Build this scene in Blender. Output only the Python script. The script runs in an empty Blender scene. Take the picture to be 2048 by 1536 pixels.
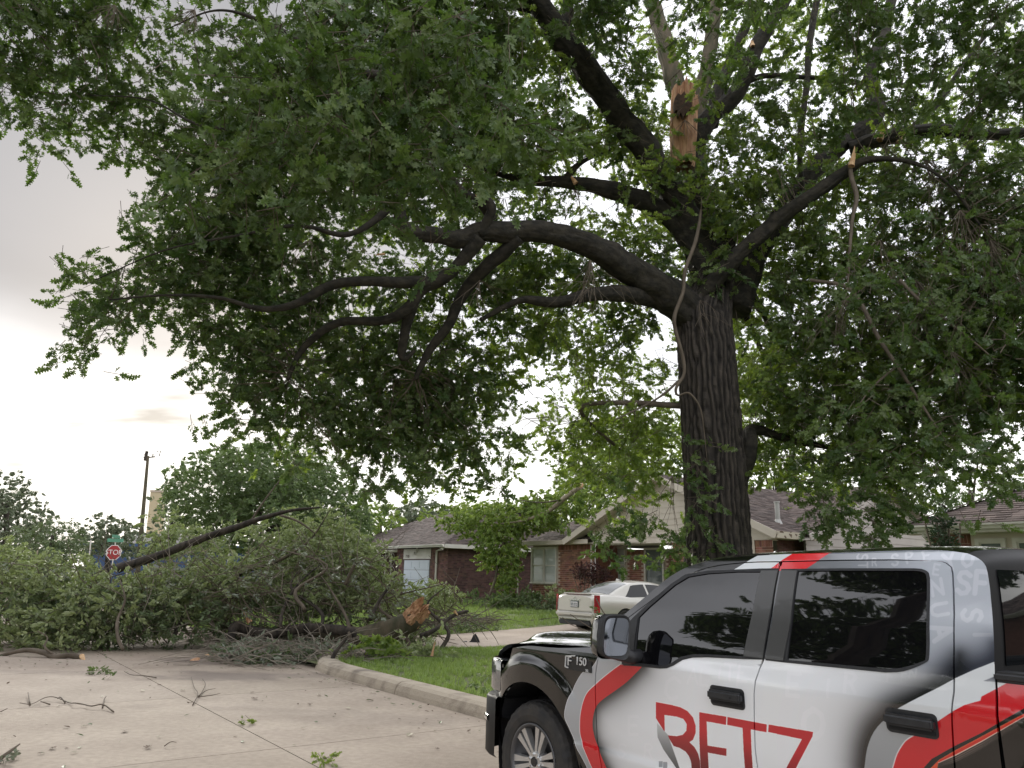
import bpy, bmesh, math, random
import numpy as np
from mathutils import Vector, Matrix, Euler, noise as mnoise
from mathutils.geometry import tessellate_polygon
random.seed(7); RNG = np.random.default_rng(11)
SC = bpy.context.scene; COL = SC.collection
# ---------------------------------------------------------------- camera
FPX, HCAM, ROLL = 1538.0, 1.65, 0.023
PIT = math.atan((1155 - 768) / FPX)
cam_d = bpy.data.cameras.new('camera'); cam = bpy.data.objects.new('camera', cam_d); COL.objects.link(cam)
cam_d.sensor_fit = 'HORIZONTAL'; cam_d.sensor_width = 36.0; cam_d.lens = 36.0 * FPX / 2048.0
cam_d.clip_end = 4000; cam_d.clip_start = 0.05
cam.matrix_world = Matrix.Translation((0, 0, HCAM)) @ Matrix.Rotation(math.pi / 2 + PIT, 4, 'X') @ Matrix.Rotation(ROLL, 4, 'Z')
SC.camera = cam
# ---------------------------------------------------------------- world: Nishita daylight under a broken cloud deck
SUN_AZ, SUN_EL = math.radians(-24), math.radians(21)      # azimuth from +Y towards +X
w = bpy.data.worlds.new("World"); SC.world = w; w.use_nodes = True
nt = w.node_tree; N = nt.nodes; Lk = nt.links; N.clear()
def nd(t, **k):
    n = N.new(t)
    for a, b in k.items(): setattr(n, a, b)
    return n
out = nd('ShaderNodeOutputWorld')
sky = nd('ShaderNodeTexSky', sky_type='NISHITA', sun_disc=False); sky.sun_elevation = SUN_EL; sky.sun_rotation = SUN_AZ
sky.air_density = 1.0; sky.dust_density = 2.0
bg1 = nd('ShaderNodeBackground'); bg1.inputs[1].default_value = 0.10; Lk.new(sky.outputs[0], bg1.inputs[0])
tc = nd('ShaderNodeTexCoord'); sep = nd('ShaderNodeSeparateXYZ'); Lk.new(tc.outputs['Generated'], sep.inputs[0])
def mth(op, a, b=None, c=None, clamp=False):
    m = nd('ShaderNodeMath', operation=op, use_clamp=clamp)
    for i, v in enumerate((a, b, c)):
        if v is None: continue
        if isinstance(v, (int, float)): m.inputs[i].default_value = v
        else: Lk.new(v, m.inputs[i])
    return m.outputs[0]
# cloud coordinates: the direction projected onto a flat cloud layer
zc = mth('MAXIMUM', sep.outputs[2], 0.0); zz = mth('ADD', zc, 0.16)
cx = mth('DIVIDE', sep.outputs[0], zz); cy = mth('DIVIDE', sep.outputs[1], zz)
comb = nd('ShaderNodeCombineXYZ'); Lk.new(cx, comb.inputs[0]); Lk.new(cy, comb.inputs[1])
n1 = nd('ShaderNodeTexNoise'); n1.inputs['Scale'].default_value = 0.85; n1.inputs['Detail'].default_value = 5; n1.inputs['Roughness'].default_value = 0.5; n1.inputs['Distortion'].default_value = 0.35
Lk.new(comb.outputs[0], n1.inputs['Vector'])
n2 = nd('ShaderNodeTexNoise'); n2.inputs['Scale'].default_value = 2.6; n2.inputs['Detail'].default_value = 4
mp2 = nd('ShaderNodeMapping'); mp2.inputs['Location'].default_value = (4.2, 1.7, 0.0); mp2.inputs['Scale'].default_value = (0.55, 1, 1)
Lk.new(comb.outputs[0], mp2.inputs[0]); Lk.new(mp2.outputs[0], n2.inputs['Vector'])
# glow towards the veiled sun
sd = Vector((math.sin(SUN_AZ) * math.cos(SUN_EL), math.cos(SUN_AZ) * math.cos(SUN_EL), math.sin(SUN_EL)))
dot = nd('ShaderNodeVectorMath', operation='DOT_PRODUCT'); Lk.new(tc.outputs['Generated'], dot.inputs[0]); dot.inputs[1].default_value = sd
near = mth('POWER', mth('MAXIMUM', dot.outputs['Value'], 0.0), 5.0)
edge_n = mth('MULTIPLY', mth('SUBTRACT', n1.outputs[0], 0.5), 0.16)
lowr = nd('ShaderNodeMapRange', interpolation_type='SMOOTHSTEP'); lowr.inputs[1].default_value = 0.295; lowr.inputs[2].default_value = 0.150
Lk.new(mth('ADD', zc, edge_n), lowr.inputs[0]); low = lowr.outputs[0]          # bright clear band under the deck
bd = nd('ShaderNodeVectorMath', operation='DOT_PRODUCT'); Lk.new(tc.outputs['Generated'], bd.inputs[0]); bd.inputs[1].default_value = Vector((-0.53, 0.72, 0.45)).normalized()
bank = nd('ShaderNodeMapRange', interpolation_type='SMOOTHSTEP'); bank.inputs[1].default_value = 0.78; bank.inputs[2].default_value = 0.95; Lk.new(mth('ADD', bd.outputs['Value'], edge_n), bank.inputs[0])   # the grey cloud bank upper left
shade = nd('ShaderNodeMapRange'); shade.inputs[1].default_value = 0.38; shade.inputs[2].default_value = 0.62
Lk.new(n1.outputs[0], shade.inputs[0])
patch = nd('ShaderNodeMapRange'); patch.inputs[1].default_value = 0.55; patch.inputs[2].default_value = 0.68; Lk.new(n2.outputs[0], patch.inputs[0])
lum = mth('ADD', 0.64, mth('MULTIPLY', shade.outputs[0], 0.22))
lum = mth('SUBTRACT', lum, mth('MULTIPLY', bank.outputs[0], mth('MULTIPLY_ADD', shade.outputs[0], 0.20, 0.44)))
lum = mth('ADD', lum, mth('MULTIPLY', near, 0.03))
lum = mth('ADD', lum, mth('MULTIPLY', low, mth('MULTIPLY_ADD', bank.outputs[0], 0.36, 0.14)))
lum = mth('SUBTRACT', lum, mth('MULTIPLY', mth('MULTIPLY', patch.outputs[0], low), 0.46))
warm = mth('MULTIPLY', mth('ADD', mth('MULTIPLY', low, 0.55), mth('MULTIPLY', near, 0.02), clamp=True), 1.0)
ccol = nd('ShaderNodeMix', data_type='RGBA'); Lk.new(warm, ccol.inputs['Factor'])
ccol.inputs['A'].default_value = (0.945, 0.95, 1.0, 1); ccol.inputs['B'].default_value = (1.0, 0.985, 0.90, 1)
bg2 = nd('ShaderNodeBackground'); Lk.new(ccol.outputs['Result'], bg2.inputs[0]); Lk.new(mth('MULTIPLY', lum, 1.10), bg2.inputs[1])
mx = nd('ShaderNodeMixShader'); mx.inputs[0].default_value = 0.96
Lk.new(bg1.outputs[0], mx.inputs[1]); Lk.new(bg2.outputs[0], mx.inputs[2]); Lk.new(mx.outputs[0], out.inputs[0])
# ---------------------------------------------------------------- sun behind cloud
sl = bpy.data.lights.new('sun', 'SUN'); so = bpy.data.objects.new('sun', sl); COL.objects.link(so)
sl.energy = 1.5; sl.angle = math.radians(14); sl.color = (1.0, 0.95, 0.86)
so.rotation_euler = (-sd).to_track_quat('-Z', 'Y').to_euler()
so.location = (-20, 40, 30)
SC.view_settings.view_transform = 'Standard'; SC.view_settings.look = 'None'; SC.view_settings.gamma = 1
SC.view_settings.use_curve_mapping = False; SC.view_settings.exposure = 0.90
SC.cycles.max_bounces = 7; SC.cycles.diffuse_bounces = 3; SC.cycles.glossy_bounces = 3; SC.cycles.transmission_bounces = 4; SC.cycles.transparent_max_bounces = 4
SC.cycles.sample_clamp_indirect = 5
# ---------------------------------------------------------------- picture <-> place
_c, _s = math.cos(ROLL), math.sin(ROLL)
def ray(px, py):
    x, y = px - 1024, py - 768; X = x * _c + y * _s; Y = -x * _s + y * _c; u = -Y / FPX
    return Vector((X / FPX, math.cos(PIT) - u * math.sin(PIT), math.sin(PIT) + u * math.cos(PIT)))
def P(px, py, Y):
    r = ray(px, py); return Vector((0, 0, HCAM)) + r * (Y / r.y)
def G(px, py, z=0.0):
    r = ray(px, py); return Vector((0, 0, HCAM)) + r * ((z - HCAM) / r.z)
def proj(v):
    z = v[2] - HCAM; d = v[1] * math.cos(PIT) + z * math.sin(PIT); q = -v[1] * math.sin(PIT) + z * math.cos(PIT)
    X = FPX * v[0] / d; Y = -FPX * q / d
    return 1024 + X * _c - Y * _s, 768 + X * _s + Y * _c
# ---------------------------------------------------------------- materials
def mat(name, col, rough=0.6, metal=0.0, col2=None, scale=5.0, bump=0.0, bscale=None, spec=0.5, coat=0.0, stretch=(1, 1, 1), detail=4, ior=None, attr=None, attr_amt=1.0, lo=0.35, hi=0.65, coords='Object'):
    m = bpy.data.materials.new(name); m.use_nodes = True; t = m.node_tree; b = t.nodes['Principled BSDF']
    b.inputs['Base Color'].default_value = (*col, 1); b.inputs['Roughness'].default_value = rough; b.inputs['Metallic'].default_value = metal
    b.inputs['Specular IOR Level'].default_value = spec; b.inputs['Coat Weight'].default_value = coat; b.inputs['Coat Roughness'].default_value = 0.03
    if ior: b.inputs['IOR'].default_value = ior
    cur = None
    if col2 is not None or bump:
        c = t.nodes.new('ShaderNodeTexCoord'); mpn = t.nodes.new('ShaderNodeMapping'); mpn.inputs['Scale'].default_value = stretch
        t.links.new(c.outputs[coords], mpn.inputs[0])
    if col2 is not None:
        n = t.nodes.new('ShaderNodeTexNoise'); n.inputs['Scale'].default_value = scale; n.inputs['Detail'].default_value = detail
        t.links.new(mpn.outputs[0], n.inputs['Vector'])
        r = t.nodes.new('ShaderNodeMapRange'); r.inputs[1].default_value = lo; r.inputs[2].default_value = hi; t.links.new(n.outputs[0], r.inputs[0])
        x = t.nodes.new('ShaderNodeMix'); x.data_type = 'RGBA'; t.links.new(r.outputs[0], x.inputs['Factor'])
        x.inputs['A'].default_value = (*col, 1); x.inputs['B'].default_value = (*col2, 1); cur = x.outputs['Result']
    if attr:
        a = t.nodes.new('ShaderNodeAttribute'); a.attribute_name = attr
        x = t.nodes.new('ShaderNodeMix'); x.data_type = 'RGBA'; x.blend_type = 'MULTIPLY'; x.inputs['Factor'].default_value = attr_amt
        if cur is not None: t.links.new(cur, x.inputs['A'])
        else: x.inputs['A'].default_value = (*col, 1)
        t.links.new(a.outputs['Color'], x.inputs['B']); cur = x.outputs['Result']
    if cur is not None: t.links.new(cur, b.inputs['Base Color'])
    if bump:
        n = t.nodes.new('ShaderNodeTexNoise'); n.inputs['Scale'].default_value = bscale or scale * 3; n.inputs['Detail'].default_value = 6
        t.links.new(mpn.outputs[0], n.inputs['Vector'])
        bp = t.nodes.new('ShaderNodeBump'); bp.inputs['Strength'].default_value = min(1, bump); bp.inputs['Distance'].default_value = 0.02
        t.links.new(n.outputs[0], bp.inputs['Height']); t.links.new(bp.outputs[0], b.inputs['Normal'])
    return m
def leafmat(name, c1, c2, trans=0.35, tcol=None, rough=0.45):
    m = bpy.data.materials.new(name); m.use_nodes = True; t = m.node_tree; t.nodes.clear()
    o = t.nodes.new('ShaderNodeOutputMaterial'); oi = t.nodes.new('ShaderNodeObjectInfo')
    geo = t.nodes.new('ShaderNodeNewGeometry')
    x = t.nodes.new('ShaderNodeMix'); x.data_type = 'RGBA'; t.links.new(oi.outputs['Random'], x.inputs['Factor'])
    x.inputs['A'].default_value = (*c1, 1); x.inputs['B'].default_value = (*c2, 1)
    y = t.nodes.new('ShaderNodeMix'); y.data_type = 'RGBA'; t.links.new(geo.outputs['Backfacing'], y.inputs['Factor'])   # paler underside
    t.links.new(x.outputs['Result'], y.inputs['A'])
    hs = t.nodes.new('ShaderNodeHueSaturation'); hs.inputs['Saturation'].default_value = 0.72; hs.inputs['Value'].default_value = 1.35
    t.links.new(x.outputs['Result'], hs.inputs['Color']); t.links.new(hs.outputs[0], y.inputs['B'])
    p = t.nodes.new('ShaderNodeBsdfPrincipled'); p.inputs['Roughness'].default_value = rough; p.inputs['Specular IOR Level'].default_value = 0.4
    t.links.new(y.outputs['Result'], p.inputs['Base Color'])
    tr = t.nodes.new('ShaderNodeBsdfTranslucent'); tr.inputs['Color'].default_value = (*(tcol or (c2[0] * 1.6, c2[1] * 1.9, c2[2] * 0.9)), 1)
    mxs = t.nodes.new('ShaderNodeMixShader'); mxs.inputs[0].default_value = trans
    t.links.new(p.outputs[0], mxs.inputs[1]); t.links.new(tr.outputs[0], mxs.inputs[2]); t.links.new(mxs.outputs[0], o.inputs[0])
    return m
# ---------------------------------------------------------------- objects
def thing(name, label, cat, loc=(0, 0, 0), group=None, kind=None):
    o = bpy.data.objects.new(name, None); COL.objects.link(o); o.location = loc; o.empty_display_size = 0.3
    tag(o, label, cat, group, kind); return o
def tag(o, label=None, cat=None, group=None, kind=None):
    if label: o['label'] = label
    if cat: o['category'] = cat
    if group: o['group'] = group
    if kind: o['kind'] = kind
    return o
def wloc(o):
    v = Vector(o.location)
    while o.parent: o = o.parent; v = v + Vector(o.location)
    return v
def link(name, me, m=None, parent=None, smooth=False, kind=None):
    o = bpy.data.objects.new(name, me); COL.objects.link(o)
    if m is not None:
        for q in (m if isinstance(m, (list, tuple)) else [m]): me.materials.append(q)
    if parent is not None:
        o.parent = parent; base = wloc(parent) if parent.rotation_euler.z == 0 else Vector((0, 0, 0))
        if parent.rotation_euler.z == 0: o.location = -base
        root = parent
        while root.parent: root = root.parent
        if root.rotation_euler.z != 0: o.location = (0, 0, 0)
    if smooth: me.shade_smooth()
    if kind: o['kind'] = kind
    return o
def mesh(name, verts, faces, m=None, parent=None, smooth=False, kind=None, cols=None):
    me = bpy.data.meshes.new(name); me.from_pydata([tuple(v) for v in verts], [], faces)
    me.update()
    if cols is not None:
        at = me.color_attributes.new('tint', 'FLOAT_COLOR', 'CORNER')
        a = np.ones((len(me.loops), 4), np.float32); lt = np.zeros(len(me.polygons), np.int32); me.polygons.foreach_get('loop_total', lt)
        a[:, :3] = np.repeat(np.asarray(cols, np.float32), lt, axis=0); at.data.foreach_set('color', a.ravel())
    return link(name, me, m, parent, smooth, kind)
class MB:
    def __init__(s): s.v = []; s.f = []; s.c = []
    def add(s, verts, faces, col=None):
        n = len(s.v); s.v += [tuple(v) for v in verts]; s.f += [tuple(i + n for i in f) for f in faces]
        s.c += [col or (1, 1, 1)] * len(faces); return s
    def box(s, c, h, ax=None, col=None):     # centre, half sizes, axes
        ax = ax or (Vector((1, 0, 0)), Vector((0, 1, 0)), Vector((0, 0, 1))); c = Vector(c)
        vs = [c + ax[0] * (i * h[0]) + ax[1] * (j * h[1]) + ax[2] * (k * h[2]) for k in (-1, 1) for j in (-1, 1) for i in (-1, 1)]
        return s.add(vs, [(0, 2, 3, 1), (4, 5, 7, 6), (0, 1, 5, 4), (2, 6, 7, 3), (0, 4, 6, 2), (1, 3, 7, 5)], col)
    def prism(s, poly, vec, col=None):       # planar polygon extruded along vec
        n = len(poly); vec = Vector(vec); a = [Vector(p) for p in poly]; b = [p + vec for p in a]
        return s.add(a + b, [tuple(range(n))[::-1], tuple(range(n, 2 * n))] + [(i, (i + 1) % n, (i + 1) % n + n, i + n) for i in range(n)], col)
    def tube(s, pts, rad, n=8, cap=True, col=None):
        pts = [Vector(p) for p in pts]; k = len(pts); rad = rad if isinstance(rad, (list, tuple)) else [rad] * k
        vs = []; up = None
        for i, p in enumerate(pts):
            d = (pts[min(i + 1, k - 1)] - pts[max(i - 1, 0)]).normalized()
            if up is None: up = d.orthogonal().normalized()
            up = (up - d * up.dot(d)); up = up.normalized() if up.length > 1e-6 else d.orthogonal().normalized()
            w2 = d.cross(up)
            for j in range(n):
                a = 2 * math.pi * j / n; vs.append(p + (up * math.cos(a) + w2 * math.sin(a)) * rad[i])
        fs = [(i * n + j, i * n + (j + 1) % n, (i + 1) * n + (j + 1) % n, (i + 1) * n + j) for i in range(k - 1) for j in range(n)]
        if cap: fs += [tuple(range(n))[::-1], tuple(range((k - 1) * n, k * n))]
        return s.add(vs, fs, col)
    def build(s, name, m=None, parent=None, smooth=False, kind=None, tint=False):
        return mesh(name, s.v, s.f, m, parent, smooth, kind, s.c if tint else None)
def smooth_by_angle(o, ang=35):
    me = o.data; me.shade_smooth()
    bm = bmesh.new(); bm.from_mesh(me)
    for e in bm.edges:
        if len(e.link_faces) == 2 and e.calc_face_angle(0) > math.radians(ang): e.smooth = False
    bm.to_mesh(me); bm.free(); return o
def spline(pts, n):
    """Catmull-Rom through points (any dimension), n samples per span"""
    a = np.array(pts, float); a = np.vstack([2 * a[0] - a[1], a, 2 * a[-1] - a[-2]]); o = []
    for i in range(1, len(a) - 2):
        for k in range(n):
            t = k / n; p0, p1, p2, p3 = a[i - 1:i + 3]
            o.append(0.5 * ((2 * p1) + (-p0 + p2) * t + (2 * p0 - 5 * p1 + 4 * p2 - p3) * t * t + (-p0 + 3 * p1 - 3 * p2 + p3) * t ** 3))
    o.append(a[-2]); return np.array(o)
# shared materials
M = {}
M['concrete'] = mat('concrete', (0.415, 0.345, 0.282), 0.85, col2=(0.33, 0.268, 0.215), scale=0.9, bump=0.35, bscale=60, detail=9, attr='tint')
M['curb'] = mat('curb_concrete', (0.42, 0.36, 0.285), 0.85, col2=(0.17, 0.14, 0.11), scale=2.6, bump=0.6, bscale=35, detail=10, lo=0.48, hi=0.72)
M['joint'] = mat('joint_tar', (0.06, 0.05, 0.045), 0.9)
M['soil'] = mat('lawn_soil', (0.10, 0.145, 0.045), 0.95, col2=(0.13, 0.13, 0.06), scale=2.0, bump=0.6, bscale=30)
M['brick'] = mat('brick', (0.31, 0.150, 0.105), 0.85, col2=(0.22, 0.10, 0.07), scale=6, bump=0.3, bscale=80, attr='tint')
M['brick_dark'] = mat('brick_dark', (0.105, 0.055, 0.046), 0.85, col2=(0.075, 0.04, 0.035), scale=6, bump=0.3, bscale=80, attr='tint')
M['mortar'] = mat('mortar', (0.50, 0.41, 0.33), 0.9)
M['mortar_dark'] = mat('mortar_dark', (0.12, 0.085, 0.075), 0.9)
M['shingle'] = mat('shingle', (0.13, 0.105, 0.095), 0.95, col2=(0.085, 0.065, 0.06), scale=3, bump=0.5, bscale=90, attr='tint')
M['white'] = mat('white_paint', (0.68, 0.66, 0.61), 0.5, col2=(0.58, 0.55, 0.49), scale=2.5)
M['cream'] = mat('cream_siding', (0.60, 0.54, 0.46), 0.6, col2=(0.54, 0.48, 0.40), scale=1.5)
M['siding'] = mat('grey_siding', (0.50, 0.46, 0.42), 0.6, col2=(0.44, 0.40, 0.37), scale=1.5)
M['fascia_old'] = mat('peeling_fascia', (0.55, 0.50, 0.40), 0.7, col2=(0.12, 0.08, 0.05), scale=5.5, lo=0.56, hi=0.6, stretch=(1, 1, 2.2))
M['glass'] = mat('window_glass', (0.13, 0.15, 0.15), 0.08, spec=0.8)
M['blind'] = mat('window_blind', (0.50, 0.53, 0.50), 0.5, col2=(0.42, 0.45, 0.43), scale=1.2, coat=0.6)
M['dark'] = mat('dark_void', (0.012, 0.012, 0.014), 0.8)
M['iron'] = mat('painted_iron', (0.62, 0.58, 0.55), 0.5)
M['bark'] = mat('bark', (0.075, 0.060, 0.048), 0.92, col2=(0.022, 0.018, 0.015), scale=9, bump=1.0, bscale=16, stretch=(1, 1, 0.25), detail=8)
M['bark_limb'] = mat('bark_limb', (0.044, 0.038, 0.028), 0.92, col2=(0.014, 0.013, 0.010), scale=14, bump=1.0, bscale=30, stretch=(.5, .8, .7), detail=8)
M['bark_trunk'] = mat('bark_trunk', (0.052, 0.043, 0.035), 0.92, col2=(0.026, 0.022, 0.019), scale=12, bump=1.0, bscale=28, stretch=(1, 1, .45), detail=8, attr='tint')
M['twig_pale'] = mat('pale_twig', (0.29, 0.255, 0.21), 0.85, col2=(0.16, 0.135, 0.11), scale=4)
M['bark_pale'] = mat('bark_pale', (0.125, 0.10, 0.068), 0.92, col2=(0.055, 0.055, 0.030), scale=6, bump=0.8, bscale=16, stretch=(1, 1, 0.35))
M['twig'] = mat('twig_bark', (0.155, 0.125, 0.095), 0.85, col2=(0.09, 0.07, 0.05), scale=4)
M['torn'] = mat('torn_wood', (0.60, 0.36, 0.21), 0.75, col2=(0.34, 0.17, 0.09), scale=9, bump=0.8, bscale=30, stretch=(1.6, 1.6, 0.35))
M['torn_pale'] = mat('torn_pale_wood', (0.70, 0.48, 0.28), 0.7, col2=(0.52, 0.30, 0.15), scale=12)
M['black_plastic'] = mat('black_plastic', (0.018, 0.019, 0.022), 0.42, col2=(0.026, 0.027, 0.03), scale=30, bump=0.08, bscale=400)
M['chrome'] = mat('chrome', (0.75, 0.76, 0.78), 0.12, metal=1.0)
M['rubber'] = mat('tyre_rubber', (0.022, 0.022, 0.023), 0.75, col2=(0.04, 0.036, 0.032), scale=12)
M['black_metal'] = mat('black_metal', (0.02, 0.02, 0.022), 0.4)
# leaves
LM = {}
LM['oak'] = leafmat('oak_leaf', (0.048, 0.092, 0.028), (0.140, 0.190, 0.055), 0.34, (0.14, 0.25, 0.03))
LM['oak_back'] = leafmat('oak_leaf_backlit', (0.090, 0.145, 0.030), (0.165, 0.235, 0.045), 0.45, (0.30, 0.42, 0.05))  # brighter oak leaf copy, far-side backlight put into its colour
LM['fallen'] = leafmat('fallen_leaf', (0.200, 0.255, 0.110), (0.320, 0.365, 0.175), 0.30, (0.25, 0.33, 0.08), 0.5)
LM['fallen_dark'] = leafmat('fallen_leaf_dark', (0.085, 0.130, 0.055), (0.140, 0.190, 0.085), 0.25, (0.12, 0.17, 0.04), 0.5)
LM['lime'] = leafmat('maple_leaf', (0.130, 0.215, 0.040), (0.215, 0.310, 0.065), 0.38, (0.32, 0.42, 0.06))
LM['mid'] = leafmat('mid_leaf', (0.100, 0.155, 0.060), (0.160, 0.225, 0.085), 0.32, (0.18, 0.27, 0.07))
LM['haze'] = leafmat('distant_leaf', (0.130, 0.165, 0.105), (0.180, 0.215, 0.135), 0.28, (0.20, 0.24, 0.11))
LM['red'] = leafmat('red_leaf', (0.050, 0.018, 0.018), (0.085, 0.030, 0.026), 0.2, (0.10, 0.02, 0.02))
LM['juniper'] = leafmat('juniper_leaf', (0.022, 0.055, 0.024), (0.040, 0.085, 0.034), 0.15, (0.05, 0.1, 0.03))
LM['grass'] = leafmat('grass_blade', (0.150, 0.250, 0.045), (0.260, 0.350, 0.085), 0.38, (0.32, 0.45, 0.08), 0.6)
# ---------------------------------------------------------------- leaves and twigs
HALF = {'oak': [(.010, 0), (.028, .10), (.15, .10), (.17, .17), (.06, .27), (.30, .30), (.37, .45), (.09, .50), (.25, .66), (.23, .78), (.07, .76), (0, 1.0)],
        'simple': [(.010, 0), (.16, .25), (.22, .5), (.12, .8), (0, 1.0)],
        'maple': [(.010, 0), (.18, .05), (.36, .12), (.24, .28), (.46, .52), (.20, .55), (.16, .78), (0, 1.0)]}
def leaf_geo(kind, L, fold=0.18, droop=0.25):
    h = HALF[kind]; v = []; f = []
    for s in (1, -1):
        base = len(v)
        side = [Vector((s * x * L, y * L, -abs(x) * L * fold * -1 - droop * L * y * y)) for x, y in h]
        mid = [Vector((0, y * L, -droop * L * y * y)) for y in (0.3, 0.62)]
        v += side + mid; n = len(side)
        ys = [q[1] for q in h]
        for i in range(n - 1):
            m = base + n + (0 if ys[i] < 0.46 else 1)
            tri = (base + i, base + i + 1, m)
            f.append(tri if s > 0 else tri[::-1])
        k = max(i for i in range(n) if ys[i] < 0.46) + 1
        tri = (base + n, base + k, base + n + 1)
        f.append(tri if s > 0 else tri[::-1])
    return v, f
def leaf_mats(mm):
    return mm
TWIGS = {}
def twig_src(key, kind, lm, nl, L, stem=0.28, spread=1.0, seeds=3, leafdir=None):
    """several twig meshes: a thin stem with nl leaves fanned along its end; returned as unlinked source objects"""
    if key in TWIGS: return TWIGS[key]
    res = []
    for sd_ in range(seeds):
        r = random.Random(hash((key, sd_)) % 1000 if False else 17 * sd_ + len(key)); vs = []; fs = []; mi = []; TR = []
        for i in range(nl):
            t = 0.15 + 0.85 * i / max(1, nl - 1); y = stem * t
            az = i * 2.4 + r.uniform(-.4, .4); el = r.uniform(0.35, 1.15) * spread * (1.25 - t)
            ll = L * r.uniform(.75, 1.15)
            v, f = leaf_geo(kind, ll, r.uniform(.05, .35), r.uniform(.0, .45))
            mt = Matrix.Translation((0, y, -0.06 * t * stem)) @ Matrix.Rotation(az, 4, 'Y') @ Matrix.Rotation(el, 4, 'X') @ Matrix.Rotation(r.uniform(-1.2, 1.2), 4, 'Y') @ Matrix.Translation((0, .02, 0))
            TR.append((mt, ll)); n = len(vs); vs += [mt @ q for q in v]; fs += [tuple(a + n for a in q) for q in f]; mi += [0] * len(f)
        n = len(vs); k = 3; pts = [Vector((0, -.10, 0)), Vector((0.01, stem * .5, 0)), Vector((0, stem, -.02))]
        for p, rr in zip(pts, (.005, .004, .0015)):
            for j in range(k): a = 2.094 * j; vs.append(p + Vector((math.cos(a) * rr, 0, math.sin(a) * rr)))
        for i in range(2):
            for j in range(k): fs.append((n + i * k + j, n + i * k + (j + 1) % k, n + (i + 1) * k + (j + 1) % k, n + (i + 1) * k + j)); mi.append(1)
        me = bpy.data.meshes.new('twig'); me.from_pydata([tuple(v) for v in vs], [], fs); me.materials.append(lm); me.materials.append(M['twig'])
        me.polygons.foreach_set('material_index', mi); me.update()
        o = bpy.data.objects.new('twig_source', me); o['tr'] = len(TR); res.append((o, TR))
    TWIGS[key] = res; return res
GN = {}
def gn_tree(key, objs):
    if key in GN: return GN[key]
    g = bpy.data.node_groups.new('scatter_' + key, 'GeometryNodeTree')
    g.interface.new_socket('Geometry', in_out='INPUT', socket_type='NodeSocketGeometry'); g.interface.new_socket('Geometry', in_out='OUTPUT', socket_type='NodeSocketGeometry')
    gi = g.nodes.new('NodeGroupInput'); go = g.nodes.new('NodeGroupOutput'); mp_ = g.nodes.new('GeometryNodeMeshToPoints'); ip = g.nodes.new('GeometryNodeInstanceOnPoints')
    jn = g.nodes.new('GeometryNodeJoinGeometry')
    for o in objs:
        oi = g.nodes.new('GeometryNodeObjectInfo'); oi.inputs['Object'].default_value = o; oi.transform_space = 'ORIGINAL'
        gti = g.nodes.new('GeometryNodeGeometryToInstance'); g.links.new(oi.outputs['Geometry'], gti.inputs[0]); g.links.new(gti.outputs[0], jn.inputs[0])
    def at(n, ty):
        a = g.nodes.new('GeometryNodeInputNamedAttribute'); a.data_type = ty; a.inputs['Name'].default_value = n; return a.outputs['Attribute']
    g.links.new(gi.outputs[0], mp_.inputs['Mesh']); g.links.new(mp_.outputs[0], ip.inputs['Points']); g.links.new(jn.outputs[0], ip.inputs['Instance'])
    ip.inputs['Pick Instance'].default_value = True
    g.links.new(at('idx', 'INT'), ip.inputs['Instance Index'])
    er = g.nodes.new('FunctionNodeEulerToRotation'); g.links.new(at('rot', 'FLOAT_VECTOR'), er.inputs[0]); g.links.new(er.outputs[0], ip.inputs['Rotation'])
    g.links.new(at('scl', 'FLOAT'), ip.inputs['Scale']); g.links.new(ip.outputs[0], go.inputs[0])
    GN[key] = g; return g
def scatter(name, key, srcs, pts, rots, scl, parent=None, label=None, cat=None, group=None):
    objs = [s[0] if isinstance(s, tuple) else s for s in srcs]
    pts = np.asarray(pts, np.float32).reshape(-1, 3); n = len(pts)
    me = bpy.data.meshes.new(name); me.vertices.add(n); me.vertices.foreach_set('co', pts.ravel())
    a = me.attributes.new('rot', 'FLOAT_VECTOR', 'POINT'); a.data.foreach_set('vector', np.asarray(rots, np.float32).ravel())
    a = me.attributes.new('scl', 'FLOAT', 'POINT'); a.data.foreach_set('value', np.asarray(scl, np.float32))
    a = me.attributes.new('idx', 'INT', 'POINT'); a.data.foreach_set('value', RNG.integers(0, len(objs), n).astype(np.int32))
    me.update(); o = link(name, me, None, parent); o['kind'] = 'stuff'
    md = o.modifiers.new('scatter', 'NODES'); md.node_group = gn_tree(key, objs)
    if label: tag(o, label, cat, group)
    return o
def rand_rots(n, droop=0.5, rng=RNG):
    az = rng.uniform(0, 2 * math.pi, n); pit = rng.normal(-droop, 0.55, n); rl = rng.uniform(-0.9, 0.9, n)
    return np.stack([pit, rl, az], 1)        # XYZ euler: pitch about X, roll about Y, heading about Z
# ================================================================ STREET FRAME (along the street, lateral towards the houses)
TH = 0.63
J0 = G(369, 1395); J0.z = 0
AV = Vector((-math.sin(TH), math.cos(TH), 0)); BV = Vector((math.cos(TH), math.sin(TH), 0)); ZV = Vector((0, 0, 1))
def W(al, la, z=0.0): return Vector((J0.x, J0.y, 0)) + AV * al + BV * la + ZV * z
def al_la(p): d = Vector((p[0], p[1], 0)) - J0; return d.dot(AV), d.dot(BV)
def sm(a, b, x): t = min(1, max(0, (x - a) / (b - a))); return t * t * (3 - 2 * t)
def lz(la): return 0.13 + 0.42 * sm(8, 17.5, la)
def onlat(px, py, la):
    r = ray(px, py); o = Vector((0, 0, HCAM)); t = (la - (o - J0).dot(BV)) / r.dot(BV); return o + r * t
def onal(px, py, al):
    r = ray(px, py); o = Vector((0, 0, HCAM)); t = (al - (o - J0).dot(AV)) / r.dot(AV); return o + r * t
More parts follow.
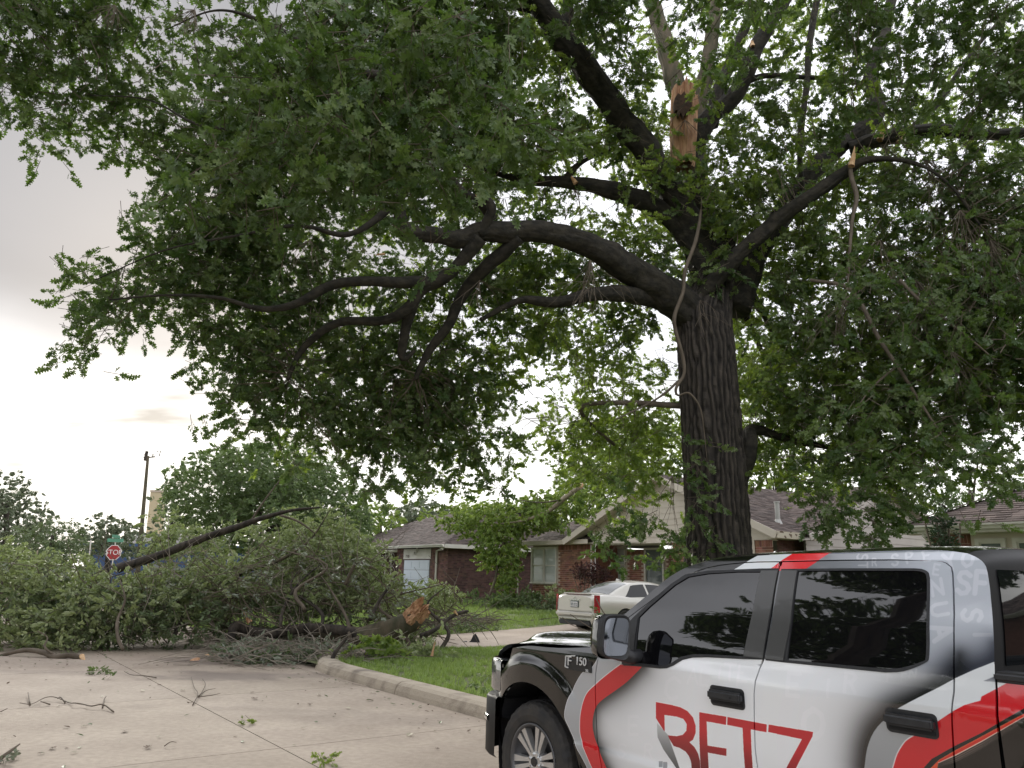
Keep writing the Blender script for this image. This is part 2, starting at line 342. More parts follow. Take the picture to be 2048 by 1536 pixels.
def grid_sheet(name, a0, a1, l0, l1, na, nl, zf, m, mask=None):
    v = []; f = []
    for i in range(na + 1):
        for j in range(nl + 1):
            al = a0 + (a1 - a0) * i / na; la = l0 + (l1 - l0) * j / nl; v.append(W(al, la, zf(al, la)))
    for i in range(na):
        for j in range(nl):
            q = i * (nl + 1) + j; f.append((q, q + nl + 1, q + nl + 2, q + 1))
    return mesh(name, v, f, m, smooth=True)
# damp and dirt stains with their own outlines in the concrete, finer mottling
def stain(m, spots):
    t = m.node_tree; b = t.nodes['Principled BSDF']; cur = b.inputs['Base Color'].links[0].from_socket; ge = t.nodes.new('ShaderNodeNewGeometry')
    def n_(ty, **k):
        q = t.nodes.new(ty)
        for a_, v_ in k.items(): setattr(q, a_, v_)
        return q
    nz = n_('ShaderNodeTexNoise'); nz.inputs['Scale'].default_value = 1.7; nz.inputs['Detail'].default_value = 8; t.links.new(ge.outputs['Position'], nz.inputs['Vector'])
    fine = n_('ShaderNodeTexNoise'); fine.inputs['Scale'].default_value = 14; fine.inputs['Detail'].default_value = 8; t.links.new(ge.outputs['Position'], fine.inputs['Vector'])
    mr = n_('ShaderNodeMapRange'); mr.inputs[1].default_value = .3; mr.inputs[2].default_value = .7; mr.inputs[3].default_value = .86; mr.inputs[4].default_value = 1.10; t.links.new(fine.outputs[0], mr.inputs[0])
    mm = n_('ShaderNodeMix', data_type='RGBA', blend_type='MULTIPLY'); mm.inputs['Factor'].default_value = 1; t.links.new(cur, mm.inputs['A']); t.links.new(mr.outputs[0], mm.inputs['B']); cur = mm.outputs['Result']
    for (c, rx, ry, dark) in spots:
        sb_ = n_('ShaderNodeVectorMath', operation='SUBTRACT'); t.links.new(ge.outputs['Position'], sb_.inputs[0]); sb_.inputs[1].default_value = c
        mp_ = n_('ShaderNodeMapping'); mp_.inputs['Scale'].default_value = (1 / rx, 1 / ry, 1); t.links.new(sb_.outputs[0], mp_.inputs[0])
        ln = n_('ShaderNodeVectorMath', operation='LENGTH'); t.links.new(mp_.outputs[0], ln.inputs[0])
        ad = n_('ShaderNodeMath', operation='MULTIPLY_ADD'); t.links.new(nz.outputs[0], ad.inputs[0]); ad.inputs[1].default_value = 1.8; t.links.new(ln.outputs['Value'], ad.inputs[2])
        r_ = n_('ShaderNodeMapRange', interpolation_type='SMOOTHSTEP'); r_.inputs[1].default_value = 1.95; r_.inputs[2].default_value = 1.25; r_.inputs[3].default_value = 0; r_.inputs[4].default_value = dark; t.links.new(ad.outputs[0], r_.inputs[0])
        mx_ = n_('ShaderNodeMix', data_type='RGBA'); t.links.new(r_.outputs[0], mx_.inputs['Factor']); t.links.new(cur, mx_.inputs['A']); mx_.inputs['B'].default_value = (.13, .10, .085, 1); cur = mx_.outputs['Result']
    t.links.new(cur, b.inputs['Base Color'])
stain(M['concrete'], [(G(450, 1352), 1.5, .8, .75), (G(430, 1322), 1.6, .9, .6), (G(620, 1352), .9, .5, .4), (G(100, 1345), 2.2, .35, .3), (G(800, 1440), 1.6, .5, .25), (G(560, 1420), 2.0, .25, .22)])
tag(mesh('ground', [(-900, -300, -.10), (900, -300, -.10), (900, 1500, -.10), (-900, 1500, -.10)], [(0, 1, 2, 3)], M['soil']), kind='structure')
tag(grid_sheet('lawn', -26, 3.90, 2.78, 40, 60, 80, lambda a, l: lz(l) - 0.045 + 0.015 * mnoise.noise((a * .7, l * .7, 0)), M['soil']), kind='structure')
tag(grid_sheet('lawn', 7.30, 70, 2.78, 60, 80, 80, lambda a, l: lz(l) - 0.045 + 0.015 * mnoise.noise((a * .7, l * .7, 3)), M['soil']), kind='structure')
tag(grid_sheet('lawn', -26, 70, -30, -7.8, 20, 10, lambda a, l: .1, M['soil']), kind='structure')
street = tag(mesh('street', [W(-26, -7.5, -.012), W(70, -7.5, -.012), W(70, 2.64, -.012), W(-26, 2.64, -.012)], [(0, 3, 2, 1)], M['joint']), kind='structure')
def slab_obj(parent, a0, a1, l0, l1, zf, i):
    g = 0.007; v = []; na, nl = 2, 2
    c = [W(a0 + g, l0 + g, zf(a0, l0)), W(a1 - g, l0 + g, zf(a1, l0)), W(a1 - g, l1 - g, zf(a1, l1)), W(a0 + g, l1 - g, zf(a0, l1))]
    t = 0.93 + 0.12 * ((i * 7919) % 13) / 13
    v = c + [p - ZV * .05 for p in c]
    fs = [(0, 3, 2, 1), (0, 1, 5, 4), (1, 2, 6, 5), (2, 3, 7, 6), (3, 0, 4, 7)]
    o = mesh('slab', v, fs, M['concrete'], parent, cols=[(t, t, t * (0.985 + 0.03 * ((i * 31) % 7) / 7))] * 5); return o
tag(mesh('driveway_apron', [W(-.2, 2.55, .004), W(11, 2.55, .004), W(11, 3.2, .004), W(9.7, 5.2, .004), W(1.6, 5.2, .004), W(-.2, 3.2, .004)], [(0, 5, 4, 3, 2, 1)], M['concrete'], cols=[(.95, .95, .95)]), kind='structure')
k = 0
for i in range(-4, 13):
    for (l0, l1) in ((-7.5, -3.7), (-3.7, 0), (0, 2.6)):
        slab_obj(street, i * 3.6, (i + 1) * 3.6, l0, l1, lambda a, l: 0.0, k); k += 1
dz = lambda a, l: 0.012 + (lz(l) - 0.045) * sm(2.4, 5.0, l)
driveway = tag(mesh('driveway', [W(a, l, dz(a, l) - .02) for l in (2.5, 3.4, 4.4, 5.2, 8, 11, 14, 17) for a in (3.92, 7.28)], [(2 * i, 2 * i + 1, 2 * i + 3, 2 * i + 2)[::-1] for i in range(7)], M['joint']), kind='structure')
for l0, l1 in ((2.64, 5.0), (5.0, 8.4), (8.4, 11.8), (11.8, 15.2), (15.2, 17.4)):
    for s0, s1 in ((3.92, 5.6), (5.6, 7.28)):
        slab_obj(driveway, s0, s1, l0, l1, dz, k); k += 1
# curb: rolled concrete profile swept along straight + corner return; each cast section is its own piece
def curb_path(side):
    pts = [W(-26, 2.60)]
    if side == 0:
        for al in (-22, -18, -14, -10, -7, -4, -1, 0.6, 1.5): pts.append(W(al, 2.60 + 0.02 * max(0, al)))
        for t in range(1, 9):
            an = math.radians(90 * t / 8); pts.append(W(1.5 + 2.0 * math.sin(an), 2.65 + 1.55 * (1 - math.cos(an))))
        pts.append(W(3.52, 5.0))
    else:
        pts = [W(7.72, 5.0)]
        for t in range(0, 9):
            an = math.radians(90 * t / 8); pts.append(W(7.72 + 2.0 * (1 - math.cos(an)), 4.2 - 1.58 * math.sin(an)))
        for al in (12, 16, 20, 26, 34, 50, 70): pts.append(W(al, 2.62))
    return pts
PROF = [(0.0, -.01), (0.018, .055), (.055, .125), (.11, .160), (.18, .168), (.33, .165), (.40, .148), (.43, .08)]
def curb_piece(parent, pts, fade=None):
    mb = MB(); v = []; n = len(pts)
    for i, p in enumerate(pts):
        d = (pts[min(i + 1, n - 1)] - pts[max(0, i - 1)]).normalized(); nr = Vector((d.y, -d.x, 0))
        if nr.dot(BV) < 0 and abs(nr.dot(BV)) > .2: nr = -nr
        k = 1.0 if fade is None else fade[i]
        for o_, h in PROF: v.append(p + nr * o_ + ZV * (max(-.01, h * k)))
    m = len(PROF); f = [(i * m + j, i * m + j + 1, (i + 1) * m + j + 1, (i + 1) * m + j) for i in range(n - 1) for j in range(m - 1)]
    f += [tuple(range(m))[::-1], tuple(range((n - 1) * m, n * m))]
    return mesh('curb_section', v, f, M['curb'], parent, smooth=False)
for side in (0, 1):
    curb = tag(bpy.data.objects.new('curb', None), kind='structure'); COL.objects.link(curb)
    raw = curb_path(side); dense = []
    for i in range(len(raw) - 1):
        n = max(1, int((raw[i + 1] - raw[i]).length / 0.25))
        dense += [raw[i].lerp(raw[i + 1], t / n) for t in range(n)]
    dense.append(raw[-1])
    if side == 1: dense = dense[::-1]
    q = 0; step = 13 if side == 0 else 15; N_ = len(dense); off = 6 if side == 0 else 0; cuts = list(range(off, N_, step)); cuts = ([0] if off else []) + cuts + ([N_ - 1] if (N_ - 1 - cuts[-1]) > 1 else [])
    for a, b in zip(cuts[:-1], cuts[1:]):
        seg = [Vector(p) for p in dense[a:b + 1]]
        seg[-1] = seg[-1].lerp(seg[-2], 0.05); seg[0] = seg[0].lerp(seg[1], 0.05)
        fd = [1 - 0.85 * sm(3.9, 4.9, al_la(p)[1]) for p in seg]
        curb_piece(curb, seg, fd)
# ---------------------------------------------------------------- grass
def blade_src(nb, h, lm, key):
    r = random.Random(key); v = []; f = []
    for i in range(nb):
        a = r.uniform(0, 6.28); d = Vector((math.cos(a), math.sin(a), 0)); s = Vector((-d.y, d.x, 0)); o = Vector((r.uniform(-.035, .035), r.uniform(-.035, .035), 0))
        hh = h * r.uniform(.6, 1.15); le = r.uniform(.1, .7) * hh; w_ = .0035
        n = len(v); v += [o - s * w_, o + s * w_, o + d * le * .35 + s * w_ * .8 + ZV * hh * .6, o + d * le * .35 - s * w_ * .8 + ZV * hh * .6, o + d * le + ZV * hh]
        f += [(n, n + 1, n + 2, n + 3), (n + 3, n + 2, n + 4)]
    me = bpy.data.meshes.new('grass_tuft'); me.from_pydata([tuple(q) for q in v], [], f); me.materials.append(lm); return bpy.data.objects.new('grass_tuft_source', me)
gs = [blade_src(12, .075, LM['grass'], 5), blade_src(12, .095, LM['grass'], 6), blade_src(9, .06, LM['grass'], 8)]
def grass(name, n, a0, a1, l0, l1, scl, label):
    al = RNG.uniform(a0, a1, n); la = RNG.uniform(l0, l1, n)
    keep = np.array([mnoise.noise((x * .9, y * .9, 7)) + RNG.uniform(-.5, .7) > -0.25 for x, y in zip(al, la)])
    if a0 < 0: keep &= ~((al > 1.6) & (((al - 1.5) / 1.75) ** 2 + ((4.6 - la) / 1.65) ** 2 > 1) & (la < 4.6))
    else: keep &= ~((al < 9.8) & (((9.8 - al) / 1.75) ** 2 + ((4.6 - la) / 1.65) ** 2 > 1) & (la < 4.6))
    al, la = al[keep], la[keep]; n = len(al)
    pts = [W(x, y, lz(y) - .045) for x, y in zip(al, la)]
    rot = np.stack([RNG.normal(0, .15, n), RNG.normal(0, .15, n), RNG.uniform(0, 6.28, n)], 1)
    sc = RNG.uniform(.7, 1.2, n) * scl * np.array([1 + .5 * mnoise.noise((x * .6, y * .6, 2)) for x, y in zip(al, la)])
    scatter(name, 'grass', gs, pts, rot, sc, None, label, None)
grass('grass', 21000, -8, 3.80, 3.0, 10.5, 1.0, 'near lawn grass growing behind the curb and beside the oak')
grass('grass', 19000, 7.35, 22, 3.0, 18.5, 1.35, 'far lawn grass growing in front of the brick houses')
grass('grass', 6000, -8, 3.80, 10.5, 17.5, 1.3, 'lawn grass growing in front of the gabled house')
# ================================================================ BUILDING HELPERS
TABS = {}
def shingles(parent, e0, e1, r1, r0, expo=.15, wid=.30, m=None, parts=0, tone=1.0):
    """roof deck plus shingle tabs on the plane e0-e1 (eave) / r0-r1 (ridge)"""
    m = m or M['shingle']; e0, e1, r0, r1 = map(Vector, (e0, e1, r0, r1))
    ex = (e1 - e0).normalized(); nz = ex.cross((r0 - e0)).normalized()
    if nz.z < 0: nz = -nz
    up = nz.cross(ex).normalized()
    if up.z < 0: up = -up
    H_ = max((r0 - e0).dot(up), (r1 - e0).dot(up))
    poly = [(0, 0), ((e1 - e0).dot(ex), 0), ((r1 - e0).dot(ex), (r1 - e0).dot(up)), ((r0 - e0).dot(ex), (r0 - e0).dot(up))]
    def span(y):
        xs = []
        for i in range(4):
            (x0, y0), (x1, y1) = poly[i], poly[(i + 1) % 4]
            if abs(y1 - y0) < 1e-6: continue
            if min(y0, y1) - 1e-9 <= y <= max(y0, y1) + 1e-9: xs.append(x0 + (x1 - x0) * (y - y0) / (y1 - y0))
        return (min(xs), max(xs)) if len(xs) > 1 else None
    mb = MB(); mb.add([e0, e1, r1, r0], [(0, 1, 2, 3)], (.5, .5, .5)); made = 0; row = 0; y = 0.0
    while y < H_ - .02:
        sp = span(min(y + expo * .5, H_ - .001))
        if sp:
            x = sp[0] - (row % 2) * wid * .5 - random.random() * .08
            while x < sp[1]:
                ww = wid * random.choice((.8, 1, 1, 1.2)); xa = max(x, sp[0]); xb = min(x + ww - .008, sp[1])
                if xb - xa > .03:
                    th = random.choice((.010, .014, .022)); t = random.choice((.72, .85, 1.0, 1.15, 1.32)) * tone; c = (t, t * .97, t * .95)
                    y1 = min(y + expo * 1.05, H_)
                    q = [e0 + ex * a + up * b + nz * h for a, b, h in ((xa, y, th), (xb, y, th), (xb, y1, .004), (xa, y1, .004), (xa, y, .0), (xb, y, .0))]
                    fs = [(0, 1, 2, 3), (4, 5, 1, 0), (4, 0, 3), (5, 2, 1)]
                    if made < parts and xb - xa > wid * .5:
                        made += 1; mesh('shingle', q, fs, m, parent, cols=[c] * 4)
                    else: mb.add(q, fs, c)
                x += ww
        y += expo; row += 1
    mb.build('shingles' if not parts else 'roof_shingles', m, parent, kind='stuff', tint=True)
def bricks(parent, p0, p1, z0, z1, holes=(), nrm=None, m='brick', mm='mortar', single=False, soldier=True, zmin=None, tone=1.0):
    p0 = Vector((p0[0], p0[1], 0)); p1 = Vector((p1[0], p1[1], 0)); d = (p1 - p0); Ln = d.length; d.normalize(); n = nrm
    mb0 = MB(); mb0.add([p0 + ZV * z0, p1 + ZV * z0, p1 + ZV * z1, p0 + ZV * z1], [(0, 1, 2, 3)]); mb0.build('wall', M[mm], parent)
    mb = MB(); bw, bh, g, th = .203, .0665, .0105, .008; ch = bh + g; row = 0; z = z1 - (.21 if soldier else 0)
    def put(a, b, za, zb):
        for h in holes:
            if b > h[0] and a < h[1] and zb > h[2] and za < h[3]: return
        if b - a < .02: return
        t = random.choice((.62, .8, .95, 1.05, 1.2)) * tone; c = (t, t * random.uniform(.85, 1.1), t * random.uniform(.85, 1.1)); pr = th + random.uniform(0, .004)
        A = [p0 + d * x + ZV * y for x, y in ((a, za), (b, za), (b, zb), (a, zb))]; B = [q + n * pr for q in A]
        fs = [(4, 5, 6, 7), (0, 1, 5, 4), (1, 2, 6, 5), (2, 3, 7, 6), (3, 0, 4, 7)]
        if single: mesh('brick', A + B, fs, M[m], parent, cols=[c] * 5)
        else: mb.add(A + B, fs, c)
    if soldier:
        x = 0
        while x < Ln: put(x, min(x + bh, Ln), z1 - .20, z1 - .004); x += ch
    while z - ch > max(z0, zmin if zmin is not None else -9):
        x = -(row % 2) * (bw + g) * .5
        while x < Ln: put(max(x, 0), min(x + bw, Ln), z - ch + g, z); x += bw + g
        z -= ch; row += 1
    if not single: mb.build('brickwork', M[m], parent, kind='stuff', tint=True)
def planks(parent, origin, d, nrm, z0, z1, xl, xr, expo=.2, m='siding', name='plank', base=.012):
    """lapped siding boards on the wall origin+d*x; xl(z), xr(z) give the ends; every board is a piece"""
    z = z0; d = Vector(d); nrm = Vector(nrm)
    while z < z1 - .01:
        zt = min(z + expo, z1)
        a0, b0, a1, b1 = xl(z), xr(z), xl(zt), xr(zt)
        if b0 - a0 > .05:
            if b1 - a1 < 0: a1 = b1 = (a1 + b1) / 2
            o = Vector((origin[0], origin[1], 0)); q = [(a0, z, base + .022), (b0, z, base + .022), (b1, zt, base + .004), (a1, zt, base + .004), (a0, z, base), (b0, z, base)]
            v = [o + d * x + ZV * y + nrm * h for x, y, h in q]
            mesh(name, v, [(0, 1, 2, 3), (4, 5, 1, 0), (4, 0, 3), (5, 2, 1)], M[m], parent)
        z += expo
def beam(parent, name, a, b, w_, h, m, up=ZV, sub=None):
    a = Vector(a); b = Vector(b); d = (b - a).normalized(); s = d.cross(up).normalized(); u = s.cross(d).normalized()
    mb = MB(); mb.box((a + b) / 2, ((b - a).length / 2, w_ / 2, h / 2), (d, s, u)); return mb.build(name, m, parent)
def gutter(parent, a, b, nrm, m='white', size=.12):
    a = Vector(a); b = Vector(b); n = Vector(nrm); pr = [(0, 0), (0, -size), (size * .6, -size), (size * .8, -size * .55), (size, -size * .35), (size, 0), (size * .93, 0), (size * .93, -size * .3), (size * .06, -size * .85), (size * .06, 0)]
    A = [a + n * x + ZV * y for x, y in pr]; B = [b + n * x + ZV * y for x, y in pr]; k = len(pr)
    return mesh('gutter', A + B, [(i, (i + 1) % k, (i + 1) % k + k, i + k) for i in range(k)] + [tuple(range(k)), tuple(range(k, 2 * k))[::-1]], M[m], parent)
def downspout(parent, pts, m='white', w_=.075):
    mb = MB(); pts = [Vector(p) for p in pts]
    mb.tube(pts, w_ / 2 * 1.15, 4); return mb.build('downspout', M[m], parent)
def window(parent, p, d, nrm, x0, x1, z0, z1, cols=2, m='white', glass='blind', rails=True, fw=.07, muntins=1):
    """window unit on wall p+d*x between x0..x1, z0..z1"""
    o = Vector((p[0], p[1], 0)); d = Vector(d); n = Vector(nrm); ax = (d, n, ZV); F = MB()
    def bx(a, b, za, zb, dep, off): F.box(o + d * (a + b) / 2 + ZV * (za + zb) / 2 + n * off, ((b - a) / 2, dep / 2, (zb - za) / 2), ax)
    bx(x0, x0 + fw, z0, z1, .07, .03); bx(x1 - fw, x1, z0, z1, .07, .03); bx(x0 + fw, x1 - fw, z1 - fw, z1, .07, .03); bx(x0 - .03, x1 + .03, z0 - .05, z0, .11, .045)
    cw = (x1 - x0 - 2 * fw) / cols
    for c in range(1, cols): bx(x0 + fw + cw * c - fw * .6, x0 + fw + cw * c + fw * .6, z0, z1 - fw, .066, .029)
    fr = F.build('window', M[m], parent); fr['label'] = 'pale framed window'
    for c in range(cols):
        a = x0 + fw + cw * c + (fw * .6 if c else 0); b = x0 + fw + cw * (c + 1) - (fw * .6 if c < cols - 1 else 0)
        zm = (z0 + z1 - fw) / 2
        for (za, zb, off) in (((z0, zm, .012), (zm, z1 - fw, .022)) if rails else ((z0, z1 - fw, .015),)):
            s = .03; S = MB()
            for q in ((a, a + s, za, zb), (b - s, b, za, zb), (a + s, b - s, za, za + s), (a + s, b - s, zb - s, zb)):
                S.box(o + d * (q[0] + q[1]) / 2 + ZV * (q[2] + q[3]) / 2 + n * off, ((q[1] - q[0]) / 2, .014, (q[3] - q[2]) / 2), ax)
            for k_ in range(1, muntins + 1):
                zq = za + (zb - za) * k_ / (muntins + 1); S.box(o + d * (a + b) / 2 + ZV * zq + n * (off - .002), ((b - a) / 2 - s, .008, .006), ax)
            S.build('sash', M[m], fr)
            mesh('pane', [o + d * x + ZV * y + n * (off - .006) for x, y in ((a + s, za + s), (b - s, za + s), (b - s, zb - s), (a + s, zb - s))], [(0, 1, 2, 3)], M[glass], fr)
    return fr
NF = -BV            # front faces of the houses look down the lateral axis
UR = -AV            # to the right along the street, seen from the street
NR = -AV            # outward normal of right-hand side walls
# ================================================================ HOUSE B: gabled brick house in the middle
hb = thing('brick_house', 'brick ranch house with wide cream siding gable over the porch, behind the silver sedan', 'house', W(-2, 22, .5))
LE = 17.2; WL = LE + .45
eL = onlat(1040, 1083, LE); aL, _ = al_la(eL); zE = eL.z - .02
gL = onlat(1137, 1078, LE); a0, _ = al_la(gL); gR = onlat(1562, 1064, LE); a1, _ = al_la(gR); am = (a0 + a1) / 2
gA = onlat(1334, 946, LE); zR = gA.z; zG = (gL.z + gR.z) / 2
pitch = (zR - zG) / ((a0 - a1) / 2)
# left wing: wall, window, porch part
wl = W(aL - .35, WL); X = lambda px, py, la=WL, o=None: (onlat(px, py, la) - (o or wl)).dot(UR)
ZX = lambda px, py, la=WL: onlat(px, py, la).z
xpor = X(1187, 1100); xw0, xw1 = X(1064, 1120), X(1115, 1120); zw1, zw0 = ZX(1090, 1094), ZX(1090, 1165)
bricks(hb, wl, wl + UR * xpor, .3, zE - .16, holes=[(xw0 - .03, xw1 + .03, zw0 - .06, zw1 + .02)], nrm=NF)
window(hb, wl, UR, NF, xw0, xw1, zw0, zw1, 2)
# recessed porch wall with second window and door
LP = WL + 1.3; pp = W(al_la(wl + UR * (xpor - 0.1))[0], LP); XP = lambda px, py: (onlat(px, py, LP) - pp).dot(UR); ZP = lambda px, py: onlat(px, py, LP).z
xe = XP(1352, 1120); w20, w21 = XP(1196, 1130), XP(1253, 1130); d0, d1 = XP(1291, 1130), XP(1330, 1130)
zt2, zb2 = ZP(1225, 1093), ZP(1225, 1163); zdt = ZP(1310, 1096)
bricks(hb, pp, pp + UR * xe, .3, zG - .35, holes=[(w20 - .03, w21 + .03, zb2 - .05, zt2 + .02), (d0 - .02, d1 + .02, 0, zdt + .02)], nrm=NF)
window(hb, pp, UR, NF, w20, w21, zb2, zt2, 2)
mb = MB(); ax = (UR, NF, ZV); fz = .72
for q in ((d0, d0 + .07, fz, zdt), (d1 - .07, d1, fz, zdt), (d0 + .07, d1 - .07, zdt - .07, zdt)):
    mb.box(pp + UR * (q[0] + q[1]) / 2 + ZV * (q[2] + q[3]) / 2 + NF * .04, ((q[1] - q[0]) / 2, .045, (q[3] - q[2]) / 2), ax)
dr = mb.build('door', M['white'], hb); dr['label'] = 'dark glazed storm door in white frame'
mesh('pane', [pp + UR * x + ZV * z + NF * .03 for x, z in ((d0 + .07, fz), (d1 - .07, fz), (d1 - .07, zdt - .07), (d0 + .07, zdt - .07))], [(0, 1, 2, 3)], M['glass'], dr)
dm = (d0 + d1) / 2; zd = ZP(1318, 1122); mb = MB()
for a, b in (((0, .17), (.1, 0)), ((.1, 0), (0, -.17)), ((0, -.17), (-.1, 0)), ((-.1, 0), (0, .17))):
    mb.tube([pp + UR * (dm + .12 + a[0]) + ZV * (zd + a[1]) + NF * .04, pp + UR * (dm + .12 + b[0]) + ZV * (zd + b[1]) + NF * .04], .014, 4)
mb.build('diamond_trim', M['mortar_dark'], dr)
# porch return wall, slab, soffit
mesh('wall', [wl + UR * xpor + ZV * .3, wl + UR * xpor + BV * 1.4 + ZV * .3, wl + UR * xpor + BV * 1.4 + ZV * (zE - .1), wl + UR * xpor + ZV * (zE - .1)], [(0, 1, 2, 3)], M['brick'], hb, cols=[(1, 1, 1)])
mb = MB(); mb.box(pp + UR * xe / 2 + NF * .7 + ZV * .6, (xe / 2, .9, .1), ax); mb.build('porch_floor', M['curb'], hb)
mb = MB(); mb.box(pp + UR * xe / 2 + NF * .65 + ZV * (zG - .16), (xe / 2, .95, .03), ax); mb.build('porch_ceiling', M['cream'], hb)
# iron lattice column
pc0 = onlat(1182, 1090, LE + .2); pc1 = onlat(1190.5, 1090, LE + .2); mb = MB()
for c in (pc0, pc1): mb.tube([Vector((c.x, c.y, .7)), Vector((c.x, c.y, zG - .2))], .022, 4)
dd = Vector((pc1.x - pc0.x, pc1.y - pc0.y, 0)); cc = Vector((pc0.x, pc0.y, 0)) + dd * .5; wd = dd.length / 2
z = .8
while z < zG - .5:
    for sg in (1, -1): mb.tube([cc + dd.normalized() * (sg * wd * math.cos(t) * .8) + ZV * (z + .22 + .2 * math.sin(t) * (1 if sg > 0 else 1)) for t in [k_ * .6 for k_ in range(9)]], .009, 4)
    z += .48
ic = mb.build('porch_column', M['iron'], hb); ic['label'] = 'scrolled iron porch column'
# gable wall on the front, right part brick stub, side wall
gp = W(a0 - .30, LE + .22); GX = lambda px, py: (onlat(px, py, LE + .22) - gp).dot(UR)
wd = (a0 - a1) - .6
zS = onlat(1380, 1084, LE + .22).z
planks(hb, gp, UR, NF, zS, zR - .15, lambda z: max(xpor * 0 + GX(1186, 1080), (z - (zG - .12)) / pitch - .25), lambda z: wd - max(0, (z - (zG - .12)) / pitch - .25), .2, 'cream', 'plank')
xs0 = GX(1345, 1090); xs1 = GX(1546, 1090)
bricks(hb, gp + UR * xs0, gp + UR * xs1, .3, zS - .01, nrm=NF, zmin=.9)
mesh('wall', [gp + UR * GX(1186, 1080) + BV * .05 + ZV * (zS - .03), gp + UR * wd + BV * .05 + ZV * (zS - .03), gp + UR * wd / 2 + BV * .05 + ZV * (zR - .1)], [(0, 1, 2)], M['cream'], hb)
cb = Vector(gp + UR * xs1); corner_trim = beam(hb, 'corner_board', gp + UR * GX(1507, 1090) + NF * .02 + ZV * .3, gp + UR * GX(1507, 1090) + NF * .02 + ZV * zS, .12, .03, M['cream'], up=BV)
# right side wall (darker brick and mortar carry the shade under the old fascia)
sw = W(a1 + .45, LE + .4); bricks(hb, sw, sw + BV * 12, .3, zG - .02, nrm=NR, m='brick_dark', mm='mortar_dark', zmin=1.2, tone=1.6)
# roofs
def roofplane(parent, pts, **k): shingles(parent, *pts, **k)
RL = 30.5
roofplane(hb, (W(a1, LE - .25, zG), W(a1, RL, zG), W(am, RL, zR), W(am, LE - .25, zR)), expo=.15)
roofplane(hb, (W(a0, LE - .25, zG), W(a0, RL, zG), W(am, RL, zR), W(am, LE - .25, zR)), expo=.15)
hw = 4.4; zr2 = zE + hw * .47
roofplane(hb, (W(aL, LE, zE), W(a0 - 1.2, LE, zE), W(am + .6, LE + hw, zr2), W(aL - hw * .6, LE + hw, zr2)), expo=.15)
roofplane(hb, (W(aL, LE, zE), W(aL, LE + 2 * hw, zE), W(aL - hw * .6, LE + hw, zr2), W(aL - hw * .6, LE + hw, zr2)), expo=.2)
# side cross gable
ca = a1 - .15; s0 = al_la(onal(1665, 1062, ca))[1]; s1 = al_la(onal(1872, 1036, ca))[1]; smid = (s0 + s1) / 2; apx = onal(1788, 973, ca); zc2 = apx.z; zc0 = onal(1665, 1062, ca).z; zc1 = onal(1872, 1036, ca).z; zcm = (zc0 + zc1) / 2
pitch2 = (zc2 - zcm) / ((s1 - s0) / 2); ext_ = max(0, zcm - zG + .03) / pitch2; s0 -= ext_; s1 += ext_; zcm -= ext_ * pitch2
roofplane(hb, (W(ca - .2, s0, zcm), W(am, s0, zcm), W(am, smid, zc2), W(ca - .2, smid, zc2)), expo=.15, tone=1.15)
roofplane(hb, (W(ca - .2, s1, zcm), W(am, s1, zcm), W(am, smid, zc2), W(ca - .2, smid, zc2)), expo=.15)
cw = W(ca + .15, s0 + .2); LN = s1 - s0 - .4
planks(hb, cw, BV, NR, .9, zc2 - .15, lambda z: 0 if z < zcm - .1 else (z - zcm + .1) / pitch2 - .1, lambda z: LN if z < zcm - .1 else LN - (z - zcm + .1) / pitch2 + .1, .24, 'siding', 'plank')
mesh('wall', [W(ca + .2, s0 + .2, .3), W(ca + .2, s1 - .2, .3), W(ca + .2, s1 - .2, zcm), W(ca + .2, smid, zc2 - .1), W(ca + .2, s0 + .2, zcm)], [(0, 1, 2, 3, 4)], M['siding'], hb)
for q0, q1 in (((s0 - .1, zcm - .12), (smid, zc2 - .08)), ((smid, zc2 - .08), (s1 + .1, zcm - .12))):
    beam(hb, 'fascia', W(ca - .22, *q0), W(ca - .22, *q1), .03, .2, M['siding'], up=ZV)
    beam(hb, 'soffit', W(ca - .03, q0[0], q0[1] - .07), W(ca - .03, q1[0], q1[1] - .07), .36, .02, M['siding'], up=ZV)
# rakes and eaves
for s, q in ((a0 + .02, am), (a1 - .02, am)):
    beam(hb, 'fascia', W(s, LE - .27, zG - .12), W(q, LE - .27, zR - .10), .035, .22, M['cream'])
    beam(hb, 'soffit', W(s, LE - .02, zG - .19), W(q, LE - .02, zR - .17), .46, .02, M['cream'])
beam(hb, 'fascia', W(aL, LE - .02, zE - .07), W(a0 - 1.15, LE - .02, zE - .07), .035, .17, M['cream'])
beam(hb, 'soffit', W(aL, LE + .24, zE - .15), W(a0 - 1.0, LE + .24, zE - .15), .5, .02, M['cream'])
ff = beam(hb, 'fascia', W(a1 - .03, LE - .27, zG - .10), W(a1 - .03, s0 + 1.2, zG - .10), .035, .2, M['fascia_old']); ff['label'] = 'peeling cream fascia board'
beam(hb, 'soffit', W(a1 + .22, LE - .2, zG - .2), W(a1 + .22, s0, zG - .2), .5, .02, M['cream'])
downspout(hb, [onlat(1036, 1088, LE + .1), onlat(1036.5, 1100, LE + .3), Vector((*onlat(1036.5, 1100, LE + .3).xy, .5))])
rzv = lambda p: zG + (al_la(p)[0] - a1) * pitch
vp = min((onal(1556, 1044, a1 + .1 * i) for i in range(1, 45)), key=lambda p: abs(p.z - rzv(p))); vt = vp + ZV * .62; mb = MB(); mb.tube([vp - ZV * .1, vt], .075, 12)
mb.tube([vt - ZV * .02, vt + ZV * .02], .095, 12); mb.tube([vp - ZV * .1, vp + ZV * .08], [.16, .08], 12)
mb.build('vent_pipe', mat('galvanised', (.42, .42, .40), .5, metal=.4), hb)
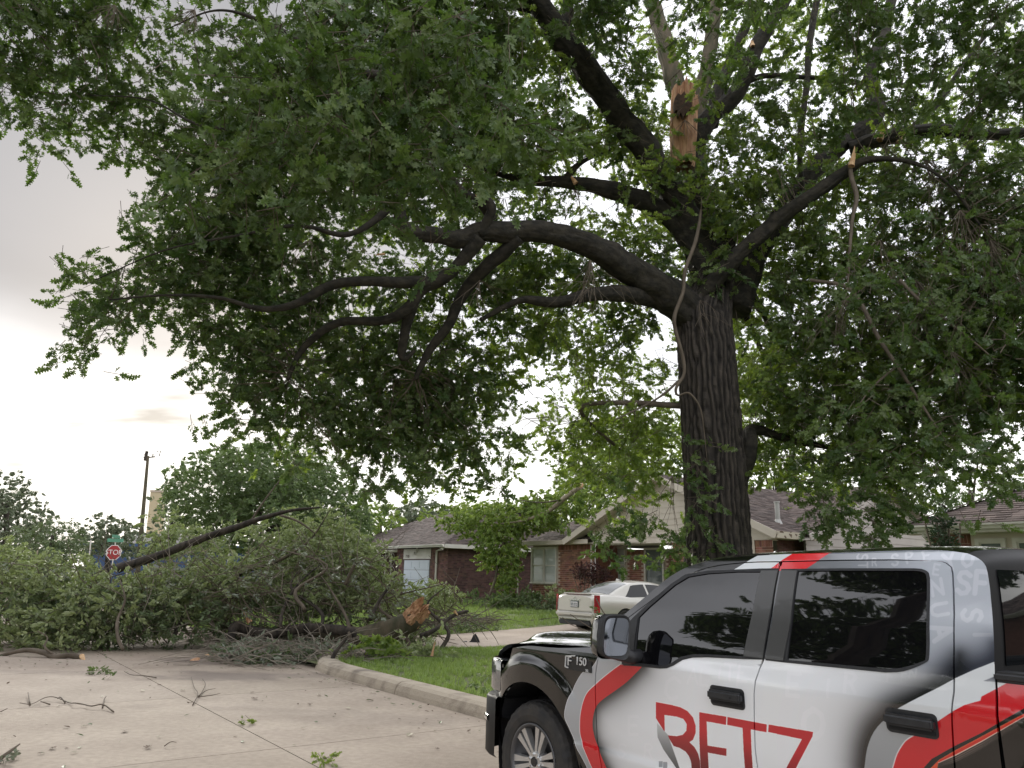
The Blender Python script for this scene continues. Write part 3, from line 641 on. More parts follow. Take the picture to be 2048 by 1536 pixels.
# ================================================================ HOUSE A: dark brick house with the white garage door
ha = thing('brick_house', 'dark brick house with white garage door and hipped brown roof', 'house', W(20, 20, .5))
LA = 16.3; cA = onlat(889, 1088, LA); aA, _ = al_la(cA); zA = cA.z; WA = LA + .5
wa = W(aA + .45, WA); UL = AV   # to the left
XA = lambda px, py: (onlat(px, py, WA) - wa).dot(UL); ZA = lambda px, py: onlat(px, py, WA).z
gd1, gd0 = XA(808, 1160), XA(858, 1160); pl = XA(795, 1100); zdt = ZA(832, 1120)
bricks(ha, wa, wa + UL * pl, .3, zA - .15, holes=[(gd0 - .05, gd1 + .1, 0, zA)], nrm=NF, m='brick_dark', mm='mortar_dark', soldier=False, tone=1.9)
bricks(ha, wa, wa + BV * 11, .3, zA - .15, nrm=NR, m='brick_dark', mm='mortar_dark', soldier=False, tone=1.0)
for i in range(4):
    h = (zdt - .45) / 4; mb = MB(); mb.box(wa + UL * (gd0 + gd1) / 2 + ZV * (.45 + h * (i + .5)) + NF * .02, ((gd1 - gd0) / 2, .02, h / 2 - .008), (UL, NF, ZV))
    for k_ in range(3):
        wq = (gd1 - gd0) / 3; mb.box(wa + UL * (gd0 + wq * (k_ + .5)) + ZV * (.45 + h * (i + .5)) + NF * .045, (wq / 2 - .08, .008, h / 2 - .09), (UL, NF, ZV))
    if i == 0: gdoor = mb.build('garage_door', mat('garage_door_white', (.62, .68, .76), .5), ha); gdoor['label'] = 'white sectional garage door'
    else: mb.build('door_panel', gdoor.data.materials[0], gdoor)
planks(ha, wa, UL, NF, zdt + .05, zA - .15, lambda z: gd0 - .1, lambda z: gd1 + .15, .16, 'white', 'plank')
lt = wa + UL * (gd0 + gd1) / 2 + NF * .12 + ZV * ZA(832, 1103); mb = MB(); mb.tube([lt - NF * .1, lt], .05, 8); mb.tube([lt + UL * .12 - ZV * .1, lt + UL * .1, lt, lt - UL * .12, lt - UL * .12 + ZV * .18], .022, 6)
mb.tube([lt + UL * .12 - ZV * .16, lt + UL * .12 - ZV * .02], [.07, .035], 8); mb.tube([lt - UL * .12 + ZV * .0, lt - UL * .12 + ZV * .2], [.03, .045], 8); mb.build('porch_light', M['iron'], ha)
for i, ch in enumerate('710'):
    cu = bpy.data.curves.new('numeral', 'FONT'); cu.body = ch; cu.size = .2; cu.extrude = .006
    o = bpy.data.objects.new('house_number', cu); COL.objects.link(o); me = bpy.data.meshes.new_from_object(o); bpy.data.objects.remove(o)
    R_ = Matrix(((UR.x, 0, NF.x), (UR.y, 0, NF.y), (UR.z, 1, NF.z))).to_4x4(); pos = wa + UL * (gd1 - .15 - i * .13) + NF * .06 + ZV * (zdt + .12)
    me.transform(Matrix.Translation(pos) @ R_); link('numeral', me, M['mortar_dark'], ha)
gutter(ha, W(aA, LA, zA), W(al_la(onlat(737, 1087, LA))[0], LA, zA), NF, 'white', .13)
beam(ha, 'fascia', W(aA, LA + .01, zA - .08), W(aA, LA + 12, zA - .08), .03, .18, M['white'])
beam(ha, 'soffit', W(aA + .24, LA, zA - .16), W(aA + .24, LA + 11, zA - .16), .46, .02, M['white'])
dp = onlat(886, 1092, LA); d2 = onlat(874, 1101, WA - .06); downspout(ha, [dp, dp - ZV * .12, d2, Vector((d2.x, d2.y, .4))], w_=.11)
aB = al_la(onlat(735, 1080, LA))[0]; rA = onlat(905, 1047, LA + 4).z; wid = (pl + 1.2); ag = aA + wid / 2
zq = zA + 2.0
# garage wing hip
roofplane(ha, (W(aA, LA, zA), W(aA + wid + 3.0, LA, zA), W(aA + 3.0, LA + 4.2, zq), W(aA + 3.0, LA + 4.2, zq)), expo=.15, tone=.78)
roofplane(ha, (W(aA, LA, zA), W(aA, LA + 13, zA), W(aA + 3.0, LA + 9, zq), W(aA + 3.0, LA + 4.2, zq)), expo=.15, tone=.78)
roofplane(ha, (W(aA + 3, LA + 4.2, zq), W(aA + 8, LA + 3, zA + .3), W(aA + 8, LA + 9, zq), W(aA + 3.0, LA + 9, zq)), expo=.2, tone=.9)
# main body hip behind, porch recess with lattice
aM = al_la(onlat(700, 1090, LA + 2))[0]
roofplane(ha, (W(aA + wid - .3, LA + 1.6, zA - .05), W(aM + 2, LA + 1.6, zA - .05), W(aM - 2.5, LA + 6.4, zq + .35), W(aA + wid + 2.2, LA + 6.4, zq + .35)), expo=.15, tone=.85)
roofplane(ha, (W(aM + 2, LA + 1.6, zA - .05), W(aM + 2, LA + 11, zA - .05), W(aM - 2.5, LA + 6.4, zq + .35), W(aM - 2.5, LA + 6.4, zq + .35)), expo=.2, tone=.95)
roofplane(ha, (W(aA + 2, LA + 9, zq), W(aA + wid + 2.2, LA + 9, zq), W(aA + wid + 2.2, LA + 6.4, zq + .35), W(aA + 2, LA + 6.4, zq + .35)), expo=.2)
pw = W(aA + .45, WA + 1.9); mesh('wall', [W(aA + .45 + pl, WA, .3), W(aA + .45 + pl, WA + 2.2, .3), W(aA + .45 + pl, WA + 2.2, zA), W(aA + .45 + pl, WA, zA)], [(0, 1, 2, 3)], M['brick_dark'], ha, cols=[(.8, .8, .8)])
mesh('wall', [W(aA + pl, WA + 2.2, .3), W(aM + 1.5, WA + 2.2, .3), W(aM + 1.5, WA + 2.2, zA), W(aA + pl, WA + 2.2, zA)], [(0, 1, 2, 3)], M['brick_dark'], ha, cols=[(.7, .7, .7)])
gutter(ha, W(aA + wid + .2, LA + 1.6, zA - .1), W(aM + 2, LA + 1.6, zA - .1), NF, 'white', .13)
mb = MB()
for px in (761, 772, 784):
    q = onlat(px, 1100, LA + 1.8); mb.tube([Vector((q.x, q.y, .6)), Vector((q.x, q.y, zA - .1))], .03, 4)
for i in range(9):
    q = onlat(752 + (i % 3) * 16, 1105 + 9 * (i // 2), LA + 1.8); mb.tube([q + UL * (.28 * math.cos(t)) + ZV * (.22 * math.sin(t)) for t in [k_ * .7 for k_ in range(9)]], .014, 4)
q0 = onlat(740, 1152, LA + 1.7); q1 = onlat(792, 1152, LA + 1.7); mb.tube([q0, q1], .02, 4)
for i in range(10): q = q0.lerp(q1, i / 9); mb.tube([q, q - ZV * .7], .012, 4)
mb.build('porch_lattice', M['iron'], ha)['label'] = 'white scrolled iron porch lattice'
# ================================================================ HOUSE C: hip roofed house at the right
hc = thing('brick_house', 'near right brick house with white gutter, brown hipped roof and pale window frames', 'house', W(-8, 17, .5))
LC = 16.4; cC = onlat(1802, 1056, LC); aC, _ = al_la(cC); zC = cC.z + .05; WC = LC + .55
roofplane(hc, (W(aC, LC, zC), W(aC - 20, LC, zC), W(aC - 15, LC + 5, zC + 2.3), W(aC - 5, LC + 5, zC + 2.3)), expo=.145, wid=.32, parts=290, tone=1.25)
roofplane(hc, (W(aC, LC, zC), W(aC, LC + 10, zC), W(aC - 5, LC + 5, zC + 2.3), W(aC - 5, LC + 5, zC + 2.3)), expo=.15)
mb = MB(); pr = [W(aC, LC, zC + .03), W(aC - 5, LC + 5, zC + 2.34)]
for i in range(26): c = pr[0].lerp(pr[1], (i + .5) / 26); dv = (pr[1] - pr[0]).normalized(); mb.box(c + ZV * .012, ((pr[1] - pr[0]).length / 50, .11, .012), (dv, dv.cross(ZV).normalized(), dv.cross(ZV).cross(dv).normalized()), (.9 + .2 * (i % 3), .9 + .2 * (i % 3), .9 + .2 * (i % 3)))
mb.build('hip_shingles', M['shingle'], hc, tint=True)
gutter(hc, W(aC, LC - .01, zC - .01), W(aC - 20, LC - .01, zC - .01), NF, 'white', .13)
beam(hc, 'fascia', W(aC, LC + .03, zC - .14), W(aC - 20, LC + .03, zC - .14), .03, .14, M['white'])
beam(hc, 'soffit', W(aC, LC + .3, zC - .2), W(aC - 20, LC + .3, zC - .2), .52, .02, M['white'])
oc = W(aC - .45, WC); XC = lambda px, py: (onlat(px, py, WC) - oc).dot(UR); ZC = lambda px, py: onlat(px, py, WC).z
xb1 = XC(1940, 1090); zct = ZC(1920, 1070)
bricks(hc, oc, oc + UR * xb1, 1.5, zct, nrm=NF, single=True, zmin=2.0, tone=.85)
mesh('wall', [oc + ZV * .3, oc + UR * 19 + ZV * .3, oc + UR * 19 + ZV * (zC - .15) + BV * .01, oc + ZV * (zC - .15) + BV * .01], [(0, 1, 2, 3)], M['brick'], hc, cols=[(.9, .9, .9)])
mesh('wall', [oc + ZV * .3, oc + BV * 9 + ZV * .3, oc + BV * 9 + ZV * (zC - .15), oc + ZV * (zC - .15)], [(0, 1, 2, 3)], M['brick'], hc, cols=[(.8, .8, .8)])
fx0, fx1, fx2 = XC(1944, 1090), XC(2012, 1090), XC(2096, 1090); zft = ZC(1980, 1063)
mb = MB(); mb.box(oc + UR * (fx0 + fx2) / 2 + ZV * (zft - .85) + NF * .012, ((fx2 - fx0) / 2, .012, .87), (UR, NF, ZV)); mb.build('window_surround', M['cream'], hc)
for a, b in ((XC(1953, 1090), XC(2014, 1090)), (XC(2028, 1090), XC(2092, 1090))):
    window(hc, oc + NF * .02, UR, NF, a, b, ZC(1980, 1170), ZC(1980, 1077), 1, glass='glass', rails=False, muntins=0, fw=.09)
dsp = onlat(1848, 1064, LC + .05); d2 = onlat(1872, 1094, WC - .05); downspout(hc, [dsp, dsp - ZV * .1, d2, Vector((d2.x, d2.y, .4))], w_=.09)
# ================================================================ FAR LEFT: school building with blue canopy, tower, pole, signs
sb = thing('school_building', 'low building with blue walls and cream trim beyond the fallen tree', 'building', P(400, 1150, 62))
M['blue'] = mat('blue_metal', (.045, .085, .20), .6, col2=(.06, .11, .25), scale=.3); M['creamb'] = mat('cream_brick', (.56, .46, .29), .8, col2=(.48, .39, .25), scale=.5)
Yb = 62
def pb(px, py, Y=Yb): return P(px, py, Y)
def slabq(name, x0, x1, y0, y1, m, Y=Yb, dep=6, par=None):
    a = pb(x0, y1, Y); b = pb(x1, y1, Y); z1 = pb((x0 + x1) / 2, y0, Y).z; zb = pb((x0 + x1) / 2, y1, Y).z
    mb = MB(); mb.box(((a.x + b.x) / 2, Y + dep / 2, (z1 + zb) / 2), ((b.x - a.x) / 2, dep / 2, (z1 - zb) / 2)); return mb.build(name, m, par)
slabq('blue_wall', 160, 640, 1103, 1180, M['blue'], Yb, 8, sb)
slabq('cream_band', 158, 650, 1096, 1103, M['creamb'], Yb - .3, 8.3, sb)
slabq('blue_band', 158, 650, 1090, 1096, M['blue'], Yb - .6, 8.6, sb)
for i in range(12):
    x = 170 + i * 40; slabq('mullion', x, x + 3, 1103, 1160, M['creamb'] if i % 3 == 0 else M['white'], Yb - .25, .2, sb)
for i in range(4):
    x = 300 + i * 75; slabq('window', x, x + 26, 1125, 1160, M['glass'], Yb - .1, .1, sb)
slabq('upper_wall', 250, 420, 1068, 1090, M['siding'], Yb + 3, 6, sb)
tw = thing('chimney_tower', 'tall cream brick tower behind the utility pole', 'tower', P(312, 1090, 66))
mb = MB(); zt = P(312, 984, 66).z; h = []
a = P(293, 1080, 66); b = P(319, 1080, 66); at_ = P(301, 984, 66); bt = P(324, 984, 66)
v = [(a.x, 66, 0), (b.x, 66, 0), (b.x, 66.9, 0), (a.x, 66.9, 0), (at_.x, 66, zt), (bt.x, 66, zt), (bt.x, 66.9, zt), (at_.x, 66.9, zt)]
mb.add(v, [(0, 1, 5, 4), (1, 2, 6, 5), (2, 3, 7, 6), (3, 0, 4, 7), (4, 5, 6, 7)]); mb.build('shaft', M['creamb'], tw)
mb = MB(); mb.box(((at_.x + bt.x) / 2, 66.45, zt + .08), ((bt.x - at_.x) / 2 + .03, .5, .08)); mb.build('cap', M['mortar'], tw)
up = thing('utility_pole', 'leaning wooden utility pole with small crossarm and broken top', 'utility pole', P(276, 1140, 48))
pz = P(296, 912, 48); pbm = P(276, 1140, 48); mb = MB(); mb.tube([Vector((pbm.x - .2, 48, -.3)), pbm, pz], [.17, .15, .085], 10); mb.build('pole', M['bark_pale'], up)
mb = MB(); mb.tube([pz + Vector((-.25, 0, -.12)), pz + Vector((.45, 0, -.04))], .04, 6); mb.tube([pz + Vector((.7, 0, .0)), pz + Vector((.75, 0, .35)), pz + Vector((.5, 0, .3))], .03, 5); mb.tube([pz + Vector((-.15, 0, -.3)), pz + Vector((-.1, 0, .3))], .1, 8)
for dx in (-.2, .3): mb.tube([pz + Vector((dx, 0, -.1)), pz + Vector((dx, 0, .16))], .035, 6)
mb.build('crossarm', M['bark'], up)
for k_, (py0, x1_, py1) in enumerate(((901, -400, 840), (906, -400, 860))):
    a = P(296, py0 + 8, 48); b = P(x1_, py1, 60); mb = MB(); mb.tube([a.lerp(b, t) - ZV * (4 * .8 * t * (1 - t)) for t in [i / 10 for i in range(11)]], .012, 3)
    tag(mb.build('power_line', M['dark']), ['upper thin power line running left from the utility pole', 'lower thin power line running left from the utility pole'][k_], 'power line', 'power lines')
def letters(txt, size, pos, m, parent, rx, nrm, ext=.004, name='lettering'):
    cu = bpy.data.curves.new('t', 'FONT'); cu.body = txt; cu.size = size; cu.extrude = ext; cu.align_x = 'CENTER'; cu.align_y = 'CENTER'
    o = bpy.data.objects.new('t', cu); COL.objects.link(o); me = bpy.data.meshes.new_from_object(o); bpy.data.objects.remove(o)
    R_ = Matrix(((rx.x, 0, nrm.x), (rx.y, 0, nrm.y), (rx.z, 1, nrm.z))).to_4x4(); me.transform(Matrix.Translation(pos) @ R_); return link(name, me, m, parent)
Ys = 41; sc_ = P(227.5, 1105, Ys); R_ = .385
ss = thing('stop_sign', 'red octagonal STOP sign showing above the fallen branches', 'sign', (sc_.x, sc_.y, 0))
M['signred'] = mat('sign_red', (.33, .02, .025), .45); M['signwhite'] = mat('sign_white', (.75, .72, .72), .45); M['green'] = mat('sign_green', (.10, .30, .20), .5)
oc8 = lambda r, y: [(sc_.x + r * math.cos(math.radians(22.5 + 45 * i)), Ys + y, sc_.z + r * math.sin(math.radians(22.5 + 45 * i))) for i in range(8)]
MB().prism(oc8(.412, 0), (0, .004, 0)).build('plate', M['signwhite'], ss); MB().prism(oc8(.375, -.004), (0, .003, 0)).build('red_face', M['signred'], ss)
letters('STOP', .36, Vector((sc_.x, Ys - .008, sc_.z)), M['signwhite'], ss, Vector((1, 0, 0)), Vector((0, -1, 0)))
MB().tube([(sc_.x, Ys + .03, -.1), (sc_.x, Ys + .03, sc_.z + .55)], .03, 6).build('post', M['iron'], ss)
MB().box((sc_.x, Ys, sc_.z + .62), (.42, .006, .09)).build('street_blade', M['green'], ss)
MB().box((sc_.x, Ys + .02, sc_.z + .82), (.02, .38, .08)).build('street_blade', M['green'], ss)
wp = thing('metal_post', 'thin white metal post standing left of the stop sign', 'post', P(179, 1150, 44)); a = P(182, 1080, 44); b = P(177, 1150, 44)
MB().tube([Vector((b.x, 44, 0)), a], .035, 6).build('post', M['iron'], wp)
wp = thing('metal_post', 'short grey metal post above the leaves at the far left', 'post', P(76, 1150, 44)); a = P(76, 1096, 44)
MB().tube([Vector((a.x, 44, 0)), a], .035, 6).build('post', M['mortar'], wp)
# ================================================================ PICKUP TRUCK (local axes: x rearwards from the front axle, y inwards from the driver side, z up)
TP = Vector((0.29, 5.80, -0.03)); TY = 0.633
truck = thing('pickup_truck', 'black, white and red wrapped crew cab pickup truck parked at the curb in the foreground', 'pickup truck', TP); truck.rotation_euler = (0, 0, TY - math.pi / 2)
tR = Vector((math.sin(TY), -math.cos(TY), 0)); tI = Vector((math.cos(TY), math.sin(TY), 0))
_z = [0.25, 0.36, 0.50, 0.60, 0.64, 0.68, 0.80, 1.00, 1.12, 1.17, 1.20, 1.24, 1.31, 1.36, 1.50, 1.65, 1.76, 1.81, 1.845, 1.87, 1.89]
_d = [.13, .075, .035, .022, .030, .024, .012, .006, .001, .000, .007, .018, .030, .0425, .085, .143, .194, .222, .262, .33, .42]
def dprof(z): return float(np.interp(z, _z, _d))
WC0, WR0, WZ = -0.20, 3.48, 0.405
def front(s): return 0.42 * max(0, -0.25 - s) ** 2
def flare(s, z):
    o = 0
    for c in (WC0, WR0):
        r = math.hypot(s - c, z - 0.43)
        if z > .25: o = max(o, .030 * sm(.71, .64, r) * (1 - sm(.34, .58, abs(s - c))))
    return o
def sm(a, b, x):
    t = min(1, max(0, (x - a) / (b - a))); return t * t * (3 - 2 * t)
def S(s, z, off=0.0, fl=True): return Vector((s, dprof(z) + front(s) - (flare(s, z) if fl else 0) - off, z))
def TR(px, py, d=None):
    """picture point -> (s, z) on the body side (or on the plane y = d)"""
    r = ray(px, py); o = Vector((0, 0, HCAM)) - TP; lo, hi = 1.0, 9.0
    rs, ri, rz = r.dot(tR), r.dot(tI), r.z; os_, oi, oz = o.dot(tR), o.dot(tI), o.z
    for _ in range(34):
        t = (lo + hi) / 2; s, dd, z = os_ + rs * t, oi + ri * t, oz + rz * t
        if dd > ((dprof(z) + front(s)) if d is None else d): hi = t
        else: lo = t
    return (s, z)
z4 = lambda p: TR(1000 + p[0] / 3.368, 1080 + p[1] / 3.368)
z5 = lambda p: TR(1448 + p[0] / 3.368, 1080 + p[1] / 3.368)
z7 = lambda p: TR(980 + p[0] / 5.12, 1200 + p[1] / 5.12)
def cr(pts, n=5): return [tuple(p) for p in spline(pts, n)]
def arc(cx, cz, r, a0, a1, n): return [(cx + r * math.cos(math.radians(a0 + (a1 - a0) * i / n)), cz + r * math.sin(math.radians(a0 + (a1 - a0) * i / n))) for i in range(n + 1)]
Acut = cr([z7(p) for p in ((1125, 560), (1095, 660), (1080, 780), (1078, 900), (1082, 1050), (1087, 1200), (1095, 1350), (1102, 1460), (1116, 1536))], 3)
Acut += [(Acut[-1][0] + .01, .55), (Acut[-1][0] + .03, .40)]
Bcut = [z4(p) for p in ((1890, 150), (1868, 250), (1830, 500), (1780, 800))] + [z4(p) for p in ((1752, 860), (1720, 950), (1711, 1030), (1712, 1200), (1718, 1400), (1735, 1536))]
Bcut += [(Bcut[-1][0] + .01, .55), (Bcut[-1][0] + .02, .40)]
Ccut = cr([z5(p) for p in ((1400, 141), (1470, 146), (1515, 170), (1540, 225), (1550, 500), (1550, 940), (1540, 1080), (1535, 1200), (1545, 1400), (1555, 1536))], 2)
Ccut += [(Ccut[-1][0], .60), (Ccut[-1][0] - .01, .40)]
topF = cr([z4(p) for p in ((800, 575), (1000, 425), (1200, 275), (1400, 190), (1650, 156), (1890, 150))], 3)
topR = [z5(p) for p in ((381, 150), (800, 140), (1150, 138), (1400, 141))]
sil = cr([z4(p) for p in ((745, 590), (800, 535), (1000, 365), (1150, 243), (1300, 168), (1500, 123), (1750, 105))] + [z5(p) for p in ((500, 92), (1000, 76), (1300, 69), (1500, 72), (1640, 90))], 3)
cab = cr([z5(p) for p in ((1640, 90), (1715, 125), (1765, 180), (1788, 300), (1800, 420), (1815, 620), (1825, 905))], 3)
ins = lambda poly, c, k: [(c[0] + (x - c[0]) * k, c[1] + (y - c[1]) * k) for x, y in poly]
trimF_out = [z4(p) for p in ((832, 845), (893, 848), (1080, 866), (1125, 864), (1170, 845), (1230, 808), (1300, 792), (1400, 790), (1640, 802), (1776, 806), (1828, 500), (1862, 250), (1882, 190), (1750, 192), (1400, 206), (1250, 232), (1150, 298), (1000, 428), (900, 520), (835, 590), (822, 700))]
glassF = [z4(p) for p in ((905, 826), (1080, 846), (1120, 842), (1160, 826), (1220, 786), (1300, 770), (1400, 770), (1640, 784), (1700, 500), (1757, 214), (1600, 214), (1400, 226), (1270, 248), (1180, 302), (1010, 448), (938, 520), (920, 680))]
glassQ = [z4(p) for p in ((838, 640), (893, 560), (893, 600), (845, 690))]
trimR_out = cr([z5(p) for p in ((1280, 190), (1350, 200), (1388, 255), (1386, 500), (1384, 770), (1350, 830), (1210, 884), (1090, 892))], 3) + [z5(p) for p in ((420, 826), (280, 810), (325, 600), (368, 300), (388, 195), (800, 190))]
glassR = cr([z5(p) for p in ((1270, 207), (1340, 216), (1368, 265), (1366, 500), (1362, 775), (1330, 820), (1200, 860), (1090, 868))], 3) + [z5(p) for p in ((428, 808), (455, 560), (500, 208), (800, 206))]
# ---- the wrap print, drawn into an image by the script (flat print only)
IW, IH, IS0, IZ0, PS = 3000, 840, -1.0, 0.28, 0.002
IMG = np.zeros((IH, IW, 3), np.float32)
def bbox(pts, pad=0):
    a = np.array(pts); i0 = max(0, int((a[:, 0].min() - pad - IS0) / PS)); i1 = min(IW, int((a[:, 0].max() + pad - IS0) / PS) + 2)
    j0 = max(0, int((a[:, 1].min() - pad - IZ0) / PS)); j1 = min(IH, int((a[:, 1].max() + pad - IZ0) / PS) + 2); return i0, max(i1, i0), j0, max(j1, j0)
def cover(pts, ss=2):
    i0, i1, j0, j1 = bbox(pts); acc = np.zeros((j1 - j0, i1 - i0), np.float32)
    for a in range(ss):
        for b in range(ss):
            X = IS0 + (np.arange(i0, i1) + (a + .5) / ss) * PS; Y = (IZ0 + (np.arange(j0, j1) + (b + .5) / ss) * PS)[:, None]; ins_ = np.zeros(acc.shape, bool)
            for k in range(len(pts)):
                (x0, y0), (x1, y1) = pts[k], pts[(k + 1) % len(pts)]
                if y0 == y1: continue
                ins_ ^= ((y0 > Y) != (y1 > Y)) & (X < (x1 - x0) * (Y - y0) / (y1 - y0) + x0)
            acc += ins_
    return (slice(j0, j1), slice(i0, i1)), acc / ss / ss
def fill(pts, col, col_low=None, zr=None, alpha=1.0):
    sl_, c = cover(pts); c = (c * alpha)[..., None]; col = np.array(col, np.float32)
    if col_low is not None:
        Y = IZ0 + np.arange(sl_[0].start, sl_[0].stop) * PS; t = np.clip((Y - zr[0]) / (zr[1] - zr[0]), 0, 1)[:, None, None]; col = np.array(col_low, np.float32) * (1 - t) + col * t
    IMG[sl_] = IMG[sl_] * (1 - c) + col * c
def dist(pts, pad):
    i0, i1, j0, j1 = bbox(pts, pad); X = (IS0 + np.arange(i0, i1) * PS)[None, :]; Y = (IZ0 + np.arange(j0, j1) * PS)[:, None]; D = np.full((j1 - j0, i1 - i0), 9., np.float32)
    for (x0, y0), (x1, y1) in zip(pts[:-1], pts[1:]):
        dx, dy = x1 - x0, y1 - y0; t = np.clip(((X - x0) * dx + (Y - y0) * dy) / (dx * dx + dy * dy + 1e-12), 0, 1); D = np.minimum(D, np.hypot(X - x0 - t * dx, Y - y0 - t * dy))
    return (slice(j0, j1), slice(i0, i1)), D
def airbrush(pts, sigma, amt, col=(.03, .03, .035), side=None):
    sl_, D = dist(pts, sigma * 4); a = amt * np.exp(-(D / sigma) ** 1.4); a = a[..., None]
    IMG[sl_] = IMG[sl_] * (1 - a) + np.array(col, np.float32) * a
def stroke(pts, wd, col, alpha):
    sl_, D = dist(pts, wd * 2); a = (np.clip((wd / 2 - D) / PS + .5, 0, 1) * alpha)[..., None]; IMG[sl_] = IMG[sl_] * (1 - a) + np.array(col, np.float32) * a
IMG[:] = (.93, .94, .955)
rowz = (IZ0 + np.arange(IH) * PS)[:, None]; cols_ = (IS0 + np.arange(IW) * PS)[None, :]
# lower doors fade a little greyer; greenhouse area grey, lighter to the rear
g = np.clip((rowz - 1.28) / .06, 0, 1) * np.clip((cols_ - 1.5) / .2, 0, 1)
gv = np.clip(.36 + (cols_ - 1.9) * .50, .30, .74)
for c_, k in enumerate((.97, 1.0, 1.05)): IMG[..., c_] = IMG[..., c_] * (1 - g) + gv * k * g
GL = {'S': [(.9, .85), (.6, 1), (.25, .95), (.12, .75), (.3, .56), (.7, .46), (.88, .25), (.7, .05), (.35, 0), (.08, .15)], 'P': [(.1, 0), (.1, 1), (.6, 1), (.88, .78), (.6, .52), (.12, .5)],
      'E': [(.85, 1), (.1, 1), (.1, .5), (.7, .5), (.1, .5), (.1, 0), (.85, 0)], 'Y': [(0, 1), (.5, .5), (1, 1), (.5, .5), (.5, 0)], 'O': [(.5, 1), (.1, .8), (0, .5), (.1, .2), (.5, 0), (.9, .2), (1, .5), (.9, .8), (.5, 1)],
      'T': [(0, 1), (1, 1), (.5, 1), (.5, 0)], 'R': [(.1, 0), (.1, 1), (.6, 1), (.88, .78), (.6, .52), (.12, .5), (.5, .5), (.9, 0)], 'F': [(.9, 1), (.1, 1), (.1, .5), (.7, .5), (.1, .5), (.1, 0)], 'I': [(.5, 0), (.5, 1)],
      'U': [(0, 1), (0, .3), (.2, .05), (.5, 0), (.8, .05), (1, .3), (1, 1)], 'D': [(.1, 0), (.1, 1), (.5, 1), (.9, .75), (.9, .25), (.5, 0), (.1, 0)], 'A': [(0, 0), (.5, 1), (1, 0), (.8, .35), (.2, .35)], 'L': [(.1, 1), (.1, 0), (.8, 0)], 'C': [(.9, .85), (.5, 1), (.1, .75), (.1, .25), (.5, 0), (.9, .15)], 'N': [(0, 0), (0, 1), (1, 0), (1, 1)]}
def ghost(ch, x, y, h, rot=0, zf=None, alpha=.24, wd=None):
    a = math.radians(rot); q = []
    for u, v in GL[ch]:
        dx, dy = (u - .5) * h * .68, (.5 - v) * h; q.append((zf or z5)((x + dx * math.cos(a) - dy * math.sin(a), y + dx * math.sin(a) + dy * math.cos(a))))
    stroke(q, wd or h / 3.368 / 430 * .21, (.98, .98, 1.0), alpha)
for a in (('S', 1150, 135, 75, -6), ('P', 1250, 118, 75, -6), ('E', 1365, 104, 75, -6), ('S', 930, 118, 70, 90), ('T', 935, 172, 60, 90), ('R', 1012, 150, 50, 0), ('Y', 1520, 145, 110, -15), ('O', 1640, 128, 105, 10), ('S', 1615, 290, 145, 5), ('F', 1735, 290, 150, 5), ('S', 1668, 510, 130, 88), ('I', 1740, 640, 110, 90), ('N', 1432, 320, 105, -10), ('U', 1450, 470, 110, 80), ('A', 1470, 620, 140, 75), ('E', 1430, 200, 70, 10)): ghost(*a)
for a in (('T', 40, 890, 110, 3), ('L', 130, 900, 110, 3), ('E', 470, 975, 150, 5), ('R', 850, 960, 130, 5), ('O', 600, 1240, 200, 0), ('F', 1120, 920, 70, 8), ('E', 1210, 930, 60, 8), ('N', 1270, 900, 60, 8), ('I', 700, 1000, 110, 4)): ghost(*a, alpha=.35)
for a in (('C', 1160, 1000, 150, 10), ('A', 1300, 920, 100, 5), ('L', 1380, 930, 100, 5), ('I', 1480, 900, 90, 5), ('T', 1600, 940, 90, 5), ('E', 900, 1250, 120, 0), ('R', 1000, 1420, 90, 5), ('S', 820, 1420, 90, 5)): ghost(*a, zf=z4, alpha=.28)
redL = [z7(p) for p in ((1330, 662), (1250, 720), (1150, 800), (1080, 862), (1000, 940), (958, 1020), (930, 1130), (920, 1260), (925, 1380), (945, 1480), (962, 1536))]
redR = [z7(p) for p in ((1562, 680), (1500, 742), (1400, 840), (1280, 930), (1180, 1000), (1110, 1060), (1075, 1120), (1055, 1200), (1050, 1290), (1065, 1380), (1090, 1460), (1117, 1536))]
ex = lambda c: [(c[-1][0] + .09, c[-1][1] - .15), (c[-1][0] + .26, c[-1][1] - .32)]
redLc = cr(redL, 4) + ex(redL); redRc = cr(redR, 4) + ex(redR)
blackE = cr([z7(p) for p in ((1128, 560), (1045, 690), (950, 742), (880, 850), (835, 960), (800, 1080), (790, 1200), (830, 1310), (872, 1420), (902, 1536))], 4)
blackE += [(blackE[-1][0] + .06, .50), (blackE[-1][0] + .16, .28)]
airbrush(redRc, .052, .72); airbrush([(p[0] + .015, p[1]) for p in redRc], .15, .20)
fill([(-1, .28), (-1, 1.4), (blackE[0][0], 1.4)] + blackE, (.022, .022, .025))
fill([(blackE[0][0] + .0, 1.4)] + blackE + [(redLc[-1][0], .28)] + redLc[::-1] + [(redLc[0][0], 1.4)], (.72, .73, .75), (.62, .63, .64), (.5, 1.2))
RED, RED2, DRED = (.80, .10, .145), (.74, .085, .13), (.30, .03, .05)
fill(redLc + redRc[::-1], RED)
stroke(redLc, .006, (.95, .95, .96), .85); stroke(blackE, .005, (.90, .90, .92), .8)
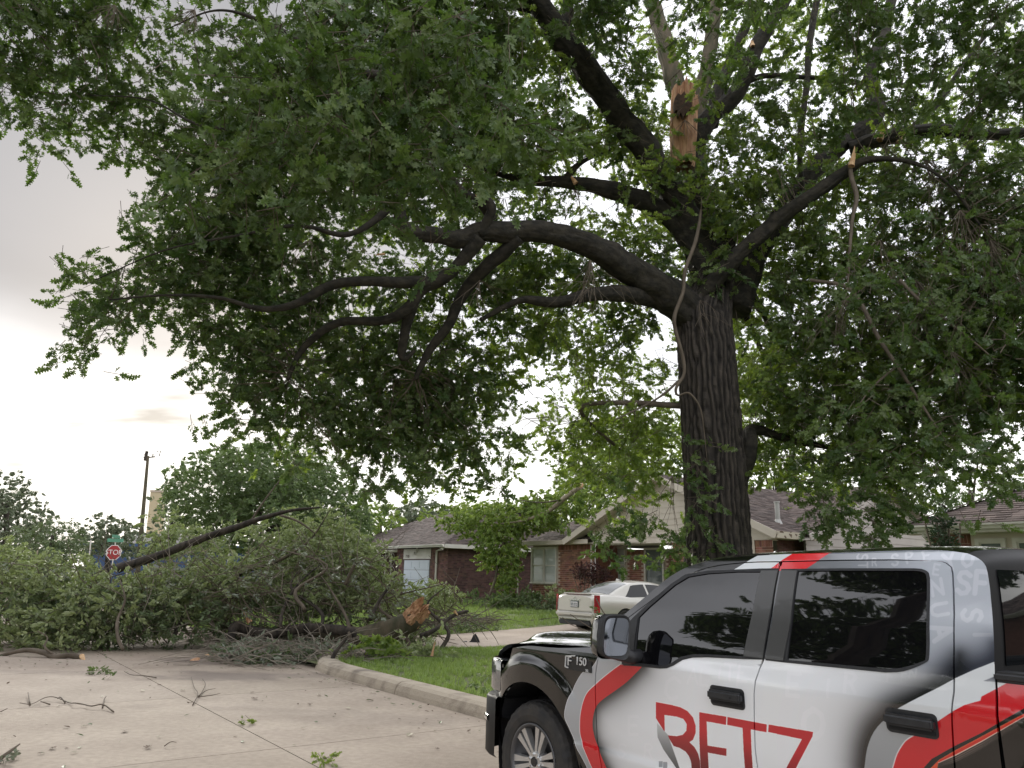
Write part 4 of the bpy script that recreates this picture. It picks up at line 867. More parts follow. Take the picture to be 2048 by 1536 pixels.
# BETZ lettering
zb = (.42, z4((1200, 1250))[1]); zr_ = (.66, z4((1200, 1200))[1])
LB = [(1050, 1092), (1150, 1110), (1215, 1127), (1262, 1152), (1300, 1195), (1318, 1250), (1318, 1300), (1300, 1345), (1275, 1362), (1310, 1395), (1335, 1440), (1350, 1500), (1352, 1580), (1335, 1660), (1290, 1720), (1262, 1722), (1262, 1670), (1285, 1610), (1292, 1536), (1286, 1490), (1272, 1455), (1250, 1425), (1210, 1400), (1170, 1388), (1125, 1315), (1190, 1322), (1232, 1312), (1255, 1285), (1258, 1240), (1235, 1205), (1190, 1190), (1108, 1178), (1110, 1295), (1050, 1200)]
LEt = [(1342, 1160), (1525, 1190), (1522, 1245), (1392, 1222), (1398, 1385), (1525, 1405), (1525, 1455), (1400, 1432), (1408, 1700), (1535, 1722), (1535, 1775), (1356, 1745)]
LT = [(1532, 1192), (1797, 1242), (1795, 1295), (1689, 1276), (1712, 1640), (1718, 1810), (1666, 1800), (1660, 1640), (1634, 1265), (1530, 1245)]
LZ = [(1810, 1243), (2109, 1293), (2105, 1322), (1994, 1536), (1912, 1740), (2110, 1775), (2110, 1830), (1850, 1790), (1850, 1750), (1929, 1536), (2034, 1342), (1806, 1293)]
for L_ in (LB, LEt, LT, LZ):
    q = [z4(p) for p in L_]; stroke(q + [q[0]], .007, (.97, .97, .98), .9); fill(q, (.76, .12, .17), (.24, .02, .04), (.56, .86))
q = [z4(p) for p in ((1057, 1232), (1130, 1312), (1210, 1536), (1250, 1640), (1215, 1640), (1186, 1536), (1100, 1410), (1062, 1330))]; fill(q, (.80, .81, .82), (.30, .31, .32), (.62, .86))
for a in ((1070, 1490, 25, 40), (1098, 1495, 28, 42)):
    fill([z4(p) for p in ((a[0], a[1]), (a[0] + a[2], a[1]), (a[0] + a[2], a[1] + a[3]), (a[0], a[1] + a[3]))], (.62, .63, .65))
# rear graphics
edge = cr([z5(p) for p in ((1560, 930), (1450, 990), (1350, 1040), (1160, 1140), (1085, 1205), (1010, 1290), (965, 1400), (945, 1536))], 3); edge += [(edge[-1][0] - .01, .6), (edge[-1][0] - .01, .4)]
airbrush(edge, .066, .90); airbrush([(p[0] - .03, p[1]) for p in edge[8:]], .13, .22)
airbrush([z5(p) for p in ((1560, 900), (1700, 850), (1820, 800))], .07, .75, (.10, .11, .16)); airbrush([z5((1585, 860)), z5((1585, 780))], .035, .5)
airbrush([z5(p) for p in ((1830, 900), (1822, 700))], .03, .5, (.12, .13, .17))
white = [(1160, 1140), (1350, 1040), (1450, 990), (1560, 930), (1680, 875), (1820, 820), (1835, 915), (1745, 950), (1910, 962), (1735, 1055), (1728, 1082), (1620, 1112), (1545, 1152), (1435, 1225), (1300, 1160)]
fill([z5(p) for p in white], (.86, .875, .885))
grey = [(1085, 1205), (1160, 1140), (1300, 1160), (1435, 1225), (1290, 1310), (1220, 1355), (1165, 1440), (1135, 1536)]
q = [z5(p) for p in grey]; fill(q + [(q[-1][0] - .01, .28)] + edge[::-1][:len(edge) - 9], (.66, .675, .69), (.50, .51, .52), (.6, 1.1))
redp = [(1435, 1225), (1545, 1152), (1620, 1112), (1728, 1082), (1735, 1055), (1910, 962), (2021, 955)]
q = [z5(p) for p in redp]; q2 = [z5(p) for p in ((1135, 1536), (1165, 1440), (1220, 1355), (1290, 1310))]
B1 = [z5(p) for p in ((1345, 1536), (1400, 1475), (1550, 1390), (1735, 1300), (2021, 1135))]; B2 = [z5(p) for p in ((1392, 1536), (1450, 1480), (1560, 1415), (1740, 1320), (2021, 1170))]
O2 = [z5(p) for p in ((1440, 1536), (1560, 1500), (1740, 1405), (2021, 1230))]
E_ = lambda l, k: l + [(l[-1][0] + .9 * k, l[-1][1] + .55 * k)]
lowL = lambda l: [(l[0][0] - .12, .28)] + l
fill(q + [(q[-1][0] + .8, q[-1][1] + .4)] + E_(B1, 1)[::-1] + [(B1[0][0] - .1, .28), (q2[0][0] - .02, .28)] + q2, RED)
stroke(cr(q2[::-1], 3), .005, (.95, .95, .96), .8)
fill(E_(B1, 1) + E_(B2, 1)[::-1] + [(B2[0][0] - .12, .28), (B1[0][0] - .12, .28)], (.03, .03, .033))
fill(E_(B2, 1) + E_(O2, 1)[::-1] + [(O2[0][0] - .1, .28), (B2[0][0] - .12, .28)], (.86, .30, .16))
sB = lambda t: [((1 - t) * a[0] + t * b[0], (1 - t) * a[1] + t * b[1]) for a, b in zip(E_(B2[1:], 1), E_(O2, 1))]
fill(sB(.10) + sB(.35)[::-1], (.80, .16, .12))
for t in (.45, .62, .78, .92): stroke(sB(t), .006, (.97, .93, .88), .9)
for t in (.53, .70, .86, 1.0): stroke(sB(t), .006, (.05, .04, .04), .8)
fill(E_(O2, 1) + [(5.0, .28), (O2[0][0] - .1, .28)], (.024, .024, .027))
fill([(4.2, .28), (4.2, 2), (5, 2), (5, .28)], (.024, .024, .027))
# roof rail: black, white, red
bl = [z4(p) for p in ((1560, 215), (1650, 153), (1760, 98))]; fill([(-1, 1.30), (-1, 2), (bl[-1][0], 2)] + bl[::-1] + [(bl[0][0], 1.3)], (.022, .022, .025))
q = [z5(p) for p in ((55, 206), (150, 150), (255, 92), (500, 84), (385, 140), (370, 155), (298, 206))]; fill(q, (.84, .86, .87))
q = [z5(p) for p in ((298, 206), (385, 140), (485, 84), (735, 80), (620, 150), (535, 206))]; fill(q, (.86, .11, .16))
wimg = bpy.data.images.new('wrap_print', IW, IH); buf = np.ones((IH, IW, 4), np.float32); buf[..., :3] = np.clip(IMG, 0, 1); wimg.pixels.foreach_set(buf.ravel()); wimg.pack()
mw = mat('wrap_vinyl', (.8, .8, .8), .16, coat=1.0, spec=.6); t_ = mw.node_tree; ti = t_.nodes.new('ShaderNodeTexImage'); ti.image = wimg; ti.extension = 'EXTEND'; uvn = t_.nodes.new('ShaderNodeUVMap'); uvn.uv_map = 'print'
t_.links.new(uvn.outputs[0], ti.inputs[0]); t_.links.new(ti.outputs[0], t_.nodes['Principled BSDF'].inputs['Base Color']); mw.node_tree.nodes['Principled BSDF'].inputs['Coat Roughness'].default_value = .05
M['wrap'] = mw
M['gloss_black'] = mat('gloss_black_paint', (.008, .008, .009), .12, coat=1.0, spec=.6)
M['tint_glass'] = mat('tinted_glass', (.004, .004, .005), .02, spec=.5, ior=1.75)
M['side_glass'] = mat('dark_side_glass', (.006, .007, .008), .03, spec=.5, ior=1.5)
M['satin_black'] = mat('satin_black', (.010, .010, .011), .5, spec=.25)
M['pillar'] = mat('satin_pillar', (.05, .05, .05), .28, spec=.7, coat=.3)
M['alloy'] = mat('alloy', (.62, .62, .62), .34, metal=.75); M['alloy_dark'] = mat('alloy_dark', (.10, .10, .105), .4, metal=.5)
M['mirror'] = mat('mirror_glass', (.13, .14, .165), .03, metal=1.0); M['lens'] = mat('lamp_lens', (.12, .125, .13), .06, spec=1.0, coat=1.0)
made = {}
def panel(name, outer, holes=(), off=0.0, thick=.018, m='wrap', cell=.045, parent=None, fl=True, fn=None):
    fn = fn or (lambda s, z: S(s, z, off, fl)); loops = [[Vector((x, y, 0)) for x, y in l] for l in [outer, *holes]]
    tri = tessellate_polygon(loops); flat = [p for l in loops for p in l]; bm = bmesh.new(); vs = [bm.verts.new(p) for p in flat]
    for t in tri:
        try: bm.faces.new([vs[i] for i in t])
        except ValueError: pass
    bmesh.ops.remove_doubles(bm, verts=bm.verts, dist=1e-5)
    xs = [p.x for p in flat]; ys = [p.y for p in flat]
    for ax, lo, hi in ((0, min(xs), max(xs)), (1, min(ys), max(ys))):
        k = math.ceil(lo / cell)
        while k * cell < hi:
            co = Vector((k * cell, 0, 0)) if ax == 0 else Vector((0, k * cell, 0)); no = Vector((1, 0, 0)) if ax == 0 else Vector((0, 1, 0))
            bmesh.ops.bisect_plane(bm, geom=bm.verts[:] + bm.edges[:] + bm.faces[:], dist=1e-5, plane_co=co, plane_no=no); k += 1
    bmesh.ops.remove_doubles(bm, verts=bm.verts, dist=2e-4)
    uvl = bm.loops.layers.uv.new('print'); bmesh.ops.recalc_face_normals(bm, faces=bm.faces)
    for f in bm.faces:
        for l in f.loops: l[uvl].uv = ((l.vert.co.x - IS0) / PS / IW, (l.vert.co.y - IZ0) / PS / IH)
    for v in bm.verts: v.co = fn(v.co.x, v.co.y)
    for f in bm.faces: f.normal_update()
    if sum(f.normal.y * f.calc_area() for f in bm.faces) > 0: bmesh.ops.reverse_faces(bm, faces=bm.faces)
    if thick:
        be = [e for e in bm.edges if e.is_boundary]
        for e in be: e.smooth = False
        r = bmesh.ops.extrude_edge_only(bm, edges=be)
        for v in r['geom']:
            if isinstance(v, bmesh.types.BMVert): v.co.y += thick
    for f in bm.faces: f.smooth = True
    me = bpy.data.meshes.new(name); bm.to_mesh(me); bm.free(); o = link(name, me, M[m], parent or truck); made.setdefault(name, []).append(o); return o
def mirror_copy(o, parent=None, m=None):
    me = o.data.copy(); a = np.empty(len(me.vertices) * 3, np.float32); me.vertices.foreach_get('co', a); a[1::3] = 2.0 - a[1::3]; me.vertices.foreach_set('co', a); me.flip_normals()
    c = bpy.data.objects.new(o.name.split('.')[0], me); COL.objects.link(c); c.parent = parent or o.parent
    if m: me.materials.clear(); me.materials.append(m)
    for k in o.keys(): c[k] = o[k]
    return c
GAP = .004
ah = arc(WC0, .43, .515, -12, 192, 30)   # front wheel opening
seam = cr([z7(p) for p in ((232, 492), (330, 476), (430, 470), (700, 492), (1100, 482))], 3)
fr_edge = [z7(p) for p in ((205, 600), (228, 500))]
fender_out = [(seam[0][0], seam[0][1])] + seam[1:] + [(Acut[0][0] - GAP, seam[-1][1])] + [(x - GAP, z) for x, z in Acut] + [ah[0]] + ah[1:] + [(-.72, .40), (-.72, .60), z7((120, 800)), fr_edge[0]]
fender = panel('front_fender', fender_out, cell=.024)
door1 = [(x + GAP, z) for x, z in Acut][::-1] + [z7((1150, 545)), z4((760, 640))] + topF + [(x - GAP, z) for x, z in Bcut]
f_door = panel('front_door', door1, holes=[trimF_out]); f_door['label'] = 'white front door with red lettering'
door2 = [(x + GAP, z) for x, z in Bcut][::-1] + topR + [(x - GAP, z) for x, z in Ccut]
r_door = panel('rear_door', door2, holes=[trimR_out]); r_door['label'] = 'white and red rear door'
up = lambda l, k=.006: [(x, z + k) for x, z in l]
cabside = [z4((700, 660))] + [p for p in sil] + cab + [(2.95, 1.0), (2.95, .40)] + [(x + GAP, z) for x, z in Ccut][::-1] + up(topR)[::-1][1:-1] + up(topF)[::-1] + [z4((745, 655))]
cabp = panel('cab_side', cabside)
bed_top = z5((1745, 948))[1]
ah2 = arc(WR0, .43, .515, -12, 192, 30)
bed = panel('bed_side', [(2.965, .42), (2.965, bed_top), (4.95, bed_top), (4.95, .45)] + ah2)
trF = panel('window_trim', trimF_out, holes=[glassF], off=.003, m='black_plastic')
trR = panel('window_trim', trimR_out, holes=[glassR], off=.003, m='black_plastic')
gF = panel('front_window', glassF, off=-.004, m='tint_glass', thick=0); gR = panel('rear_window', glassR, off=-.004, m='tint_glass', thick=0)
pF = panel('pillar_cover', [z4(p) for p in ((1764, 206), (1876, 204), (1835, 440), (1776, 797), (1648, 783), (1705, 500))], off=.009, m='pillar')
pR = panel('pillar_cover', [z5(p) for p in ((392, 203), (496, 205), (452, 560), (405, 812), (282, 800), (330, 560))], off=.009, m='pillar')
# hood
hs = [p for p in spline([(-.86, 1.03), (-.80, 1.10), (-.62, 1.165), (-.45, 1.195), (-.2, 1.215), (.2, 1.235), (.58, 1.245)], 4)]
v = []; f = []; nd_ = 40
for s, z in hs:
    for j in range(nd_ + 1):
        u = j / nd_; d = .075 + 1.85 * u; e = min(u, 1 - u); bul = .035 * sm(.10, .17, e) + .055 * min(1, e * 6) ** .6 - .018 * sm(.26, .34, e)
        fade = sm(-.86, -.55, s); sx = s - .10 * (1 - (2 * u - 1) ** 2) * (1 if s < 0 else max(0, 1 - s / .5)); v.append((sx, d + front(s) * (1 - 2 * u), z - .02 + bul * (.35 + .65 * fade)))
for i in range(len(hs) - 1):
    for j in range(nd_): q = i * (nd_ + 1) + j; f.append((q, q + 1, q + nd_ + 2, q + nd_ + 1))
hood = mesh('hood', v, f, M['gloss_black'], truck, smooth=True)
mesh('fender_shoulder', [(s, .035 + front(s), z - .004) for s, z in hs] + [(s, .078 + front(s), z - .022) for s, z in hs], [(i, i + 1, i + 1 + len(hs), i + len(hs)) for i in range(len(hs) - 1)], M['gloss_black'], truck, smooth=True)
# windshield and roof lofted from the driver-side edge
iw = next(i for i, p in enumerate(sil) if p[0] > z4((1290, 170))[0])
def loft(name, edge, bulge_s, crown, m, n=24, parent=None):
    v = []; f = []
    for i, (s, z) in enumerate(edge):
        a = S(s, z); t0 = i / max(1, len(edge) - 1)
        for j in range(n + 1):
            u = j / n; b = 1 - (2 * u - 1) ** 2; bs = bulge_s[0] + (bulge_s[1] - bulge_s[0]) * t0; cr_ = crown[0] + (crown[1] - crown[0]) * t0
            v.append((a.x + bs * b, a.y + (2.0 - 2 * a.y) * u, a.z + cr_ * b ** .6))
    for i in range(len(edge) - 1):
        for j in range(n): q = i * (n + 1) + j; f.append((q, q + 1, q + n + 2, q + n + 1))
    return mesh(name, v, f, M[m], parent or truck, smooth=True)
loft('windshield', [(x, y - .004) for x, y in sil[:iw + 1]], (-.24, -.10), (.0, .045), 'tint_glass')
loft('roof', [(x, y) for x, y in sil[iw:]], (-.10, .04), (.045, .040), 'gloss_black')
ce = [(x, y) for x, y in cab] + [(2.95, .9)]
v = []; f = []; n = 20
for s, z in ce:
    a = S(s, z)
    for j in range(n + 1): u = j / n; b = 1 - (2 * u - 1) ** 2; v.append((a.x + .035 * b, a.y + (2 - 2 * a.y) * u, z + (.040 * b ** .6 * sm(1.70, 1.84, z))))
for i in range(len(ce) - 1):
    for j in range(n): q = i * (n + 1) + j; f.append((q, q + 1, q + n + 2, q + n + 1))
mesh('cab_back', v, f, M['satin_black'], truck, smooth=True)
cs = lambda z: float(np.interp(z, [p[1] for p in cab[::-1]], [p[0] for p in cab[::-1]]))
v = []; f = []
for i in range(9):
    z = 1.36 + (1.765 - 1.36) * i / 8; a = S(cs(z), z)
    for j in range(n + 1): u = .045 + .91 * j / n; b = 1 - (2 * u - 1) ** 2; v.append((a.x + .035 * b + .006, a.y + (2 - 2 * a.y) * u, z))
for i in range(8):
    for j in range(n): q = i * (n + 1) + j; f.append((q, q + 1, q + n + 2, q + n + 1))
mesh('rear_glass', v, f, M['side_glass'], truck, smooth=True)
# bed: rail cap, inner walls, floor, tailgate
def tb(name, lo, hi, m, bev=.01, parent=None):
    lo = Vector(lo); hi = Vector(hi); bm = bmesh.new(); bmesh.ops.create_cube(bm, size=1)
    for v_ in bm.verts: v_.co = Vector(((lo.x + hi.x) / 2 + v_.co.x * (hi.x - lo.x), (lo.y + hi.y) / 2 + v_.co.y * (hi.y - lo.y), (lo.z + hi.z) / 2 + v_.co.z * (hi.z - lo.z)))
    if bev: bmesh.ops.bevel(bm, geom=bm.edges[:], offset=bev, segments=3, affect='EDGES')
    me = bpy.data.meshes.new(name); bm.to_mesh(me); bm.free(); o = link(name, me, M[m], parent or truck); smooth_by_angle(o); return o
rc = tb('bed_rail_cap', (2.955, .012, bed_top + .002), (4.96, .13, bed_top + .043), 'black_plastic', .012); mirror_copy(rc)
tb('bed_floor', (2.98, .10, .72), (4.93, 1.9, .76), 'black_plastic', 0)
tb('bed_inner_wall', (2.98, .10, .5), (4.93, .13, bed_top), 'black_plastic', 0); tb('bed_inner_wall', (2.98, 1.87, .5), (4.93, 1.90, bed_top), 'black_plastic', 0)
tb('tailgate', (4.90, .06, .55), (4.96, 1.94, bed_top + .02), 'gloss_black', .01)
tb('underbody', (-.80, .22, .30), (4.7, 1.78, .52), 'black_plastic', 0)
tb('cab_floor', (.45, .12, .38), (2.93, 1.88, 1.0), 'dark' if 'dark' in M else 'black_plastic', 0)
tb('running_board', (.50, -.02, .30), (2.9, .14, .34), 'black_plastic', .01)
# front end
plan = [(.03, -.60), (.055, -.72), (.10, -.82), (.19, -.91), (.34, -.965), (.60, -1.0), (1.0, -1.015)]; plan = plan + [(2 - d, s) for d, s in plan[::-1][1:]]
def band(name, z0, z1, off, m, i0=0, i1=None, rnd=.02):
    pl_ = plan[i0:i1]; v = []; zs = [(z0, off + rnd), (z0 + rnd, off), (z1 - rnd, off), (z1, off + rnd)]; pl_ = spline(pl_, 4)
    for z, o in zs:
        for d, s in pl_: v.append((s + o * (1 if True else 0), d + (o if d < 1 else -o) * .5, z))
    n = len(pl_); f = [(i * n + j, i * n + j + 1, (i + 1) * n + j + 1, (i + 1) * n + j) for i in range(3) for j in range(n - 1)]
    v += [(-.5, d, z1) for d, s in pl_]; f += [(3 * n + j, 3 * n + j + 1, 4 * n + j + 1, 4 * n + j) for j in range(n - 1)]
    return mesh(name, v, f, M[m], truck, smooth=True)
band('bumper', .36, .79, -.03, 'satin_black'); band('bumper_trim', .595, .645, -.045, 'chrome', 1, -1, .012); band('grille', .80, 1.08, .03, 'black_metal', 3, -3)
for i in range(4): band('grille_bar', .83 + i * .062, .855 + i * .062, .012, 'chrome', 4, -4, .006)
hl = band('headlight', .82, 1.06, .004, 'lens', 0, 4); mirror_copy(hl)
tb('headlight_trim', (-.70, .055, 1.0), (-.60, .075, 1.03), 'chrome', .003)
# wheel-house liners
for c in (WC0, WR0):
    v = []; f = []; a_ = arc(c, .43, .53, -20, 200, 24)
    for d in (.03, .42): v += [(x, d + (0 if d > .1 else front(x) - .0), z) for x, z in a_]
    n = len(a_); f = [(j, j + 1, n + j + 1, n + j) for j in range(n - 1)] + [tuple(range(n, 2 * n))]
    mirror_copy(mesh('wheel_liner', v, f, M['dark'], truck))
    v = []; a1_ = arc(c, .43, .515, -12, 192, 40); a2_ = arc(c, .43, .548, -12, 192, 40); n = len(a1_)
    for a_, o in ((a1_, .0), (a1_, .006), (a2_, .010), (a2_, .0)): v += [tuple(S(x, max(z, .27), o)) for x, z in a_]
    f = [(i * n + j, i * n + j + 1, (i + 1) * n + j + 1, (i + 1) * n + j) for i in range(3) for j in range(n - 1)]
    if c == WR0: mirror_copy(mesh('arch_moulding', v, f, M['black_plastic'], truck, smooth=True))
# wheels
def make_wheel(parent, cx, yface, cz, R=.405, wd=.275, flip=1, rimr=.252):
    prof = [(rimr, .02), (rimr + .02, .005), (rimr + .06, -.004), (R - .05, .0), (R - .018, .018), (R - .004, .045), (R, .09), (R, wd - .09), (R - .004, wd - .045), (R - .018, wd - .02), (R - .05, wd), (rimr, wd - .02)]
    n = 72; v = []
    for a in range(n):
        an = 2 * math.pi * a / n
        for r, y in prof:
            rr = r - (.007 if (a % 2 == 0 and r > R - .02) else 0) - (.004 if (a % 4 < 2 and R - .06 < r < R - .01) else 0); v.append((cx + rr * math.cos(an), yface + y * flip, cz + rr * math.sin(an)))
    k = len(prof); f = [(a * k + j, a * k + j + 1, ((a + 1) % n) * k + j + 1, ((a + 1) % n) * k + j) for a in range(n) for j in range(k - 1)]
    wh = mesh('wheel', v, f, M['rubber'], parent); wh['label'] = 'black tyre wheel with machined alloy rim'
    # grooves on the tread
    for gy in (.085, .1375, .19):
        g = MB(); g.tube([(cx + (R + .0008) * math.cos(a_), yface + gy * flip, cz + (R + .0008) * math.sin(a_)) for a_ in [i * math.pi / 30 for i in range(61)]], .005, 4, cap=False); g.build('tread_groove', M['dark'], wh)
    prof = [(rimr + .006, .012), (rimr + .004, .004), (rimr - .010, .006), (rimr - .018, .03), (rimr - .03, .09), (.14, .14), (.0, .14)]; k = len(prof); n = 48
    v = [(cx + r * math.cos(2 * math.pi * a / n), yface + y * flip, cz + r * math.sin(2 * math.pi * a / n)) for a in range(n) for r, y in prof]
    f = [(a * k + j, a * k + j + 1, ((a + 1) % n) * k + j + 1, ((a + 1) % n) * k + j) for a in range(n) for j in range(k - 1)]
    rim = mesh('rim', v, f, M['alloy_dark'], wh, smooth=True)
    mb = MB()
    for i in range(6):
        for sg in (-1, 1):
            an = math.radians(60 * i + 12)
            def pt(r, lat, y): c_, s_ = math.cos(an), math.sin(an); return (cx + r * c_ - lat * s_, yface + y * flip, cz + r * s_ + lat * c_)
            q_ = rimr / .252
            P0 = [(.05, sg * .003), (.05, sg * .027), (.12 * q_, sg * .036 * q_), (rimr - .010, sg * .062 * q_), (rimr - .010, sg * .014 * q_), (.12 * q_, sg * .008)]
            top = [pt(r, l, .020 + .02 * (1 - r / rimr)) for r, l in P0]; bot = [pt(r * .99 + .002, l, .075) for r, l in P0]; q = len(P0)
            mb.add(top + bot, [tuple(range(q)), tuple(range(q, 2 * q))[::-1]] + [(j, (j + 1) % q, (j + 1) % q + q, j + q) for j in range(q)])
    sp = mb.build('spokes', M['alloy'], wh)
    mb = MB(); mb.tube([(cx, yface + .10 * flip, cz), (cx, yface + .028 * flip, cz)], [.078, .066], 24); mb.build('hub', M['alloy'], wh)
    mb = MB(); mb.tube([(cx, yface + .03 * flip, cz), (cx, yface + .018 * flip, cz)], [.034, .030], 20); mb.build('centre_cap', M['black_metal'], wh)
    for i in range(6):
        an = math.radians(60 * i + 42); p_ = (cx + .052 * math.cos(an), cz + .052 * math.sin(an)); mb = MB(); mb.tube([(p_[0], yface + .03 * flip, p_[1]), (p_[0], yface + .014 * flip, p_[1])], .009, 6); mb.build('lug_nut', M['chrome'], wh)
    return wh
for c in (WC0, WR0): make_wheel(truck, c, .035, WZ); make_wheel(truck, c, 1.965, WZ, flip=-1)
# door handles: recessed cup and bar
def handle(zf, x0, x1, y0, y1, key):
    cx_, cz_ = zf(((x0 + x1) / 2, (y0 + y1) / 2)); hw_ = (zf((x1, (y0 + y1) / 2))[0] - zf((x0, (y0 + y1) / 2))[0]) / 2; hh = (zf(((x0 + x1) / 2, y0))[1] - zf(((x0 + x1) / 2, y1))[1]) / 2
    def rr(w_, h, r, n=5): return [p for (ax_, az, a_) in ((w_ - r, h - r, 0), (-w_ + r, h - r, 90), (-w_ + r, -h + r, 180), (w_ - r, -h + r, 270)) for p in arc(cx_ + ax_, cz_ + az, r, a_, a_ + 90, n)]
    tilt = 0
    rim_ = panel('handle_recess', rr(hw_, hh, .022), off=.004, thick=.008, m='black_plastic', cell=.5)
    o = tb('door_handle', (cx_ - hw_ * .97, dprof(cz_) - .045, cz_ - hh * .35), (cx_ + hw_ * .97, dprof(cz_) - .004, cz_ + hh * .62), 'black_plastic', .012)
    o2 = tb('handle_shade_strip', (cx_ - hw_ * .9, dprof(cz_) - .008, cz_ - hh * .75), (cx_ + hw_ * .9, dprof(cz_) - .003, cz_ - hh * .42), 'dark', .002)  # dark strip stands in for the shade under the handle bar
    if key: mb = MB(); mb.tube([(cx_ + hw_ * .45, dprof(cz_) - .046, cz_ + hh * .1), (cx_ + hw_ * .45, dprof(cz_) - .047, cz_ + hh * .1)], .006, 10); mb.build('keyhole', M['dark'], o)
    for q in (rim_, o): mirror_copy(q)
handle(z4, 1418, 1645, 990, 1128, True); handle(z5, 1092, 1435, 1150, 1315, False)
# mirror
mc = TR(1222, 1272, -.17); ms, mz = mc; mb = MB(); prof = []
def sup(n, a, b, e=4.6): return [(a * math.copysign(abs(math.cos(t)) ** (2 / e), math.cos(t)), b * math.copysign(abs(math.sin(t)) ** (2 / e), math.sin(t))) for t in [2 * math.pi * i / n for i in range(n)]]
ring = sup(28, 1, 1); v = []; lv = [(-.075, .45), (-.06, .78), (-.03, .94), (.02, 1.0), (.055, .985), (.065, .95), (.060, .90)]
mw_, mh = .095, .132
for ds, k in lv:
    for y, z in ring:
        zz_ = z * mh * k; yy = y * mw_ * k - .02 * (z + 1) * 0; v.append((ms + ds + .05 * (y * .5), -.185 + yy + .012 * z, mz + zz_ + .02 * y * (-1 if z < 0 else 0)))
n = 28; f = [(i * n + j, i * n + (j + 1) % n, (i + 1) * n + (j + 1) % n, (i + 1) * n + j) for i in range(len(lv) - 1) for j in range(n)] + [tuple(range(n))[::-1], tuple(range((len(lv) - 1) * n, len(lv) * n))]
mir = mesh('side_mirror', v, f, M['black_plastic'], truck, smooth=True); mir['label'] = 'black door mirror'; smooth_by_angle(mir, 50)
gv_ = [(ms + .064 + .05 * (y * .5), -.185 + y * mw_ * .82 + .012 * z, mz + z * mh * .84) for y, z in ring]; mgl = mesh('mirror_glass', gv_, [tuple(range(n))], M['mirror'], mir)
skin = [(ms + ds - .002 + .05 * (y * .5), -.185 + y * mw_ * k * 1.01 + .012 * z, mz + z * mh * k * 1.01) for ds, k in lv[:4] for y, z in ring]
mesh('mirror_cap', skin, [(i * n + j, i * n + (j + 1) % n, (i + 1) * n + (j + 1) % n, (i + 1) * n + j) for i in range(3) for j in range(n)] + [tuple(range(n))[::-1]], M['gloss_black'], mir, smooth=True)
mb = MB(); mb.tube([(ms, -.10, mz - .10), (ms + .03, -.02, mz - .13), (ms + .05, .04, mz - .12)], [.05, .04, .045], 10); mb.build('mirror_arm', M['black_plastic'], mir, smooth=True)
sailq = [z4(p) for p in ((826, 838), (893, 842), (935, 520), (905, 530), (860, 620), (835, 720))]; sail = panel('mirror_sail', sailq, off=.008, m='black_plastic')
for o in (f_door, r_door, fender, cabp, bed, trF, trR, gF, gR, pF, pR, mir, sail): mirror_copy(o)
# badge
bx0, bz0 = z7((775, 680)); bx1, bz1 = z7((1045, 610)); bc = ((bx0 + bx1) / 2, (bz0 + bz1) / 2)
tb('badge_plate', (bx0 + .01, dprof(bc[1]) - .006, bz0 + .004 - .02), (bx1, dprof(bc[1]) - .001, bz1 - .015), 'black_metal', .002)
def badge(txt, size, x, z, m, off=.012, ext=.003, scale=1.0):
    o = letters(txt, size, Vector((0, 0, 0)), M[m], truck, Vector((1, 0, 0)), Vector((0, -1, 0)), ext, 'badge_lettering'); a = np.empty(len(o.data.vertices) * 3, np.float32); o.data.vertices.foreach_get('co', a); a = a.reshape(-1, 3); a[:, 0] = a[:, 0] * scale + x; a[:, 1] += dprof(z) - off; a[:, 2] += z; o.data.vertices.foreach_set('co', a.ravel()); return o
bw = bx1 - bx0; M['badge'] = mat('badge_silver', (.72, .73, .74), .25, metal=.3)
badge('F', .088, bx0 + bw * .20, bc[1] + .004, 'badge', scale=1.15); badge('150', .074, bx0 + bw * .64, bc[1] + .012, 'badge', scale=1.0); badge('XL', .026, bx0 + bw * .86, bc[1] - .040, 'badge')
mb = MB()
for a, b in (((-.005, .035), (.09, .045)), ((-.005, .035), (-.012, -.035)), ((-.012, -.035), (.02, -.038))): mb.tube([(bx0 + .02 + a[0], dprof(bc[1]) - .010, bc[1] + a[1]), (bx0 + .02 + b[0], dprof(bc[1]) - .010, bc[1] + b[1])], .005, 4)
mb.build('badge_frame', M['badge'], truck)
mb = MB(); fx, fz = z7((1065, 1500)); mb.tube([(fx, dprof(fz) - .001, fz), (fx, dprof(fz) - .006, fz)], .008, 8)
